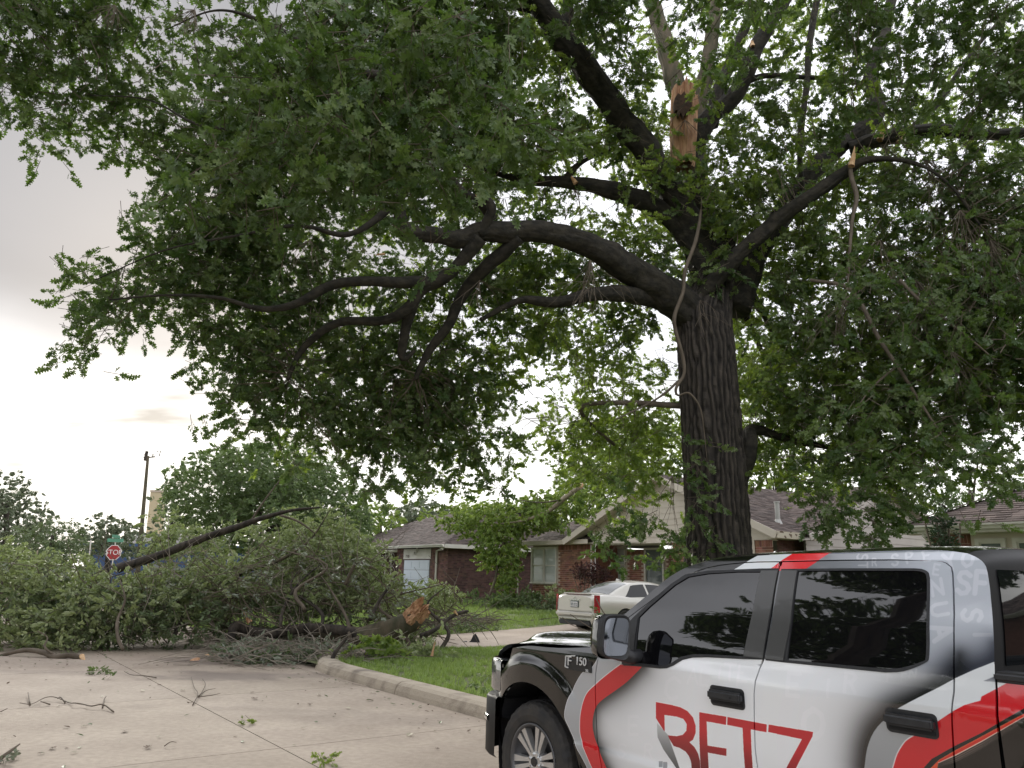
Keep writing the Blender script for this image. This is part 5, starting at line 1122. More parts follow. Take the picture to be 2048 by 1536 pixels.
# ================================================================ SILVER SEDAN (local x forwards from the rear bumper, y to its left, z up)
def make_sedan(name, label, al, la, yaw, z, paint):
    c = W(al, la, z); sd_ = thing(name, label, 'car', c); sd_.rotation_euler = (0, 0, yaw)
    X = [0.0, .04, .12, .35, .8, 1.5, 2.4, 3.2, 3.9, 4.4, 4.7, 4.84, 4.88]
    HWd = [.70, .80, .855, .885, .905, .92, .92, .915, .90, .86, .78, .68, .5]
    ZT = [.98, 1.00, 1.035, 1.055, 1.05, 1.0, .98, .98, .93, .86, .78, .70, .62]
    SH = [.90, .92, .93, .93, .92, .90, .89, .88, .84, .78, .70, .62, .56]
    xs = np.concatenate([np.linspace(0, .15, 6), np.linspace(.2, 4.5, 44), np.linspace(4.55, 4.88, 8)]); v = []; rows = []
    for x in xs:
        w_, zt, zs = (np.interp(x, X, q) for q in (HWd, ZT, SH)); bz = .30 if .3 < x < 4.5 else .26
        half = [(0, zt), (w_ * .55, zt - .004), (w_ * .84, zt - .03), (w_ * .945, zs + .01), (w_ * .985, zs - .12), (w_, zs - .28), (w_ * .985, .48), (w_ * .95, .36), (w_ * .90, bz)]
        sp_ = spline(half, 4); rows.append([(x, y, zz_) for y, zz_ in sp_])
    for wx in (1.05, 3.93):   # wheel arches lift the lower edge
        for r_ in rows:
            for i, (x, y, z_) in enumerate(r_):
                R2 = .36 ** 2 - (x - wx) ** 2
                if R2 > 0 and z_ < .33 + math.sqrt(R2): r_[i] = (x, y * (1 if z_ > .3 else 1), min(.33 + math.sqrt(R2), .33 + math.sqrt(R2)))
    k = len(rows[0]); v = [p for r_ in rows for p in r_] + [(x, -y, z_) for r_ in rows for x, y, z_ in r_]; nr = len(rows); f = []
    for s_ in (0, 1):
        o = s_ * nr * k
        for i in range(nr - 1):
            for j in range(k - 1): q = (o + i * k + j, o + i * k + j + 1, o + (i + 1) * k + j + 1, o + (i + 1) * k + j); f.append(q if s_ == 0 else q[::-1])
    f.append(tuple(range(k)) + tuple(range(nr * k + k - 1, nr * k, -1))); 
    body = mesh('body', v, f, paint, sd_, smooth=True); smooth_by_angle(body, 50)
    # greenhouse
    GX_ = [.62, .80, 1.0, 1.3, 1.6, 2.0, 2.4, 2.75, 3.05, 3.35, 3.6]; GZ = [1.045, 1.115, 1.21, 1.325, 1.40, 1.432, 1.425, 1.38, 1.28, 1.13, .985]; GW = [.66, .66, .64, .61, .585, .575, .575, .58, .60, .66, .70]
    def gsec(x, t):   # t 0 belt .. 1 roof edge .. 2 centre
        zt, wr = np.interp(x, GX_, GZ), np.interp(x, GX_, GW); wb = .83 - .02 * abs(x - 2); zb = .94; ze = max(zb, zt - .055)
        if t <= 1: return (x, wb + (wr - wb) * t ** 1.1, zb + (ze - zb) * t)
        u = t - 1; return (x, wr * (1 - u), ze + (zt - ze) * math.sin(u * math.pi / 2) ** .8)
    gx = np.linspace(.62, 3.6, 40); T_ = [0, .2, .4, .6, .8, .95, 1.05, 1.15, 1.3, 1.5, 1.75, 2]; v = []; f = []; k = len(T_)
    for s_ in (1, -1):
        o = len(v)
        for x in gx: v += [(p[0], p[1] * s_, p[2]) for p in (gsec(x, t) for t in T_)]
        for i in range(len(gx) - 1):
            for j in range(k - 1): q = (o + i * k + j, o + i * k + j + 1, o + (i + 1) * k + j + 1, o + (i + 1) * k + j); f.append(q if s_ == 1 else q[::-1])
    mesh('cabin', v, f, paint, sd_, smooth=True)
    def side_glass(nm, quads, s_):
        v = []; f = []; N2 = 6
        for i in range(N2 + 1):
            for j in range(N2 + 1):
                a, b = i / N2, j / N2; x = (quads[0] * (1 - a) + quads[1] * a) * (1 - b) + (quads[2] * (1 - a) + quads[3] * a) * b; t = .10 + .78 * b; p = gsec(x, t); v.append((p[0], (p[1] + .006) * s_, p[2]))
        for i in range(N2):
            for j in range(N2): q = i * (N2 + 1) + j; f.append((q, q + 1, q + N2 + 2, q + N2 + 1))
        return mesh(nm, v, f, M['side_glass'], sd_, smooth=True)
    for s_ in (1, -1): side_glass('rear_side_window', (1.12, 2.02, 1.50, 2.02), s_); side_glass('front_side_window', (2.10, 3.35, 2.10, 2.78), s_)
    for nm, xa, xb, wk in (('rear_windscreen', .70, 1.46, .88), ('windscreen', 2.85, 3.50, .92)):
        v = []; f = []; N2 = 8
        for i in range(N2 + 1):
            for j in range(N2 + 1):
                x = xa + (xb - xa) * i / N2; q = (j / N2 * 2 - 1) * wk; p = gsec(x, 2 - abs(q)); v.append((p[0], p[1] * (1 if q > 0 else -1), p[2] + .007))
        for i in range(N2):
            for j in range(N2): q = i * (N2 + 1) + j; f.append((q, q + 1, q + N2 + 2, q + N2 + 1))
        mesh(nm, v, f, M['car_glass'], sd_, smooth=True)
    for s_ in (1, -1):
        pts = [(.025, .765), (.035, .80), (.09, .846), (.15, .862)]
        v = [(x - .012, (y + .008) * s_, z_) for z_ in (.57, .74, .90, 1.02) for x, y in pts]; f = [(i * 4 + j, i * 4 + j + 1, (i + 1) * 4 + j + 1, (i + 1) * 4 + j) for i in range(3) for j in range(3)]
        v = [(x, y, z_ + (.0 if z_ > .9 else 0)) for x, y, z_ in v]; mesh('tail_lamp', v, f if s_ < 0 else [q[::-1] for q in f], M['lamp_red'], sd_)
        mb = MB(); mb.tube([(x - .015, (y + .012) * s_, .58 + .43 * t) for x, y, t in ((.045, .81, 0), (.045, .81, 1))], .006, 4); mb.build('lamp_divider', M['lamp_dark'], sd_)
    B_ = lambda nm, lo, hi, m, b=.008: tb(nm, lo, hi, m, b, sd_)
    M.setdefault('plate', mat('licence_plate', (.50, .55, .58), .5, col2=(.05, .10, .14), scale=22, lo=.48, hi=.52)); M.setdefault('teal', mat('plate_frame', (.03, .08, .10), .4))
    B_('plate_frame', (-.022, -.165, .68), (-.005, .165, .85), 'teal'); 
    mb = MB(); mb.box((-.024, 0, .765), (.003, .145, .065)); mb.build('licence_plate', M['signwhite'], sd_)
    mb = MB()
    for row in range(2):
        for i in range(5): mb.box((-.028, -.11 + .055 * i + (i % 2) * .006, .785 - .045 * row), (.002, .016, .013 + .003 * ((i + row) % 2)))
    mb.build('plate_marks', M['teal'], sd_)
    B_('chrome_bar', (-.024, -.24, .865), (-.004, .24, .895), 'chrome'); B_('boot_brake_light', (.07, -.36, 1.03), (.11, .36, 1.052), 'lamp_red', .004)
    B_('boot_lip', (.05, -.55, 1.035), (.16, .55, 1.065), 'sedan_paint' if paint is M['sedan_paint'] else 'sedan_paint', .012)
    B_('rear_bumper', (-.06, -.80, .42), (.25, .80, .60), 'sedan_paint', .06); B_('rear_diffuser', (-.03, -.66, .22), (.3, .66, .36), 'black_plastic', .03); B_('bumper_chrome', (-.05, -.62, .365), (-.02, .62, .385), 'chrome', .004)
    mb = MB()
    for i in range(10): an = math.radians(200 + 14 * i); mb.tube([(-.01, .055 * math.cos(an), .95 + .05 * math.sin(an)), (-.01, .07 * math.cos(an + .1), .95 + .066 * math.sin(an + .1))], .004, 4)
    mb.prism([(-.012, -.03, .965), (-.012, .03, .965), (-.012, .02, .925), (-.012, 0, .912), (-.012, -.02, .925)], (-.004, 0, 0)); mb.build('wreath_emblem', M['chrome'], sd_)
    mb = MB(); mb.prism([(1.55, -.02, 1.40), (1.75, 0, 1.425), (1.60, .0, 1.47)], (0, .02, 0)); mb.build('roof_antenna', M['sedan_paint'], sd_)
    for wx in (1.05, 3.93):
        make_wheel(sd_, wx, .90, .33, R=.33, wd=.22, flip=-1, rimr=.22); make_wheel(sd_, wx, -.90, .33, R=.33, wd=.22, flip=1, rimr=.22)
    mb = MB(); mb.box((2.4, 0, .30), (2.1, .75, .08)); mb.build('underbody', M['black_plastic'], sd_)
    return sd_
M['sedan_paint'] = mat('pearl_paint', (.60, .58, .53), .25, metal=.25, coat=.8); M['lamp_red'] = mat('lamp_red', (.42, .01, .02), .15, coat=1.0); M['lamp_dark'] = mat('lamp_dark_red', (.12, .003, .008), .3)
M['car_glass'] = mat('car_glass', (.10, .11, .11), .04, spec=1.0, ior=1.9)
make_sedan('sedan', 'pearl silver four-door sedan parked on the driveway before the gabled brick house', 5.22, 11.4, TH, dz(5, 11.4), M['sedan_paint'])
M['blue_paint'] = mat('pale_blue_paint', (.42, .47, .56), .3, coat=.6)
make_sedan('sedan', 'pale blue car glimpsed through the fallen foliage below the porch lattice', 25.4, 11.0, TH, lz(13), M['blue_paint'])
# ================================================================ THE STORM-DAMAGED OAK
TW_OAK = twig_src('oak', 'oak', LM['oak'], 11, .122, stem=.26, seeds=4); TW_OAKB = twig_src('oak_back', 'oak', LM['oak_back'], 11, .115, stem=.26, seeds=3)
TW_LIME = twig_src('lime', 'maple', LM['lime'], 12, .13, seeds=3); TW_FAL = twig_src('fallen', 'simple', LM['fallen'], 11, .15, seeds=3, spread=1.3)
TW_FALD = twig_src('fallen_dark', 'simple', LM['fallen_dark'], 11, .15, seeds=3, spread=1.3)
TW_MID = twig_src('mid', 'simple', LM['mid'], 14, .16, seeds=3); TW_HAZE = twig_src('haze', 'simple', LM['haze'], 14, .22, seeds=2); TW_RED = twig_src('red', 'simple', LM['red'], 12, .09, seeds=2); TW_JUN = twig_src('juniper', 'simple', LM['juniper'], 16, .06, stem=.22, seeds=2)
oak = thing('oak_tree', 'huge storm-damaged oak with a torn stub in its fork behind the pickup', 'tree', (3.6, 13.1, .1))
def limb_pts(spec):
    """spec: (px, py, Y, radius) -> smoothed world points + radii"""
    a = [(*P(px, py, Y), r) for px, py, Y, r in spec]; s = spline(a, 5); s[:, 3] = np.maximum(s[:, 3], .006)
    for i in range(2, len(s) - 1):
        k = min(.09, s[i, 3] * .35); s[i, :3] += [k * mnoise.noise((s[i, 0] * 1.3, s[i, 1], s[i, 2] * 1.3 + q)) for q in (0, 9, 18)]
    return s
LIMBS = {
 'A': [(1400, 640, 13.1, .34), (1350, 600, 12.9, .33), (1300, 565, 12.6, .29), (1240, 525, 12.2, .25), (1180, 488, 11.9, .21), (1120, 470, 11.75, .185), (1060, 462, 11.65, .175), (1010, 466, 11.6, .18), (960, 462, 11.55, .175), (920, 478, 11.5, .15), (860, 470, 11.4, .135), (812, 462, 11.3, .12), (800, 410, 11.2, .10), (795, 370, 11.1, .07)],
 'A2': [(960, 476, 11.5, .13), (925, 520, 11.6, .10), (880, 560, 11.7, .11), (842, 582, 11.75, .09), (815, 618, 11.8, .09), (765, 642, 11.9, .08), (690, 642, 12, .07), (640, 665, 12, .07), (600, 705, 12.1, .05), (575, 760, 12.1, .03)],
 'A3': [(860, 565, 11.7, .10), (790, 566, 11.5, .09), (710, 562, 11.4, .08), (650, 575, 11.3, .075), (590, 610, 11.2, .06), (520, 618, 11.2, .045), (440, 596, 11.1, .03), (330, 590, 11, .02), (220, 600, 11, .012)],
 'A4': [(985, 440, 11.6, .09), (960, 405, 11.4, .08), (925, 385, 11.2, .065), (900, 350, 11.1, .05), (860, 300, 11, .03)],
 'A5': [(830, 590, 11.8, .09), (812, 650, 12, .085), (805, 720, 12.2, .07), (830, 700, 12.2, .03)],
 'A6': [(960, 470, 11.5, .09), (975, 440, 11.4, .085), (985, 415, 11.3, .08), (960, 380, 11.2, .06), (965, 350, 11.2, .03)],
 'A7': [(1040, 475, 11.6, .11), (975, 530, 11.9, .11), (925, 590, 12.2, .10), (900, 650, 12.3, .09), (860, 700, 12.4, .07), (830, 760, 12.5, .04)],
 'B': [(1330, 605, 13, .17), (1290, 596, 12.7, .16), (1235, 588, 12.3, .14), (1185, 587, 12.1, .12), (1110, 605, 12, .09), (1040, 600, 12, .06), (960, 640, 12.1, .035)],
 'C': [(1420, 560, 13.3, .22), (1370, 470, 13.4, .20), (1310, 415, 13.3, .19), (1240, 385, 13.1, .17), (1180, 370, 13, .14), (1120, 365, 13, .11), (1060, 362, 13, .09), (1010, 352, 13, .06), (950, 330, 13, .03)],
 'C2': [(1130, 362, 13, .07), (1150, 335, 12.9, .06), (1175, 318, 12.8, .04), (1220, 300, 12.8, .02)],
 'D': [(1420, 570, 13.5, .27), (1370, 430, 13.3, .26), (1290, 300, 13, .25), (1235, 225, 12.7, .24), (1175, 145, 12.3, .23), (1110, 60, 12, .22), (1060, -20, 11.7, .20), (1000, -120, 11.5, .15)],
 'D2': [(1125, 60, 12, .12), (1135, 20, 12, .10), (1130, -60, 12, .08)],
 'D3': [(1085, 25, 12, .07), (1030, 15, 11.8, .05), (955, 10, 11.6, .03)],
 'E': [(1430, 580, 13.8, .28), (1400, 420, 14.2, .26), (1385, 300, 14.4, .25), (1360, 190, 14.6, .22), (1330, 90, 14.8, .19), (1300, -10, 15, .16), (1270, -120, 15.2, .12)],
 'F': [(1440, 580, 13.8, .26), (1400, 400, 13.9, .22), (1385, 310, 14, .21), (1415, 240, 13.9, .19), (1475, 180, 13.7, .17), (1505, 110, 13.5, .16), (1550, 30, 13.3, .15), (1600, -60, 13.1, .13)],
 'F2': [(1420, 250, 14.3, .16), (1440, 170, 14.3, .13), (1475, 90, 14.3, .11), (1510, 20, 14.2, .09), (1560, -60, 14.1, .07)],
 'F3': [(1480, 170, 13.7, .07), (1530, 152, 13.5, .06), (1620, 155, 13.3, .05), (1700, 160, 13.1, .04), (1740, 190, 13, .02)],
 'F4': [(1385, 300, 14.8, .20), (1400, 200, 15, .18), (1420, 90, 15.2, .15), (1440, -30, 15.4, .12)],
 'G': [(1400, 600, 13, .16), (1430, 558, 12.8, .15), (1490, 500, 12.5, .14), (1560, 435, 12.2, .13), (1620, 392, 11.9, .12), (1690, 345, 11.7, .10), (1740, 318, 11.5, .06), (1830, 326, 11.3, .03), (1900, 370, 11.1, .022), (1960, 450, 11, .02)],
 'G2': [(1470, 620, 13.5, .30), (1510, 520, 13.6, .24), (1580, 400, 13.7, .21), (1660, 310, 13.8, .20), (1750, 230, 13.9, .17), (1740, 150, 14.1, .15), (1770, 60, 14.3, .13), (1800, -60, 14.5, .1)],
 'G3': [(1700, 300, 13.7, .17), (1780, 275, 13.4, .15), (1870, 262, 13.1, .13), (1960, 268, 12.9, .11), (2060, 265, 12.7, .09), (2200, 250, 12.5, .06)],
 'G4': [(1820, 260, 13.4, .07), (1880, 200, 13.5, .06), (1940, 110, 13.6, .045), (2010, 30, 13.7, .03)],
 'H': [(1490, 560, 14, .10), (1510, 600, 14.3, .09), (1535, 640, 14.8, .08), (1552, 680, 15.2, .06), (1545, 740, 15.5, .03)],
 'H2': [(1480, 600, 13.8, .06), (1500, 650, 14.2, .055), (1530, 720, 14.6, .04), (1545, 760, 14.8, .02)],
 'I': [(1480, 960, 13.3, .16), (1500, 900, 13.1, .15), (1500, 860, 13.4, .10), (1580, 880, 13.6, .07), (1680, 900, 13.8, .04)],
 'J': [(1700, 335, 11.6, .040), (1706, 360, 11.5, .042), (1714, 395, 11.4, .040), (1704, 440, 11.3, .032), (1700, 500, 11.2, .026), (1696, 560, 11.2, .018), (1688, 610, 11.1, .01)],
 'J2': [(1620, 560, 12, .03), (1700, 580, 11.8, .035), (1760, 680, 11.5, .034), (1800, 740, 11.3, .028), (1850, 820, 11.2, .02), (1890, 880, 11.1, .010)],
 'J3': [(1790, 735, 11.3, .02), (1740, 780, 11.3, .014), (1700, 840, 11.2, .008)],
 'J4': [(1800, 560, 11.3, .03), (1850, 610, 11.1, .028), (1930, 670, 10.9, .02), (1990, 720, 10.8, .01)],
 'K': [(1402, 420, 12.4, .025), (1392, 480, 12.3, .035), (1370, 540, 12.2, .034), (1366, 585, 12.2, .035), (1350, 632, 12.2, .036), (1352, 665, 12.2, .034), (1366, 715, 12.2, .032), (1368, 748, 12.2, .028), (1352, 775, 12.2, .026), (1356, 790, 12.2, .02), (1378, 786, 12.2, .018), (1400, 815, 12.2, .015), (1408, 860, 12.2, .010), (1414, 920, 12.2, .006)],
 'K2': [(1360, 760, 12.3, .025), (1310, 800, 12.2, .018), (1230, 840, 12.1, .010)],
 'L': [(1650, -80, 13.5, .08), (1620, 80, 13.4, .07), (1612, 180, 13.3, .065), (1600, 300, 13.3, .06), (1605, 400, 13.3, .05)],
 'Mm': [(700, 240, 9, .04), (560, 260, 8.9, .03), (400, 250, 8.9, .02), (300, 200, 9.2, .012), (180, 190, 9.4, .007)],
 'M2': [(980, 180, 11, .08), (850, 150, 10, .07), (700, 140, 9.4, .055), (560, 60, 9, .04), (440, 20, 8.8, .016), (330, 60, 8.9, .007)],
 'M3': [(800, 400, 11.2, .06), (700, 470, 11, .045), (600, 450, 10.8, .035), (480, 470, 10.7, .02), (330, 500, 10.6, .012), (190, 560, 10.6, .008)],
 'M4': [(1240, 900, 14.5, .03), (1160, 820, 13.6, .04), (1250, 806, 13.4, .05), (1350, 812, 13.3, .06), (1410, 815, 13.2, .07)],
}
LP_ = {k: limb_pts(v) for k, v in LIMBS.items()}
for k, s in LP_.items():
    n = 36 if s[0, 3] > .12 else (16 if s[0, 3] > .04 else 5)
    if s[0, 3] > .04:
        L_ = np.concatenate([[0], np.cumsum(np.linalg.norm(np.diff(s[:, :3], axis=0), axis=1))]); tt_ = np.linspace(0, L_[-1], max(8, int(L_[-1] / .055))); s = np.stack([np.interp(tt_, L_, s[:, i_]) for i_ in range(4)], 1)
        for _k in range(3): s[1:-1] = (s[:-2] + s[1:-1] * 2 + s[2:]) / 4
    mb = MB(); mb.tube([Vector(p[:3]) for p in s], list(s[:, 3]), n)
    if s[0, 3] > .04:
        for i, p in enumerate(mb.v):
            c = s[i // n]; d = Vector(p) - Vector(c[:3]); j_ = i % n; lg = i // n * .055; q = mnoise.noise((p[0] * 3.5, p[1] * 3.5, p[2] * 2.5)) * .20 + mnoise.noise((j_ * .9, lg * 2.2, 3)) * .16 - abs(mnoise.noise((j_ * .55 + 40, lg * 1.1, 9))) * .16; mb.v[i] = tuple(Vector(p) + d * q)
    m = M['bark_pale'] if k in ('E', 'F4') else (M['twig'] if k in ('J', 'J2', 'J4', 'K', 'J3', 'K2', 'M4') else M['bark_limb'])
    o = mb.build('branch', m, oak, smooth=True)
# main trunk: bark furrows in real relief, also tinted dark to deepen flat shading
tr = spline([(*P(px, py, Y), r) for px, py, Y, r in ((1440, 1420, 13.4, .80), (1438, 1330, 13.2, .66), (1436, 1200, 13.0, .575), (1434, 1080, 13, .545), (1430, 980, 13, .53), (1424, 880, 13, .52), (1418, 780, 13, .51), (1412, 690, 13.05, .50), (1408, 630, 13.15, .50), (1420, 575, 13.4, .44), (1436, 510, 13.7, .33), (1446, 460, 13.9, .22))], 22)
v = []; n = 260; tcol = []
for i, c in enumerate(tr):
    for j in range(n):
        a = 2 * math.pi * j / n; px_, py_ = math.cos(a), math.sin(a); z = c[2]
        warp = .35 * mnoise.noise((px_ * 2, py_ * 2, z * .9)) + .12 * mnoise.noise((px_ * 6, py_ * 6, z * 3))
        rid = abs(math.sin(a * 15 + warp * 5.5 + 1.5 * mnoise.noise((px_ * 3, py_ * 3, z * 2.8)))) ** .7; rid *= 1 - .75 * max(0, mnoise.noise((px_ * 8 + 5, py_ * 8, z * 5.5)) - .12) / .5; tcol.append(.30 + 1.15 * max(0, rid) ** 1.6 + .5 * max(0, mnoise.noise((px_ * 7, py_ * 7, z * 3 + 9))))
        brk = mnoise.noise((px_ * 9, py_ * 9, z * 2.6)); lob = .03 * math.sin(3 * a + 1) + .02 * math.sin(5 * a + z)
        r = c[3] * (1 + lob) - .060 * (1 - rid) - .018 * max(0, brk) + .012 * mnoise.noise((px_ * 20, py_ * 20, z * 14)) + .25 * c[3] * max(0, (.9 - z)) * (.5 + .5 * math.sin(4 * a + 1)) * .6
        v.append((c[0] + px_ * r, c[1] + py_ * r, z))
f = [(i * n + j, i * n + (j + 1) % n, (i + 1) * n + (j + 1) % n, (i + 1) * n + j) for i in range(len(tr) - 1) for j in range(n)] + [tuple(range((len(tr) - 1) * n, len(tr) * n))]
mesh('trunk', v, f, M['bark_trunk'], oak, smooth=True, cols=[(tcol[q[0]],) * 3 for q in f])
# torn stub in the fork and smaller torn ends
def torn(parent, base, top, r0, r1, m='torn', jag=.35, n=22, name='torn_wood', seed=1, open_back=False):
    base = Vector(base); top = Vector(top); d = (top - base); L = d.length; d.normalize(); s = d.orthogonal().normalized(); t = d.cross(s); rr = random.Random(seed); v = []; K = 8
    hh = [L * (1 - jag * rr.random() ** 1.2 - (jag * .5 if math.cos(2 * math.pi * j / n) > .2 else 0)) for j in range(n)]
    for i in range(K + 1):
        for j in range(n):
            a = 2 * math.pi * j / n; k = i / K; r = (r0 + (r1 - r0) * k) * (1 + .14 * math.sin(j * 2.4) * (j % 2 * 2 - 1) + .08 * rr.uniform(-1, 1)); v.append(base + (s * math.cos(a) + t * math.sin(a)) * r * (1 - .25 * k * (j % 3 == 0)) + d * hh[j] * k)
    v.append(base + d * L * .45); c = len(v) - 1
    f = [(i * n + j, i * n + (j + 1) % n, (i + 1) * n + (j + 1) % n, (i + 1) * n + j) for i in range(K) for j in range(n)] + [(K * n + j, K * n + (j + 1) % n, c) for j in range(n)]
    return mesh(name, v, f, M[m], parent)
tb0 = P(1364, 335, 13.5); st = torn(oak, tb0, P(1368, 166, 13.55), .23, .26, seed=3, jag=.16, n=40); st['label'] = 'large torn orange stub in the fork'
mb = MB(); q = [P(x_, y_, 13.24) for x_, y_ in ((1350, 196), (1347, 208), (1350, 222), (1354, 219), (1357, 233), (1362, 224), (1366, 238), (1371, 226), (1375, 231), (1379, 218), (1383, 221), (1384, 200), (1379, 190), (1374, 194), (1369, 182), (1362, 190), (1356, 186))]; mb.prism(q, (0, .1, 0)); M['rot'] = mat('rotten_wood', (.035, .022, .015), .95, col2=(.09, .05, .03), scale=18); mb.build('rotten_hollow', M['rot'], oak)
for (px, py, Y, qx, qy, r, sd_) in ((1703, 332, 11.5, 1712, 292, .055, 4), (1760, 280, 12.6, 1780, 228, .06, 5), (1795, 285, 12.6, 1812, 268, .03, 6), (1152, 366, 12.85, 1142, 352, .05, 7), (965, 405, 11.2, 952, 388, .045, 8), (1506, 92, 13.3, 1503, 80, .05, 9), (770, 508, 11, 745, 510, .02, 10)):
    torn(oak, P(px, py, Y), P(qx, qy, Y), r, r * .5, 'torn_pale', .45, 9, seed=sd_)
# crown coverage, row by row of 64-pixel cells
GRID = """8788624557889999999776888897777766888
877735657899999999777578867777786888
777765789999999977474777777778898888
367765689999999987768777768888775555
043457999999999998899677688777776666
000028999899877765479888888877877777
000027999668758565464998887778888888
000068998765447777659998888888999999
003678998777877898879999888888999999
006777888877766898663588888899999999
005312799888887589783048998999999999
000000588888889824664038998999999999
000000167889999604785038999999999999
000000036789998646886137888999746777
000000000135676425786146778886347777
00000000000101000012111001242001
00000000000000000001110000000000
00000000000000000000011000000000""".split('\n')
GRID = [g_[:32].ljust(32, '0') for g_ in GRID]
TAU = [0, .16, .38, .70, 1.05, 1.55, 2.3, 3.4, 5.2, 7.6]
CC, CR_ = np.array((2.6, 13.0, 9.5)), np.array((12.5, 8.6, 9.0))
def yrange(px, py):
    r = ray(px, py); d = np.array(r) / CR_; o = (np.array((0, 0, HCAM)) - CC) / CR_; a = d @ d; b = 2 * o @ d; c = o @ o - 1; D = b * b - 4 * a * c
    if D <= .2: t = -b / 2 / a; return t * r.y - .8, t * r.y + .8
    q = math.sqrt(D); return (-b - q) / 2 / a * r.y, (-b + q) / 2 / a * r.y
LS = np.vstack([np.hstack([s[::2], np.full((len(s[::2]), 1), 0)]) for k, s in LP_.items() if s[0, 3] > .05])
LPX = np.array([proj(p[:3]) for p in LS]); LY = LS[:, 1]; LR = LS[:, 3] * FPX / LY
pts = []; back = []; clumps = []
A_TW = .026
for row in range(len(GRID)):
    for colm in range(-2, 34):
        g_ = int(GRID[row][min(31, max(0, colm))]) if 0 <= colm < 32 else int(GRID[row][0 if colm < 0 else 31]) * (0 if row > 14 else 1)
        for row_off in ((0,) if row else (0, -1, -2)):
            if not g_: continue
            x0, y0 = colm * 64, (row + row_off) * 64; tau = TAU[g_] * (1.0 if row_off == 0 else .8) * (1 if 0 <= colm < 32 else .6)
            acc = 0; guard = 0
            while acc < tau and guard < 400:
                guard += 1; px, py = x0 + RNG.uniform(0, 64), y0 + RNG.uniform(0, 64); ya, yb = yrange(px, py)
                # leaves sit towards the near and lower skin of the crown, a thinner share behind
                if px < 1050: ya = max(ya, 7.0 if py < 330 else 9.2); yb = min(yb, 14.5)
                elif px < 1380 and py > 600: ya, yb = max(ya, 12.0), 17.5
                elif px > 1480: ya = max(ya, 9.8)
                else: ya = max(ya, 10.2)
                if py > 900: ya = max(ya, 11.0)
                u = RNG.random(); Y = ya + (yb - ya) * (u ** 1.5)
                p = P(px, py, Y); w_ = mnoise.noise((p.x * .8, p.y * .8, p.z * .8))
                if w_ < -.12 and RNG.random() < .45: acc += .02; continue
                dd = np.hypot(LPX[:, 0] - px, LPX[:, 1] - py) < LR + 26
                if dd.any() and (LY[dd] > Y - .2).any() and RNG.random() < (.86 if (px > 1000 and py < 640) else (.88 if (780 < px < 1130 and 330 < py < 500) else .50)):
                    k_ = int(RNG.random() < .5)
                    if k_: acc += .35 * A_TW * 6 / (64 / FPX * Y) ** 2; continue
                    Y = float(LY[dd].max()) + RNG.uniform(.5, 2.8); p = P(px, py, Y)
                if 1320 < px < 1402 and 160 < py < 300 and Y < 13.9: acc += .1; continue
                if 1370 < px < 1500 and py > 590: Y = 14.2 + 2.5 * RNG.random(); p = P(px, py, Y)
                clumps.append((*p, px, py)); m_ = RNG.integers(5, 8); acc += m_ * A_TW / (64 / FPX * Y) ** 2
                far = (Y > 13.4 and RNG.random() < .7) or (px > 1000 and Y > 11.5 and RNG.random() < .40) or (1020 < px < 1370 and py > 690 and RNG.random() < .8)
                for _ in range(m_):
                    q = p + Vector(RNG.normal(0, .16, 3)); (back if far else pts).append(tuple(q))
# leaves on the trunk and hanging sprays in front of the gable and roof
def spray(px, py, Y, n, rad, lst=pts):
    c = P(px, py, Y)
    for _ in range(n): lst.append(tuple(c + Vector(RNG.normal(0, rad, 3))))
for px, py, Y, n, rad in ((1240, 1000, 12, 18, .22), (1225, 1070, 12, 18, .16), (1300, 1045, 12, 9, .10), (1345, 1075, 12, 8, .12), (1355, 1130, 12, 14, .16), (1380, 960, 12, 10, .15), (1240, 1120, 11.8, 5, .12), (1385, 1080, 12.2, 12, .2), (1400, 1000, 12.2, 6, .15), (1395, 1140, 12.2, 10, .16), (1390, 900, 12.2, 8, .15), (1650, 1010, 11, 12, .16), (1655, 1045, 11, 12, .12), (1650, 980, 11, 14, .2), (1740, 1000, 11, 14, .16), (1780, 1010, 11, 14, .16), (1760, 1045, 11, 7, .10), (1740, 1062, 11, 8, .09), (1735, 1085, 11, 8, .08), (1790, 985, 11, 14, .2), (1150, 960, 13.5, 10, .3), (980, 950, 12.6, 8, .15), (770, 960, 12.3, 8, .2), (740, 985, 12.3, 5, .1), (860, 975, 12.4, 5, .12), (990, 975, 12.4, 4, .08)):
    spray(px, py, Y, n, rad)
for px, py in ((1700, 560), (1760, 620), (1830, 560), (1900, 600), (1980, 560), (1960, 640), (2020, 500), (1860, 700), (1700, 800), (1890, 860), (1780, 860), (1930, 960)): spray(px, py, 10.4, 22, .40)
for px, py in ((700, 60), (760, 130), (850, 90), (900, 180), (820, 220), (980, 250), (880, 300), (700, 200), (640, 120), (560, 180), (1050, 280), (940, 120), (760, 260), (620, 250), (500, 260), (430, 270), (840, 400), (780, 330), (690, 320), (560, 330), (450, 350), (620, 30), (880, 20)): spray(px, py, 7.6 + RNG.uniform(-.5, .7), 26, .34)
pts = np.array(pts); back = np.array(back)
# thinned clumps right against the lens are kept out
pts = pts[(np.linalg.norm(pts - np.array((0, 0, HCAM)), axis=1) > 5.2)]
rot = rand_rots(len(pts), .55); scl = RNG.uniform(.8, 1.15, len(pts)) * np.where(np.linalg.norm(pts - np.array((0, 0, HCAM)), axis=1) < 10.5, 1.22, 1.0)
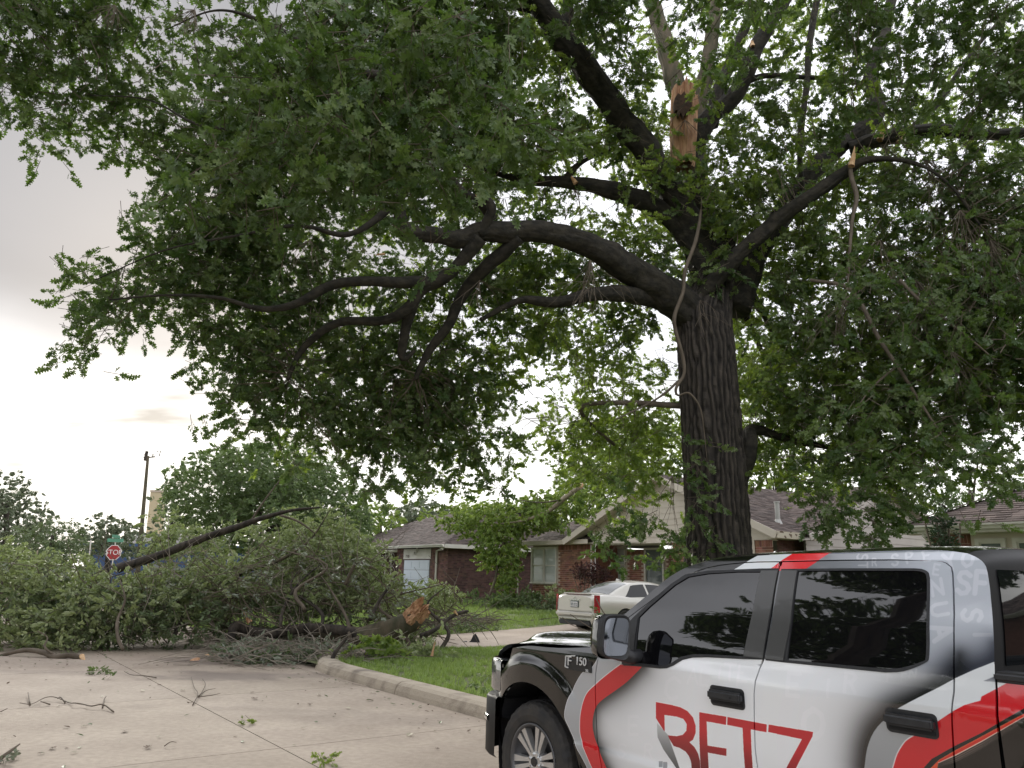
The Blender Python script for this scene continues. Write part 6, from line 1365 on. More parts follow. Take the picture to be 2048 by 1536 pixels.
# the leaves that show largest become single leaf parts
dist_ = np.linalg.norm(pts - np.array((0, 0, HCAM)), axis=1); vis = np.array([(-20 < proj(p)[0] < 2068) and (0 < proj(p)[1] < 1100) for p in pts])
order = np.argsort(np.where(vis, dist_, 99))[:27]; src = TW_OAK[0]
lv, lf = leaf_geo('oak', .15, .2, .25); lme = bpy.data.meshes.new('leaf'); lme.from_pydata([tuple(q) for q in lv], [], lf); lme.materials.append(LM['oak']); lme.update(); cnt = 0
for i in order:
    Mw = Matrix.Translation(pts[i]) @ Euler(rot[i]).to_matrix().to_4x4() @ Matrix.Scale(float(scl[i]), 4)
    for mt, ll in src[1]:
        if cnt >= 300: break
        o = bpy.data.objects.new('leaf', lme); COL.objects.link(o); o.parent = oak; o.matrix_local = Matrix.Translation(-oak.location) @ Mw @ mt @ Matrix.Scale(ll / .15, 4); cnt += 1
keep = np.ones(len(pts), bool); keep[order] = False
scatter('foliage', 'oak', TW_OAK, pts[keep], rot[keep], scl[keep], oak)
scatter('foliage', 'oak_back', TW_OAKB, back, rand_rots(len(back), .4), RNG.uniform(.8, 1.15, len(back)), oak)
# fine branchwood joining clumps to the limbs
allp = np.vstack([pts, back]); LA_ = np.vstack([s for s in LP_.values()]); mb = MB(); cl = np.array([c[:3] for c in clumps]); cl = cl[np.linalg.norm(cl - np.array((0, 0, HCAM)), axis=1) > 6.0]; sel = RNG.permutation(len(cl))[:2400]
for i in sel:
    c = cl[i]
    if (np.abs(allp - c).max(axis=1) < .22).sum() < 3: continue
    d = np.linalg.norm(LA_[:, :3] - c, axis=1); j = int(np.argmin(d + RNG.uniform(0, .9, len(d)))); L = d[j]
    if L < .3: continue
    if (np.abs(allp - (c + (LA_[j, :3] - c) * min(1, 1.0 / L))).max(axis=1) < .30).sum() < 2: continue
    a = Vector(c); b = Vector(LA_[j, :3]); k = min(1, 1.0 / L); e = a.lerp(b, k); mid = a.lerp(e, .5) + Vector(RNG.normal(0, .08, 3)) + Vector((0, 0, .12)); mb.tube([a, a.lerp(mid, .6) + Vector(RNG.normal(0, .04, 3)), mid, e], [.003, .005, .007, .009], 3, cap=False)
mb.build('small_branches', M['twig'], oak, kind='stuff')
# bare hanging twig sprays at the right, centre and top left
def bare_spray(mb, px, py, Y, n, L, ang=-90, spread=35, r=.006):
    o = P(px, py, Y)
    for _ in range(n):
        a = math.radians(ang + RNG.normal(0, spread * .6)); p = Vector(o); pl_ = [p.copy()]; dirv = Vector((math.cos(a), RNG.normal(0, .3), math.sin(a)))
        for k in range(5): dirv = (dirv + Vector((RNG.normal(0, .25), RNG.normal(0, .2), -.12))).normalized(); p = p + dirv * L / 5 * RNG.uniform(.7, 1.2); pl_.append(p.copy())
        mb.tube(pl_, [r * (1 - .15 * k) for k in range(6)], 3, cap=False)
        if RNG.random() < .7: q = pl_[2]; e = dirv + Vector((RNG.normal(0, .6), 0, RNG.normal(0, .4))); mb.tube([q, q + e * L * .2, q + e * L * .35 - ZV * .05], r * .6, 3, cap=False)
mb = MB()
for a in ((1760, 290, 11.8, 14, 1.3, -30, 40), (1850, 320, 11.4, 22, 1.6, -60, 40), (1920, 420, 11, 20, 1.5, -70, 40), (1980, 480, 10.8, 18, 1.3, -60, 40), (1700, 590, 11.2, 16, 1.2, -110, 40), (1830, 560, 11.2, 16, 1.4, -80, 40), (1760, 480, 11.4, 14, 1.2, -90, 50), (1900, 700, 10.9, 10, 1.0, -70, 40), (1180, 520, 11.6, 16, 1.3, -90, 30), (1150, 380, 12.6, 14, .9, -80, 70), (1240, 160, 12.5, 8, .7, -80, 60), (230, 10, 8.6, 16, .42, -100, 60), (390, 20, 8.8, 16, .42, -120, 60), (1370, 240, 13.2, 10, .5, -100, 60), (1345, 950, 12.1, 6, 1.0, -95, 20), (1300, 40, 13.5, 14, 1.2, -80, 40), (960, 560, 11.8, 8, .8, -90, 50), (620, 480, 10.8, 8, .6, -100, 60), (1400, 600, 12.4, 6, .8, -70, 50)): bare_spray(mb, *a)
mb.build('bare_twigs', M['twig'], oak, kind='stuff')
# ================================================================ FALLEN LIMB AND ITS CROWN
fall = thing('fallen_tree', 'huge fallen oak limb with torn orange end and leafy crown blocking the street', 'fallen tree', G(800, 1285))
def branch(parent, spec, m, n=10, name='branch', wob=.25):
    s = limb_pts(spec); mb = MB(); mb.tube([Vector(p[:3]) for p in s], list(s[:, 3]), n)
    for i, p in enumerate(mb.v):
        c = s[i // n]; d = Vector(p) - Vector(c[:3]); mb.v[i] = tuple(Vector(p) + d * (mnoise.noise((p[0] * 5, p[1] * 5, p[2] * 5)) * wob))
    return mb.build(name, m, parent, smooth=True)
Yf = 17.6
branch(fall, [(838, 1232, Yf - .3, .205), (805, 1250, Yf - .1, .23), (765, 1266, Yf, .25), (720, 1272, Yf + .1, .21), (670, 1270, Yf + .4, .17), (600, 1262, Yf + .8, .13), (520, 1262, Yf + 1, .10), (400, 1240, Yf + 1.4, .07)], M['bark_pale'], 16)
tt = torn(fall, P(822, 1240, Yf - .25), P(856, 1204, Yf - .45), .21, .20, seed=12, jag=.34, n=44); tt['label'] = 'torn orange end of the limb'
branch(fall, [(740, 1282, Yf, .14), (690, 1262, Yf, .11), (620, 1256, Yf, .10), (540, 1268, Yf - .1, .10), (480, 1256, Yf, .11), (462, 1262, Yf - .1, .07)], M['bark'])
branch(fall, [(500, 1262, Yf, .09), (470, 1250, Yf - .1, .11), (462, 1275, Yf - .3, .08), (458, 1298, Yf - .5, .05)], M['bark'])
branch(fall, [(236, 1137, 18.6, .10), (300, 1117, 18.6, .10), (380, 1088, 18.5, .09), (450, 1062, 18.5, .08), (520, 1038, 18.5, .065), (575, 1022, 18.6, .045), (640, 1015, 18.8, .02)], M['bark'])
branch(fall, [(455, 1160, 18.6, .05), (500, 1140, 18.6, .05), (560, 1120, 18.8, .04), (620, 1080, 19, .03), (660, 1020, 19.2, .012)], M['bark_pale'])
branch(fall, [(690, 1170, 18, .04), (705, 1140, 18, .04), (715, 1125, 18, .035), (735, 1130, 18, .02), (755, 1140, 18, .01)], M['twig'])
branch(fall, [(560, 1030, 19, .03), (600, 1045, 19, .025), (640, 1075, 19, .012)], M['twig'])
branch(fall, [(500, 1045, 19, .03), (530, 1000, 19, .02), (560, 960, 19.1, .01)], M['twig'])
branch(fall, [(246, 1300, 15.9, .03), (236, 1275, 16, .035), (235, 1240, 16.2, .03), (250, 1200, 16.4, .02), (240, 1160, 16.6, .01)], M['twig'])
branch(fall, [(165, 1317, 15.2, .045), (140, 1310, 15.2, .05), (110, 1314, 15.2, .055), (80, 1304, 15.3, .05), (40, 1302, 15.4, .04), (-20, 1318, 15.4, .03)], M['twig'])
branch(fall, [(115, 1314, 15.2, .02), (90, 1295, 15.2, .02), (95, 1275, 15.3, .012), (75, 1262, 15.3, .008)], M['twig'])
torn(fall, P(163, 1312, 15.2), P(170, 1326, 15.0), .05, .02, 'torn_pale', .4, 8, seed=21)
torn(fall, P(500, 1245, Yf - .2), P(489, 1222, Yf - .2), .06, .03, 'torn', .4, 9, seed=22)
branch(fall, [(840, 1272, 16.9, .05), (870, 1260, 17, .05), (905, 1232, 17.4, .045), (935, 1222, 17.6, .035), (910, 1226, 17.5, .03)], M['bark'], 6)
torn(fall, P(908, 1222, 17.4), P(916, 1232, 17.4), .04, .02, 'torn_pale', .4, 8, seed=23)
for (x, y, q) in ((640, 1225, 1), (700, 1240, 2), (560, 1215, 3), (430, 1220, 4), (350, 1230, 5), (820, 1255, 6), (880, 1262, 7), (610, 1180, 8), (740, 1200, 9)):
    branch(fall, [(x, y + 40, 17.4, .05), (x + 20 * math.sin(q * 3), y, 17.7, .04), (x + 60 * math.sin(q * 5), y - 50, 18, .025), (x + 90 * math.cos(q * 2), y - 90, 18.3, .01)], M['bark'] if q % 2 else M['twig'], 6)
mb = MB()
for _ in range(520):
    px = RNG.uniform(0, 930); base = 1290 - .04 * px; py = base - RNG.uniform(0, 1) ** 1.6 * (150 if px < 780 else 60); Y = RNG.uniform(17.2, 19) if px < 600 else RNG.uniform(18.0, 19.2)
    p = P(px, py, Y); p.z = max(p.z, .06); d = Vector((RNG.normal(-.3, 1), RNG.normal(0, .5), RNG.normal(.15, .6))).normalized(); L = RNG.uniform(.5, 1.5); b = Vector((RNG.normal(0, .15), RNG.normal(0, .1), RNG.normal(-.05, .12)))
    mb.tube([p, p + d * L * .35 + b, p + d * L * .7 + b * .5, p + d * L], [.014, .011, .008, .004], 3, cap=False)
mb.build('twigs', M['twig'], fall, kind='stuff')
mb = MB()
for _ in range(240):
    px = RNG.uniform(0, 800); py = RNG.uniform(1080, 1290) if px > 300 else RNG.uniform(1180, 1300); p = P(px, py, RNG.uniform(16.8, 17.4) if px < 420 else RNG.uniform(17.9, 18.6)); p.z = max(p.z, .08); a_ = RNG.uniform(0, 6.28); d = Vector((math.cos(a_), RNG.normal(0, .4), math.sin(a_))).normalized(); L = RNG.uniform(.4, 1.2); b = Vector((RNG.normal(0, .12), 0, RNG.normal(0, .14)))
    q_ = [p, p + d * L * .35 + b, p + d * L * .7 + b * .6, p + d * L]; q_ = [Vector((w_.x, w_.y, max(w_.z, .03))) for w_ in q_]; mb.tube(q_, [.010, .008, .006, .003], 3, cap=False)
mb.build('bare_twigs', M['twig_pale'], fall, kind='stuff')
def blob_pts(blobs, a_tw, floor=None, shell=.25):
    P_ = []
    for px, py, rx, ry, Y, dep, tau in blobs:
        k = Y / FPX; n = int(math.pi * rx * ry * k * k * tau / a_tw); c = P(px, py, Y)
        u = RNG.normal(0, 1, (n, 3)); u /= np.linalg.norm(u, axis=1)[:, None]; r = RNG.random(n)[:, None] ** shell; q = u * r * np.array((rx * k, dep, ry * k)); nz = np.array([mnoise.noise(tuple(w_ * 1.1 + np.array(c) * .37)) for w_ in q]); q = q[(nz > -.18) | (RNG.random(n) < .35)]
        P_.append(q + np.array(c))
    P_ = np.vstack(P_)
    if floor is not None: P_ = P_[P_[:, 2] > floor]
    return P_
def foliage(key, srcs, blobs, parent, a_tw=.036, scl=1.0, droop=.3, floor=None, shell=.25, name='foliage'):
    q = blob_pts(blobs, a_tw * scl * scl, floor, shell); return scatter(name, key, srcs, q, rand_rots(len(q), droop), RNG.uniform(.8, 1.2, len(q)) * scl, parent)
A_S = .040
FB = [(30, 1175, 80, 80, 18.3, 1.5, 3.6), (130, 1180, 70, 72, 18, 1.5, 3.9), (210, 1205, 65, 60, 17.6, 1.3, 4.2), (300, 1210, 80, 65, 17.6, 1.3, 3.9), (370, 1120, 75, 70, 20.4, 1.2, 2.7), (400, 1175, 70, 55, 18.4, 1.2, 3.3), (330, 1060, 40, 50, 20.6, .9, .9), (450, 1175, 70, 60, 18.4, 1.2, 3.3), (530, 1160, 80, 62, 19.2, 1.2, 3.3), (600, 1120, 80, 70, 20.2, 1.3, 2.7), (660, 1105, 70, 70, 20.0, 1.3, 3.9), (700, 1150, 58, 60, 19.6, 1.2, 4.2), (740, 1130, 40, 50, 20, 1.0, 2.7), (620, 1195, 80, 42, 18.9, 1.0, 3.9), (740, 1200, 48, 40, 19.3, 1.0, 2.7), (790, 1205, 50, 32, 19.3, 1.0, 2.4), (870, 1195, 50, 30, 19.2, 1.0, 3.0), (30, 1255, 80, 45, 16.6, 1.0, 3.3), (130, 1262, 80, 42, 16.5, .9, 3.0), (560, 1060, 70, 45, 20.6, 1.0, .8), (480, 1080, 60, 40, 20.6, 1.0, .7), (640, 1040, 60, 50, 20.5, 1.0, .9), (800, 1160, 14, 32, 18, .3, 2.4), (0, 1140, 50, 60, 18.8, 1.2, 2.4)]
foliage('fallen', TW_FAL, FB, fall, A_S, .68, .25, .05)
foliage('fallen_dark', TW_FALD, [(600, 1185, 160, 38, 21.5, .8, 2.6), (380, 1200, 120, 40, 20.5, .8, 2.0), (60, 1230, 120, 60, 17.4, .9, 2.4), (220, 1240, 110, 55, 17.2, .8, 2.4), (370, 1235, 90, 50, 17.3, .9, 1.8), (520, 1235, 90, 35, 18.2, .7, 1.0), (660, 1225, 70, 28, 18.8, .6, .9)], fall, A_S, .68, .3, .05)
TW_PALE = twig_src('pale', 'simple', leafmat('pale_underside_leaf', (.17, .20, .145), (.25, .28, .20), .2, (.14, .17, .08), .5), 9, .14, seeds=3, spread=1.3)
foliage('pale', TW_PALE, [(x, y, 60, 45, 17.4, 1.0, .25) for x, y in ((60, 1150), (20, 1210), (160, 1170), (300, 1180), (400, 1150), (500, 1170), (600, 1130), (680, 1150), (780, 1200))] + [(500, 1300, 90, 22, 15.6, .5, .6), (640, 1290, 70, 20, 15.8, .5, .5)], fall, A_S, .62, .3, .05)
# the brush pile on the pavement in front and other separate limbs
brush = thing('brush_pile', 'low pile of grey broken twigs and leaves in front of the fallen limb', 'brush pile', G(590, 1325))
mb = MB()
for _ in range(340):
    t = RNG.random(); px = 430 + 300 * t; py = 1332 - 45 * RNG.random() * math.sin(math.pi * min(1, t * 1.1 + .1)) - 8; g_ = G(px, min(py + 12, 1336)); h = RNG.uniform(.02, .20) * math.sin(math.pi * min(.97, t + .05))
    p = Vector((g_.x, g_.y + RNG.uniform(0, .8), .02 + h)); d = Vector((RNG.normal(0, 1), RNG.normal(0, .45), RNG.normal(.02, .18))).normalized(); L = RNG.uniform(.4, 1.4); b = Vector((0, RNG.normal(0, .1), RNG.uniform(0, .16)))
    q = [p, p + d * L * .3 + b, p + d * L * .65 + b, p + d * L]; q = [Vector((a.x, a.y, max(a.z, .012))) for a in q]; mb.tube(q, [.012, .010, .008, .004], 4, cap=False)
tag(mb.build('twigs', M['twig_pale'], brush), kind='stuff')
q = []
for _ in range(330):
    px = RNG.uniform(435, 720); py = RNG.uniform(1292, 1330); g_ = G(px, py); q.append((g_.x, g_.y, .04 + RNG.random() * .12))
scatter('leaves', 'pale', TW_PALE, q, rand_rots(len(q), .1), RNG.uniform(.6, .9, len(q)), brush)
q = []
for _ in range(160):
    px = RNG.uniform(435, 700); g_ = G(px, RNG.uniform(1300, 1330)); q.append((g_.x, g_.y, .04 + RNG.random() * .1))
scatter('leaves', 'fallen_dark', TW_FALD, q, rand_rots(len(q), .1), RNG.uniform(.6, .9, len(q)), brush)
b2 = thing('broken_branch', 'upright broken branch stub leaning at the tip of the curb', 'branch', G(660, 1335))
branch(b2, [(662, 1336, 14.6, .045), (668, 1310, 14.7, .04), (684, 1288, 14.8, .03), (694, 1276, 14.8, .02)], M['bark'], 6); branch(b2, [(664, 1325, 14.6, .03), (645, 1322, 14.5, .02), (642, 1338, 14.3, .012)], M['twig'], 5)
def sprig(name, label, cat, px, py, w_px, n, key, srcs, z0=.02, h=.12, sc_=.7, stick=None, Yd=.25, group=None):
    c = G(px, py, z0); t = thing(name, label, cat, c, group); k = c.y / FPX; q = []
    for _ in range(n): q.append((c.x + RNG.normal(0, w_px * k * .33), c.y + RNG.normal(0, Yd * .5), z0 + .02 + abs(RNG.normal(0, h * .5))))
    scatter('leaves', key, srcs, q, rand_rots(n, .1), RNG.uniform(.7, 1.1, n) * sc_, t)
    if stick: 
        mb = MB(); mb.tube([Vector((c.x + a * k, c.y + b, z0 + z_)) for a, b, z_ in stick], [.02 - .014 * i / (len(stick) - 1) for i in range(len(stick))], 5); mb.build('stem', M['twig'], t)
    return t
G2 = lz(5)
sprig('leafy_branch', 'bright green leafy maple branch lying on the lawn corner behind the curb', 'branch', 765, 1316, 80, 42, 'lime', TW_LIME, .13, .30, .9, [(-60, 0, .02), (0, 0, .05), (60, 0, .06), (110, .1, .03)], .3)
sprig('leafy_branch', 'leafy branch with a torn brown stub lying across the grass edge by the driveway', 'branch', 850, 1312, 70, 34, 'fallen', TW_FAL, .13, .28, .85, [(-90, 0, .03), (0, 0, .06), (12, 0, .12), (20, 0, .32)], .3)
torn(bpy.data.objects['leafy_branch.001'], G(864, 1312, .2), G(864, 1312, .2) + Vector((.05, 0, .28)), .03, .012, 'torn', .4, 7, seed=31)
sprig('leafy_branch', 'drooping leafy spray hanging over the pavement by the torn end', 'branch', 830, 1285, 60, 36, 'fallen', TW_FAL, .15, .35, .9, [(-50, 0, .1), (0, 0, .3), (50, 0, .2)], .3)
sprig('leafy_branch', 'leafy debris scattered on the lawn before the dark brick wall', 'branch', 930, 1200, 110, 60, 'mid', TW_MID, .4, .35, .8, None, .8)
sprig('brush_pile', 'brown twig pile on the far lawn right of the torn end', 'brush pile', 930, 1258, 100, 40, 'fallen_dark', TW_FALD, .22, .18, .7, None, .6)
bp2 = bpy.data.objects['brush_pile.001']; mb = MB()
for _ in range(220):
    px = RNG.uniform(850, 990); c = G(px, 1262 - 8 * RNG.random() * 2, .15); p = Vector((c.x, c.y, .2 + RNG.random() * .25)); d = Vector((RNG.normal(.4, 1), RNG.normal(0, .5), RNG.normal(0, .2))).normalized(); L = RNG.uniform(.3, 1.1); mb.tube([p, p + d * L * .5 + ZV * .06, p + d * L], [.011, .009, .004], 3, cap=False)
mb.build('twigs', M['twig'], bp2, kind='stuff')
for lab, x, y, w_, n, key, s_, st_ in (
        ('dark green oak sprig lying on the concrete street below the fallen crown', 200, 1347, 40, 12, 'oak', TW_OAK, None),
        ('small oak sprig on the street joint, middle of the slab', 480, 1449, 22, 5, 'oak_back', TW_OAKB, None),
        ('bright oak sprig on the street at the bottom edge', 655, 1527, 34, 9, 'oak_back', TW_OAKB, None),
        ('leafy twig at the bottom left corner of the street', 8, 1522, 16, 6, 'pale', TW_PALE, [(-10, 0, .01), (12, .1, .12)]),
        ('tiny leaf cluster just below the dark green sprig', 213, 1357, 12, 3, 'oak', TW_OAK, None),
        ('pale leaf cluster on the near lawn close to the truck hood', 975, 1356, 24, 9, 'fallen', TW_FAL, None),
        ('leaf scrap on the near lawn beside the curb end', 960, 1380, 16, 5, 'mid', TW_MID, None),
        ('small leaf clump caught against the silver sedan bumper', 1085, 1250, 40, 14, 'mid', TW_MID, [(-40, 0, .1), (30, 0, .25)])):
    sprig('leaf_sprig', lab, 'sprig', x, y, w_, n, key, s_, .01 if x < 700 else (.14 if x < 1050 else .2), .05, .42 if n < 20 else .7, st_, .12)
def twig_on_road(label, polys, r=.010):
    r *= .72
    c = G(*polys[0][0]); t = thing('fallen_twig', label, 'twig', c)
    for pl_ in polys:
        q = [G(x, y) + ZV * (.012 + .035 * abs(math.sin(i * 1.9))) for i, (x, y) in enumerate(pl_)]; s = spline([tuple(a) for a in q], 4); mb = MB(); mb.tube([Vector(p) for p in s], [r * (1 - .6 * i / len(s)) for i in range(len(s))], 5); mb.build('twig', M['twig'], t, smooth=True)
twig_on_road('long crooked bare branch lying on the slab at lower left', [[(227, 1426), (205, 1417), (182, 1418), (165, 1414), (148, 1414), (138, 1408), (110, 1402), (90, 1401), (62, 1413), (38, 1414)], [(205, 1417), (208, 1405), (212, 1398)], [(60, 1412), (55, 1392)], [(100, 1411), (84, 1412), (80, 1408)], [(130, 1408), (120, 1402), (114, 1403)]], .013)
twig_on_road('thin straight twig beside the street joint', [[(313, 1357), (282, 1357), (262, 1354), (248, 1347)]], .012)
twig_on_road('bare forked twig standing on the joint crossing', [[(385, 1412), (395, 1395), (388, 1380), (382, 1358)], [(395, 1395), (412, 1388), (430, 1382)], [(396, 1396), (420, 1398), (440, 1392)], [(398, 1395), (410, 1376), (404, 1362)]], .010)
twig_on_road('short straight stick on the slab', [[(328, 1495), (340, 1494), (352, 1492)]], .008)
twig_on_road('small bent twig near the left edge', [[(0, 1426), (14, 1425)]], .008)
twig_on_road('curved twig hanging over the curb by the bumper', [[(972, 1410), (985, 1416), (998, 1414)]], .010)
LEAVES = []
for i, (px, py, m) in enumerate(((262, 1336, 1), (324, 1371, 0), (360, 1382, 1), (287, 1384, 1), (120, 1413, 1), (160, 1455, 1), (140, 1457, 0), (250, 1462, 0), (313, 1477, 1), (158, 1507, 1), (100, 1497, 0), (292, 1500, 0), (87, 1508, 0), (378, 1404, 1), (700, 1419, 1), (640, 1390, 1), (655, 1365, 1), (645, 1366, 0), (690, 1367, 1), (815, 1474, 1), (840, 1420, 1), (500, 1386, 0), (620, 1412, 0), (515, 1398, 0), (600, 1458, 1), (345, 1322, 0), (388, 1320, 0), (418, 1311, 1), (880, 1500, 0), (740, 1386, 1))):
    c = G(px, py); v, f = leaf_geo('oak' if i % 3 else 'simple', .06 + .02 * (i % 4), .3, -.05); mt = Matrix.Translation(c + ZV * .010) @ Matrix.Rotation(i * 2.3, 4, 'Z') @ Matrix.Rotation(.05, 4, 'X')
    M.setdefault('dead_leaf', mat('dead_leaf', (.42, .38, .28), .7)); M.setdefault('brown_leaf', mat('brown_leaf', (.10, .06, .035), .8))
    o = mesh('fallen_leaf', [mt @ q for q in v], f, M['dead_leaf'] if m else M['brown_leaf']); LEAVES.append((m, px, o))
ORD = 'first second third fourth fifth sixth seventh eighth ninth tenth eleventh twelfth thirteenth fourteenth fifteenth sixteenth seventeenth eighteenth'.split()
for m_ in (0, 1):
    for i_, (_, _, o_) in enumerate(sorted((l for l in LEAVES if l[0] == m_), key=lambda l: l[1])): c_ = 'pale' if m_ else 'brown'; tag(o_, '%s leaf flat on the concrete street, %s from the left of the %s leaves' % (c_, ORD[i_], c_), 'leaf', '%s leaves scattered on the street' % c_)
for lab, px, py, w_, h_ in (('pale torn bark slab lying under the torn end of the limb', 798, 1270, .38, .16), ('pale wood splinter on the street left of the brush pile', 425, 1313, .35, .06), ('reddish bark chip on the street before the brush pile', 388, 1322, .16, .05)):
    c = G(px, py, .15 if py < 1300 else .02); mb = MB(); mb.prism([c + Vector((-w_ / 2, 0, 0)), c + Vector((w_ / 2, .03, .01)), c + Vector((w_ * .4, .05, h_)), c + Vector((.02, .06, h_ * .7)), c + Vector((-w_ * .3, .04, h_ * .4))], (0, .05, .02))
    tag(mb.build('wood_piece', M['torn_pale'] if 'pale' in lab else M['torn']), lab, 'wood')
bag = G(948, 1288, .06); mb = MB(); mb.prism([bag + Vector(q) for q in ((-.18, 0, 0), (.16, 0, 0), (.10, .05, .14), (.03, .08, .24), (-.03, .06, .20), (-.08, .04, .08))], (0, .16, -.02)); mb.prism([bag + Vector(q) for q in ((-.35, 0, .0), (-.16, 0, .0), (-.18, .04, .06), (-.30, .04, .04))], (0, .1, 0))
tag(mb.build('black_debris', M['black_plastic']), 'black triangular scrap of debris on the driveway', 'debris')
# dangling leafy twig in front of the sedan
dt = thing('leafy_twig', 'thin twig with a few leaves drooping in front of the sedan rear corner', 'twig', P(1195, 1235, 9.4)); branch(dt, [(1192, 1196, 9.6, .006), (1205, 1222, 9.5, .008), (1220, 1240, 9.4, .009), (1235, 1260, 9.3, .010), (1245, 1330, 9.2, .012)], M['twig'], 5)
for pl_ in ([(1140, 1228, 9.4, .003), (1160, 1242, 9.4, .004), (1185, 1258, 9.4, .005), (1240, 1290, 9.3, .007)], [(1125, 1235, 9.4, .003), (1140, 1248, 9.4, .004), (1175, 1262, 9.4, .005)]): branch(dt, pl_, M['twig'], 4)
scatter('leaves', 'oak', TW_OAK, [tuple(P(x, y, 9.5)) for x, y in ((1190, 1222), (1196, 1228), (1200, 1218), (1186, 1230))], rand_rots(4, .3), [.35] * 4, dt)
# ================================================================ OTHER TREES AND SHRUBS
def tree(name, label, blobs, key, srcs, base, trunk, a_tw=A_S, scl=1.2, tm='bark', floor=None, group=None, cat='tree', shell=.25):
    t = thing(name, label, cat, base, group)
    s = spline([(*p, r) for p, r in trunk], 4); mb = MB(); mb.tube([Vector(p[:3]) for p in s], list(s[:, 3]), 8)
    top = s[-1][:3]
    for b in blobs[:7]:
        c = P(b[0], b[1], b[4]); m0 = Vector(s[len(s) // 2][:3]); mb.tube([m0, m0.lerp(c, .5) + Vector((0, 0, .3)), c], [s[len(s) // 2][3] * .5, .06, .02], 5, cap=False)
    mb.build('trunk', M[tm], t, smooth=True); foliage(key, srcs, blobs, t, a_tw, scl, .3, floor, shell, 'crown'); return t
def T3(px, py, Y): return Vector(P(px, py, Y))
tree('broadleaf_tree', 'big round standing tree behind the fallen crown, left of the brick houses', [(455, 985, 105, 85, 33, 4, 3.2), (550, 950, 110, 70, 33, 4, 3.6), (645, 1000, 95, 88, 33, 4, 3.4), (560, 1050, 120, 70, 33, 4, 3.0), (430, 1040, 70, 60, 32.5, 3, 2.6), (690, 1060, 55, 60, 33, 3, 2.8), (600, 1110, 100, 40, 33, 3, 2.0)], 'mid', TW_MID, T3(560, 1190, 33), [(T3(562, 1190, 33) - ZV * 1, .35), (T3(562, 1110, 33), .28), (T3(560, 1040, 33), .2), (T3(560, 960, 33), .08)], scl=.85)
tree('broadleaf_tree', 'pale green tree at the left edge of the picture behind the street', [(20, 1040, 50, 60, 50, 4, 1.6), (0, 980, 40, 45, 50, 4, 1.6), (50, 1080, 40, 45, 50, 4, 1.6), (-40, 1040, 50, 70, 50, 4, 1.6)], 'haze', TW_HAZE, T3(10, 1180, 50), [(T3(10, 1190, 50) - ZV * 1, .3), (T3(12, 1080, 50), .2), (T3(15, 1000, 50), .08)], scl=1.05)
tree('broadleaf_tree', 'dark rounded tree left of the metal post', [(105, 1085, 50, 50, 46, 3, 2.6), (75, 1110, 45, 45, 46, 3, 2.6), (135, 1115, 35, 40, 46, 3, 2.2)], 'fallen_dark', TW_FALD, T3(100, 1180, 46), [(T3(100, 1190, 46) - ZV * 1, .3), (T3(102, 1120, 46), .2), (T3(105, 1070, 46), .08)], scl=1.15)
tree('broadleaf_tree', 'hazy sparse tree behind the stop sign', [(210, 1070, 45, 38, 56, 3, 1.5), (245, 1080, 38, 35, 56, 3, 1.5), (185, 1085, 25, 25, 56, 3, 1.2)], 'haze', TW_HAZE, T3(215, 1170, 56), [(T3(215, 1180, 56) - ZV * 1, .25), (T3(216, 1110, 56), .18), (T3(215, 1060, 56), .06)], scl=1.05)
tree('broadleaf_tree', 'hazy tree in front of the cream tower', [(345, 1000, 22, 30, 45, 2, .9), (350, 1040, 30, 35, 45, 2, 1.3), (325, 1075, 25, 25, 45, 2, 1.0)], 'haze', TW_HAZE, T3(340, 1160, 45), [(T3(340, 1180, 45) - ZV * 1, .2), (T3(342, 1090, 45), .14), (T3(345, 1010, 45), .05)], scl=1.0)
for i, (lab, bl, key, s_) in enumerate((('yellowish green tree behind the dark brick house, beside the big round tree', [(760, 1040, 45, 38, 52, 4, 2.2), (730, 1060, 40, 40, 52, 4, 2.2)], 'lime', TW_LIME), ('pale crowned tree rising above the hipped roof', [(850, 1030, 50, 34, 60, 4, 2.0), (815, 1045, 40, 34, 60, 4, 2.2), (885, 1050, 38, 30, 60, 4, 2.2)], 'haze', TW_HAZE), ('green tree between the two brick houses at the back', [(950, 1035, 55, 40, 55, 4, 2.4), (1010, 1040, 50, 36, 55, 4, 2.2)], 'lime', TW_LIME))):
    x = bl[0][0]; Y = bl[0][4]; tree('broadleaf_tree', lab, bl, key, s_, T3(x, 1180, Y), [(T3(x, 1185, Y) - ZV, .3), (T3(x, 1100, Y), .22), (T3(x, 1040, Y), .1)], scl=1.25)
tree('broadleaf_tree', 'yellow green tree standing behind the gabled house, left of the oak trunk', [(1180, 950, 75, 55, 42, 4, 2.4), (1260, 930, 80, 70, 42, 4, 2.4), (1330, 900, 60, 60, 42, 4, 2.0), (1150, 1010, 60, 50, 42, 4, 2.2), (1230, 870, 60, 50, 42, 4, 1.6)], 'lime', TW_LIME, T3(1240, 1180, 42), [(T3(1240, 1190, 42) - ZV, .35), (T3(1240, 1060, 42), .25), (T3(1240, 920, 42), .1)], scl=1.15)
tree('broadleaf_tree', 'yellow green tree behind the roof ridge, right of the oak trunk', [(1540, 940, 70, 55, 44, 4, 1.5), (1610, 950, 60, 50, 44, 4, 1.4), (1500, 850, 60, 90, 44, 4, 1.3), (1530, 740, 50, 80, 44, 4, 1.2), (1680, 950, 60, 40, 44, 4, 1.6)], 'lime', TW_LIME, T3(1560, 1180, 44), [(T3(1560, 1190, 44) - ZV, .35), (T3(1560, 1060, 44), .25), (T3(1560, 930, 44), .1)], scl=1.15)
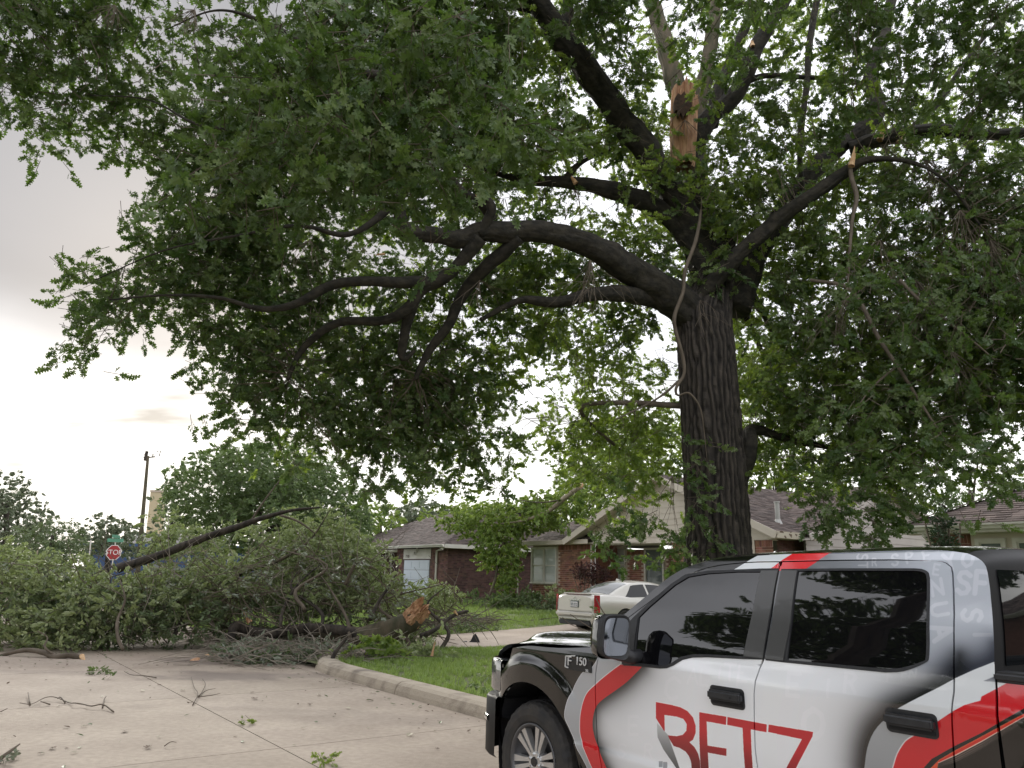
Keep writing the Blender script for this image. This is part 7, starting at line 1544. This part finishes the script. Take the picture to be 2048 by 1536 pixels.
tree('broadleaf_tree', 'leafy tree above the hipped roof at the right edge', [(1900, 1020, 60, 36, 38, 3, 1.5), (1980, 990, 70, 36, 38, 3, 1.2), (1840, 990, 50, 30, 38, 3, 1.3), (2060, 960, 50, 40, 38, 3, 1.2), (1960, 900, 60, 40, 38, 3, .8)], 'mid', TW_MID, T3(1940, 1180, 38), [(T3(1940, 1190, 38) - ZV, .3), (T3(1940, 1060, 38), .2), (T3(1940, 980, 38), .08)], scl=.95)
# fallen maple limbs on and between the houses
fm = thing('fallen_tree', 'bright green fallen maple limbs draped over the gabled house roof and down its left side', 'fallen tree', T3(1000, 1180, 32))
foliage('lime', TW_LIME, [(960, 1045, 75, 36, 32.5, 1.4, 2.8), (1040, 1030, 75, 36, 32.2, 1.3, 3.0), (1105, 1010, 60, 34, 31.5, 1.0, 3.6), (1150, 1000, 40, 30, 30.5, .8, 3.0), (1003, 1090, 48, 42, 32, 1.1, 3.6), (1018, 1130, 24, 50, 32, .8, 4), (975, 1112, 24, 28, 32, .8, 2.6), (1008, 1180, 20, 40, 32, .8, 3), (915, 1035, 45, 24, 33, 1.0, 2.4), (860, 1035, 30, 12, 34, .8, 1.4), (1180, 1030, 40, 24, 30.5, .6, 2.2), (1070, 1052, 60, 16, 32, .6, 3.0)], fm, .042, .85, .3)
M['pale_limb'] = mat('pale_limb', (.36, .31, .23), .8, col2=(.24, .20, .15), scale=4); torn(fm, P(1160, 973, 29.5), P(1168, 966, 29.4), .11, .06, 'torn_pale', .4, 10, seed=40); branch(fm, [(1162, 972, 29.5, .11), (1130, 995, 30, .10), (1095, 1022, 30.6, .08), (1050, 1040, 31.2, .05), (1000, 1048, 31.8, .03)], M['pale_limb'], 8); branch(fm, [(1120, 1000, 30, .04), (1080, 1005, 30.5, .03), (1040, 1000, 31, .015)], M['bark_pale'], 5)
branch(fm, [(975, 1200, 31.5, .04), (990, 1160, 31.6, .05), (1000, 1100, 31.8, .06), (1030, 1050, 31.8, .06)], M['bark_pale'], 6)
def shrub(label, blobs, key, srcs, scl, a=A_S, cat='shrub', name='shrub'):
    c = P(blobs[0][0], blobs[0][1], blobs[0][4]); t = thing(name, label, cat, c); q = blob_pts(blobs, a * scl * scl, None, .3); scatter('crown', key, srcs, q, rand_rots(len(q), -.3), RNG.uniform(.8, 1.2, len(q)) * scl, t)
    mb = MB(); z0 = min(p[2] for p in q) - .3
    for i in range(4): mb.tube([Vector((c.x + .1 * i - .15, c.y, z0)), Vector((c.x + .25 * (i - 1.5), c.y, c.z))], .02, 4)
    mb.build('stem', M['twig'], t); return t
shrub('rounded green shrub below the twin window', [(1060, 1196, 26, 16, 31.6, .5, 3)], 'mid', TW_MID, .6)
shrub('low spreading shrub left of the twin window', [(1020, 1205, 28, 14, 31, .5, 3)], 'mid', TW_MID, .6)
shrub('leafy bush against the brick between window and sedan', [(1110, 1190, 18, 26, 30.5, .5, 2.2), (1130, 1200, 22, 20, 30, .5, 2.2)], 'fallen', TW_FAL, .6)
shrub('dark leafy hedge clump at the foot of the brick wall', [(1090, 1210, 34, 14, 30, .5, 3)], 'fallen_dark', TW_FALD, .7)
shrub('low debris bush at the foot of the dark brick wall', [(940, 1198, 40, 10, 33, .6, 1.5), (990, 1205, 30, 14, 32, .6, 2.5)], 'mid', TW_MID, .6)
shrub('small dark red leaved tree by the iron porch column', [(1165, 1146, 20, 17, 29.5, .4, 2.6), (1205, 1146, 18, 14, 29.3, .4, 2.2), (1185, 1155, 24, 14, 29.4, .4, 2.2)], 'red', TW_RED, 1.0, .018)
shrub('narrow conical juniper in front of the right-hand house', [(1885, 1045, 9, 18, 16.6, .16, 5), (1888, 1075, 13, 26, 16.6, .22, 6), (1889, 1110, 16, 28, 16.6, .28, 6), (1889, 1150, 17, 30, 16.6, .3, 6)], 'juniper', TW_JUN, 1.0, .008, 'shrub', 'juniper')
rs_p = onal(1576, 1028, am - 2.6); rs_p.z = zG + (al_la(rs_p)[0] - a1) * pitch + .05
rs_t = thing('leaf_sprig', 'small green leaf bunch resting on the roof beside the vent pipe', 'sprig', rs_p)
scatter('leaves', 'lime', TW_LIME, [tuple(rs_p + Vector((x, 0, .03))) for x in (-.15, 0, .15)], rand_rots(3, .1), [.9] * 3, rs_t)
# trees across the street behind the photographer (seen mirrored in the truck windows)
def back_tree(label, x, y, z, r, n, base_z=0):
    t = thing('street_tree', label, 'tree', (x, y, 0), 'trees across the street behind the camera'); mb = MB(); mb.tube([(x, y, -.2), (x + .1, y, z * .5), (x, y, z)], [.35, .28, .12], 8); mb.build('trunk', M['bark'], t)
    u = RNG.normal(0, 1, (n, 3)); u /= np.linalg.norm(u, axis=1)[:, None]; q = u * (RNG.random(n)[:, None] ** .3) * np.array((r, r, r * .62)) + np.array((x, y, z)); scatter('crown', 'mid', TW_MID, q, rand_rots(n, .3), RNG.uniform(1.0, 1.4, n), t)
for i, (al_, la_, z, r, n) in enumerate(((-10, -20, 3.4, 4.0, 2200), (1, -21, 3.8, 4.4, 2400), (12, -19, 3.4, 4.2, 2200), (-20, -20, 3.8, 4.6, 2200), (22, -20, 3.6, 4.4, 2000))):
    c = W(al_, la_); back_tree('broad street tree on the far side behind the camera, ' + ('second', 'third', 'fourth', 'first', 'fifth')[i] + ' along the street', c.x, c.y, z, r, n)
back_tree('tall tree left of the street seen in the rear door window', -13.5, 2.4, 8.2, 4.9, 4200); back_tree('lower tree left of the street seen in the front door window', -16, 7.0, 3.6, 3.0, 2000)
back_tree('high spreading tree overhanging the left side of the street', -7.8, 3.4, 13.0, 4.0, 3400)
c = W(-16, 9.5); back_tree('tree on the lawn to the right outside the picture, seen in the rear cab glass', c.x, c.y, 6.0, 4.0, 3000)

q = []
for _ in range(260):
    al_ = RNG.uniform(-6, 6); la_ = 2.55 - abs(RNG.normal(0, .35)) if RNG.random() < .5 else RNG.uniform(-3.5, 2.5); c = W(al_, la_, .008); q.append(tuple(c))
for _ in range(160):
    g_ = G(RNG.uniform(0, 800), 1306 + abs(RNG.normal(0, 14))); q.append((g_.x, g_.y, .008))
LS_ = []
for i_ in range(3):
    v_, f_ = leaf_geo('simple', .05 + .02 * i_, .3, -.1); me_ = bpy.data.meshes.new('litter'); me_.from_pydata([tuple(k_) for k_ in v_], [], f_); me_.materials.append([M['dead_leaf'], M['brown_leaf'], LM['fallen_dark']][i_]); LS_.append(bpy.data.objects.new('litter_source', me_))
scatter('leaf_litter', 'litter', LS_, q, np.stack([RNG.normal(0, .15, len(q)), RNG.normal(0, .15, len(q)), RNG.uniform(0, 6.28, len(q))], 1), RNG.uniform(.4, 1.0, len(q)), None, 'fine leaf litter sprinkled over the concrete street and along the gutter')
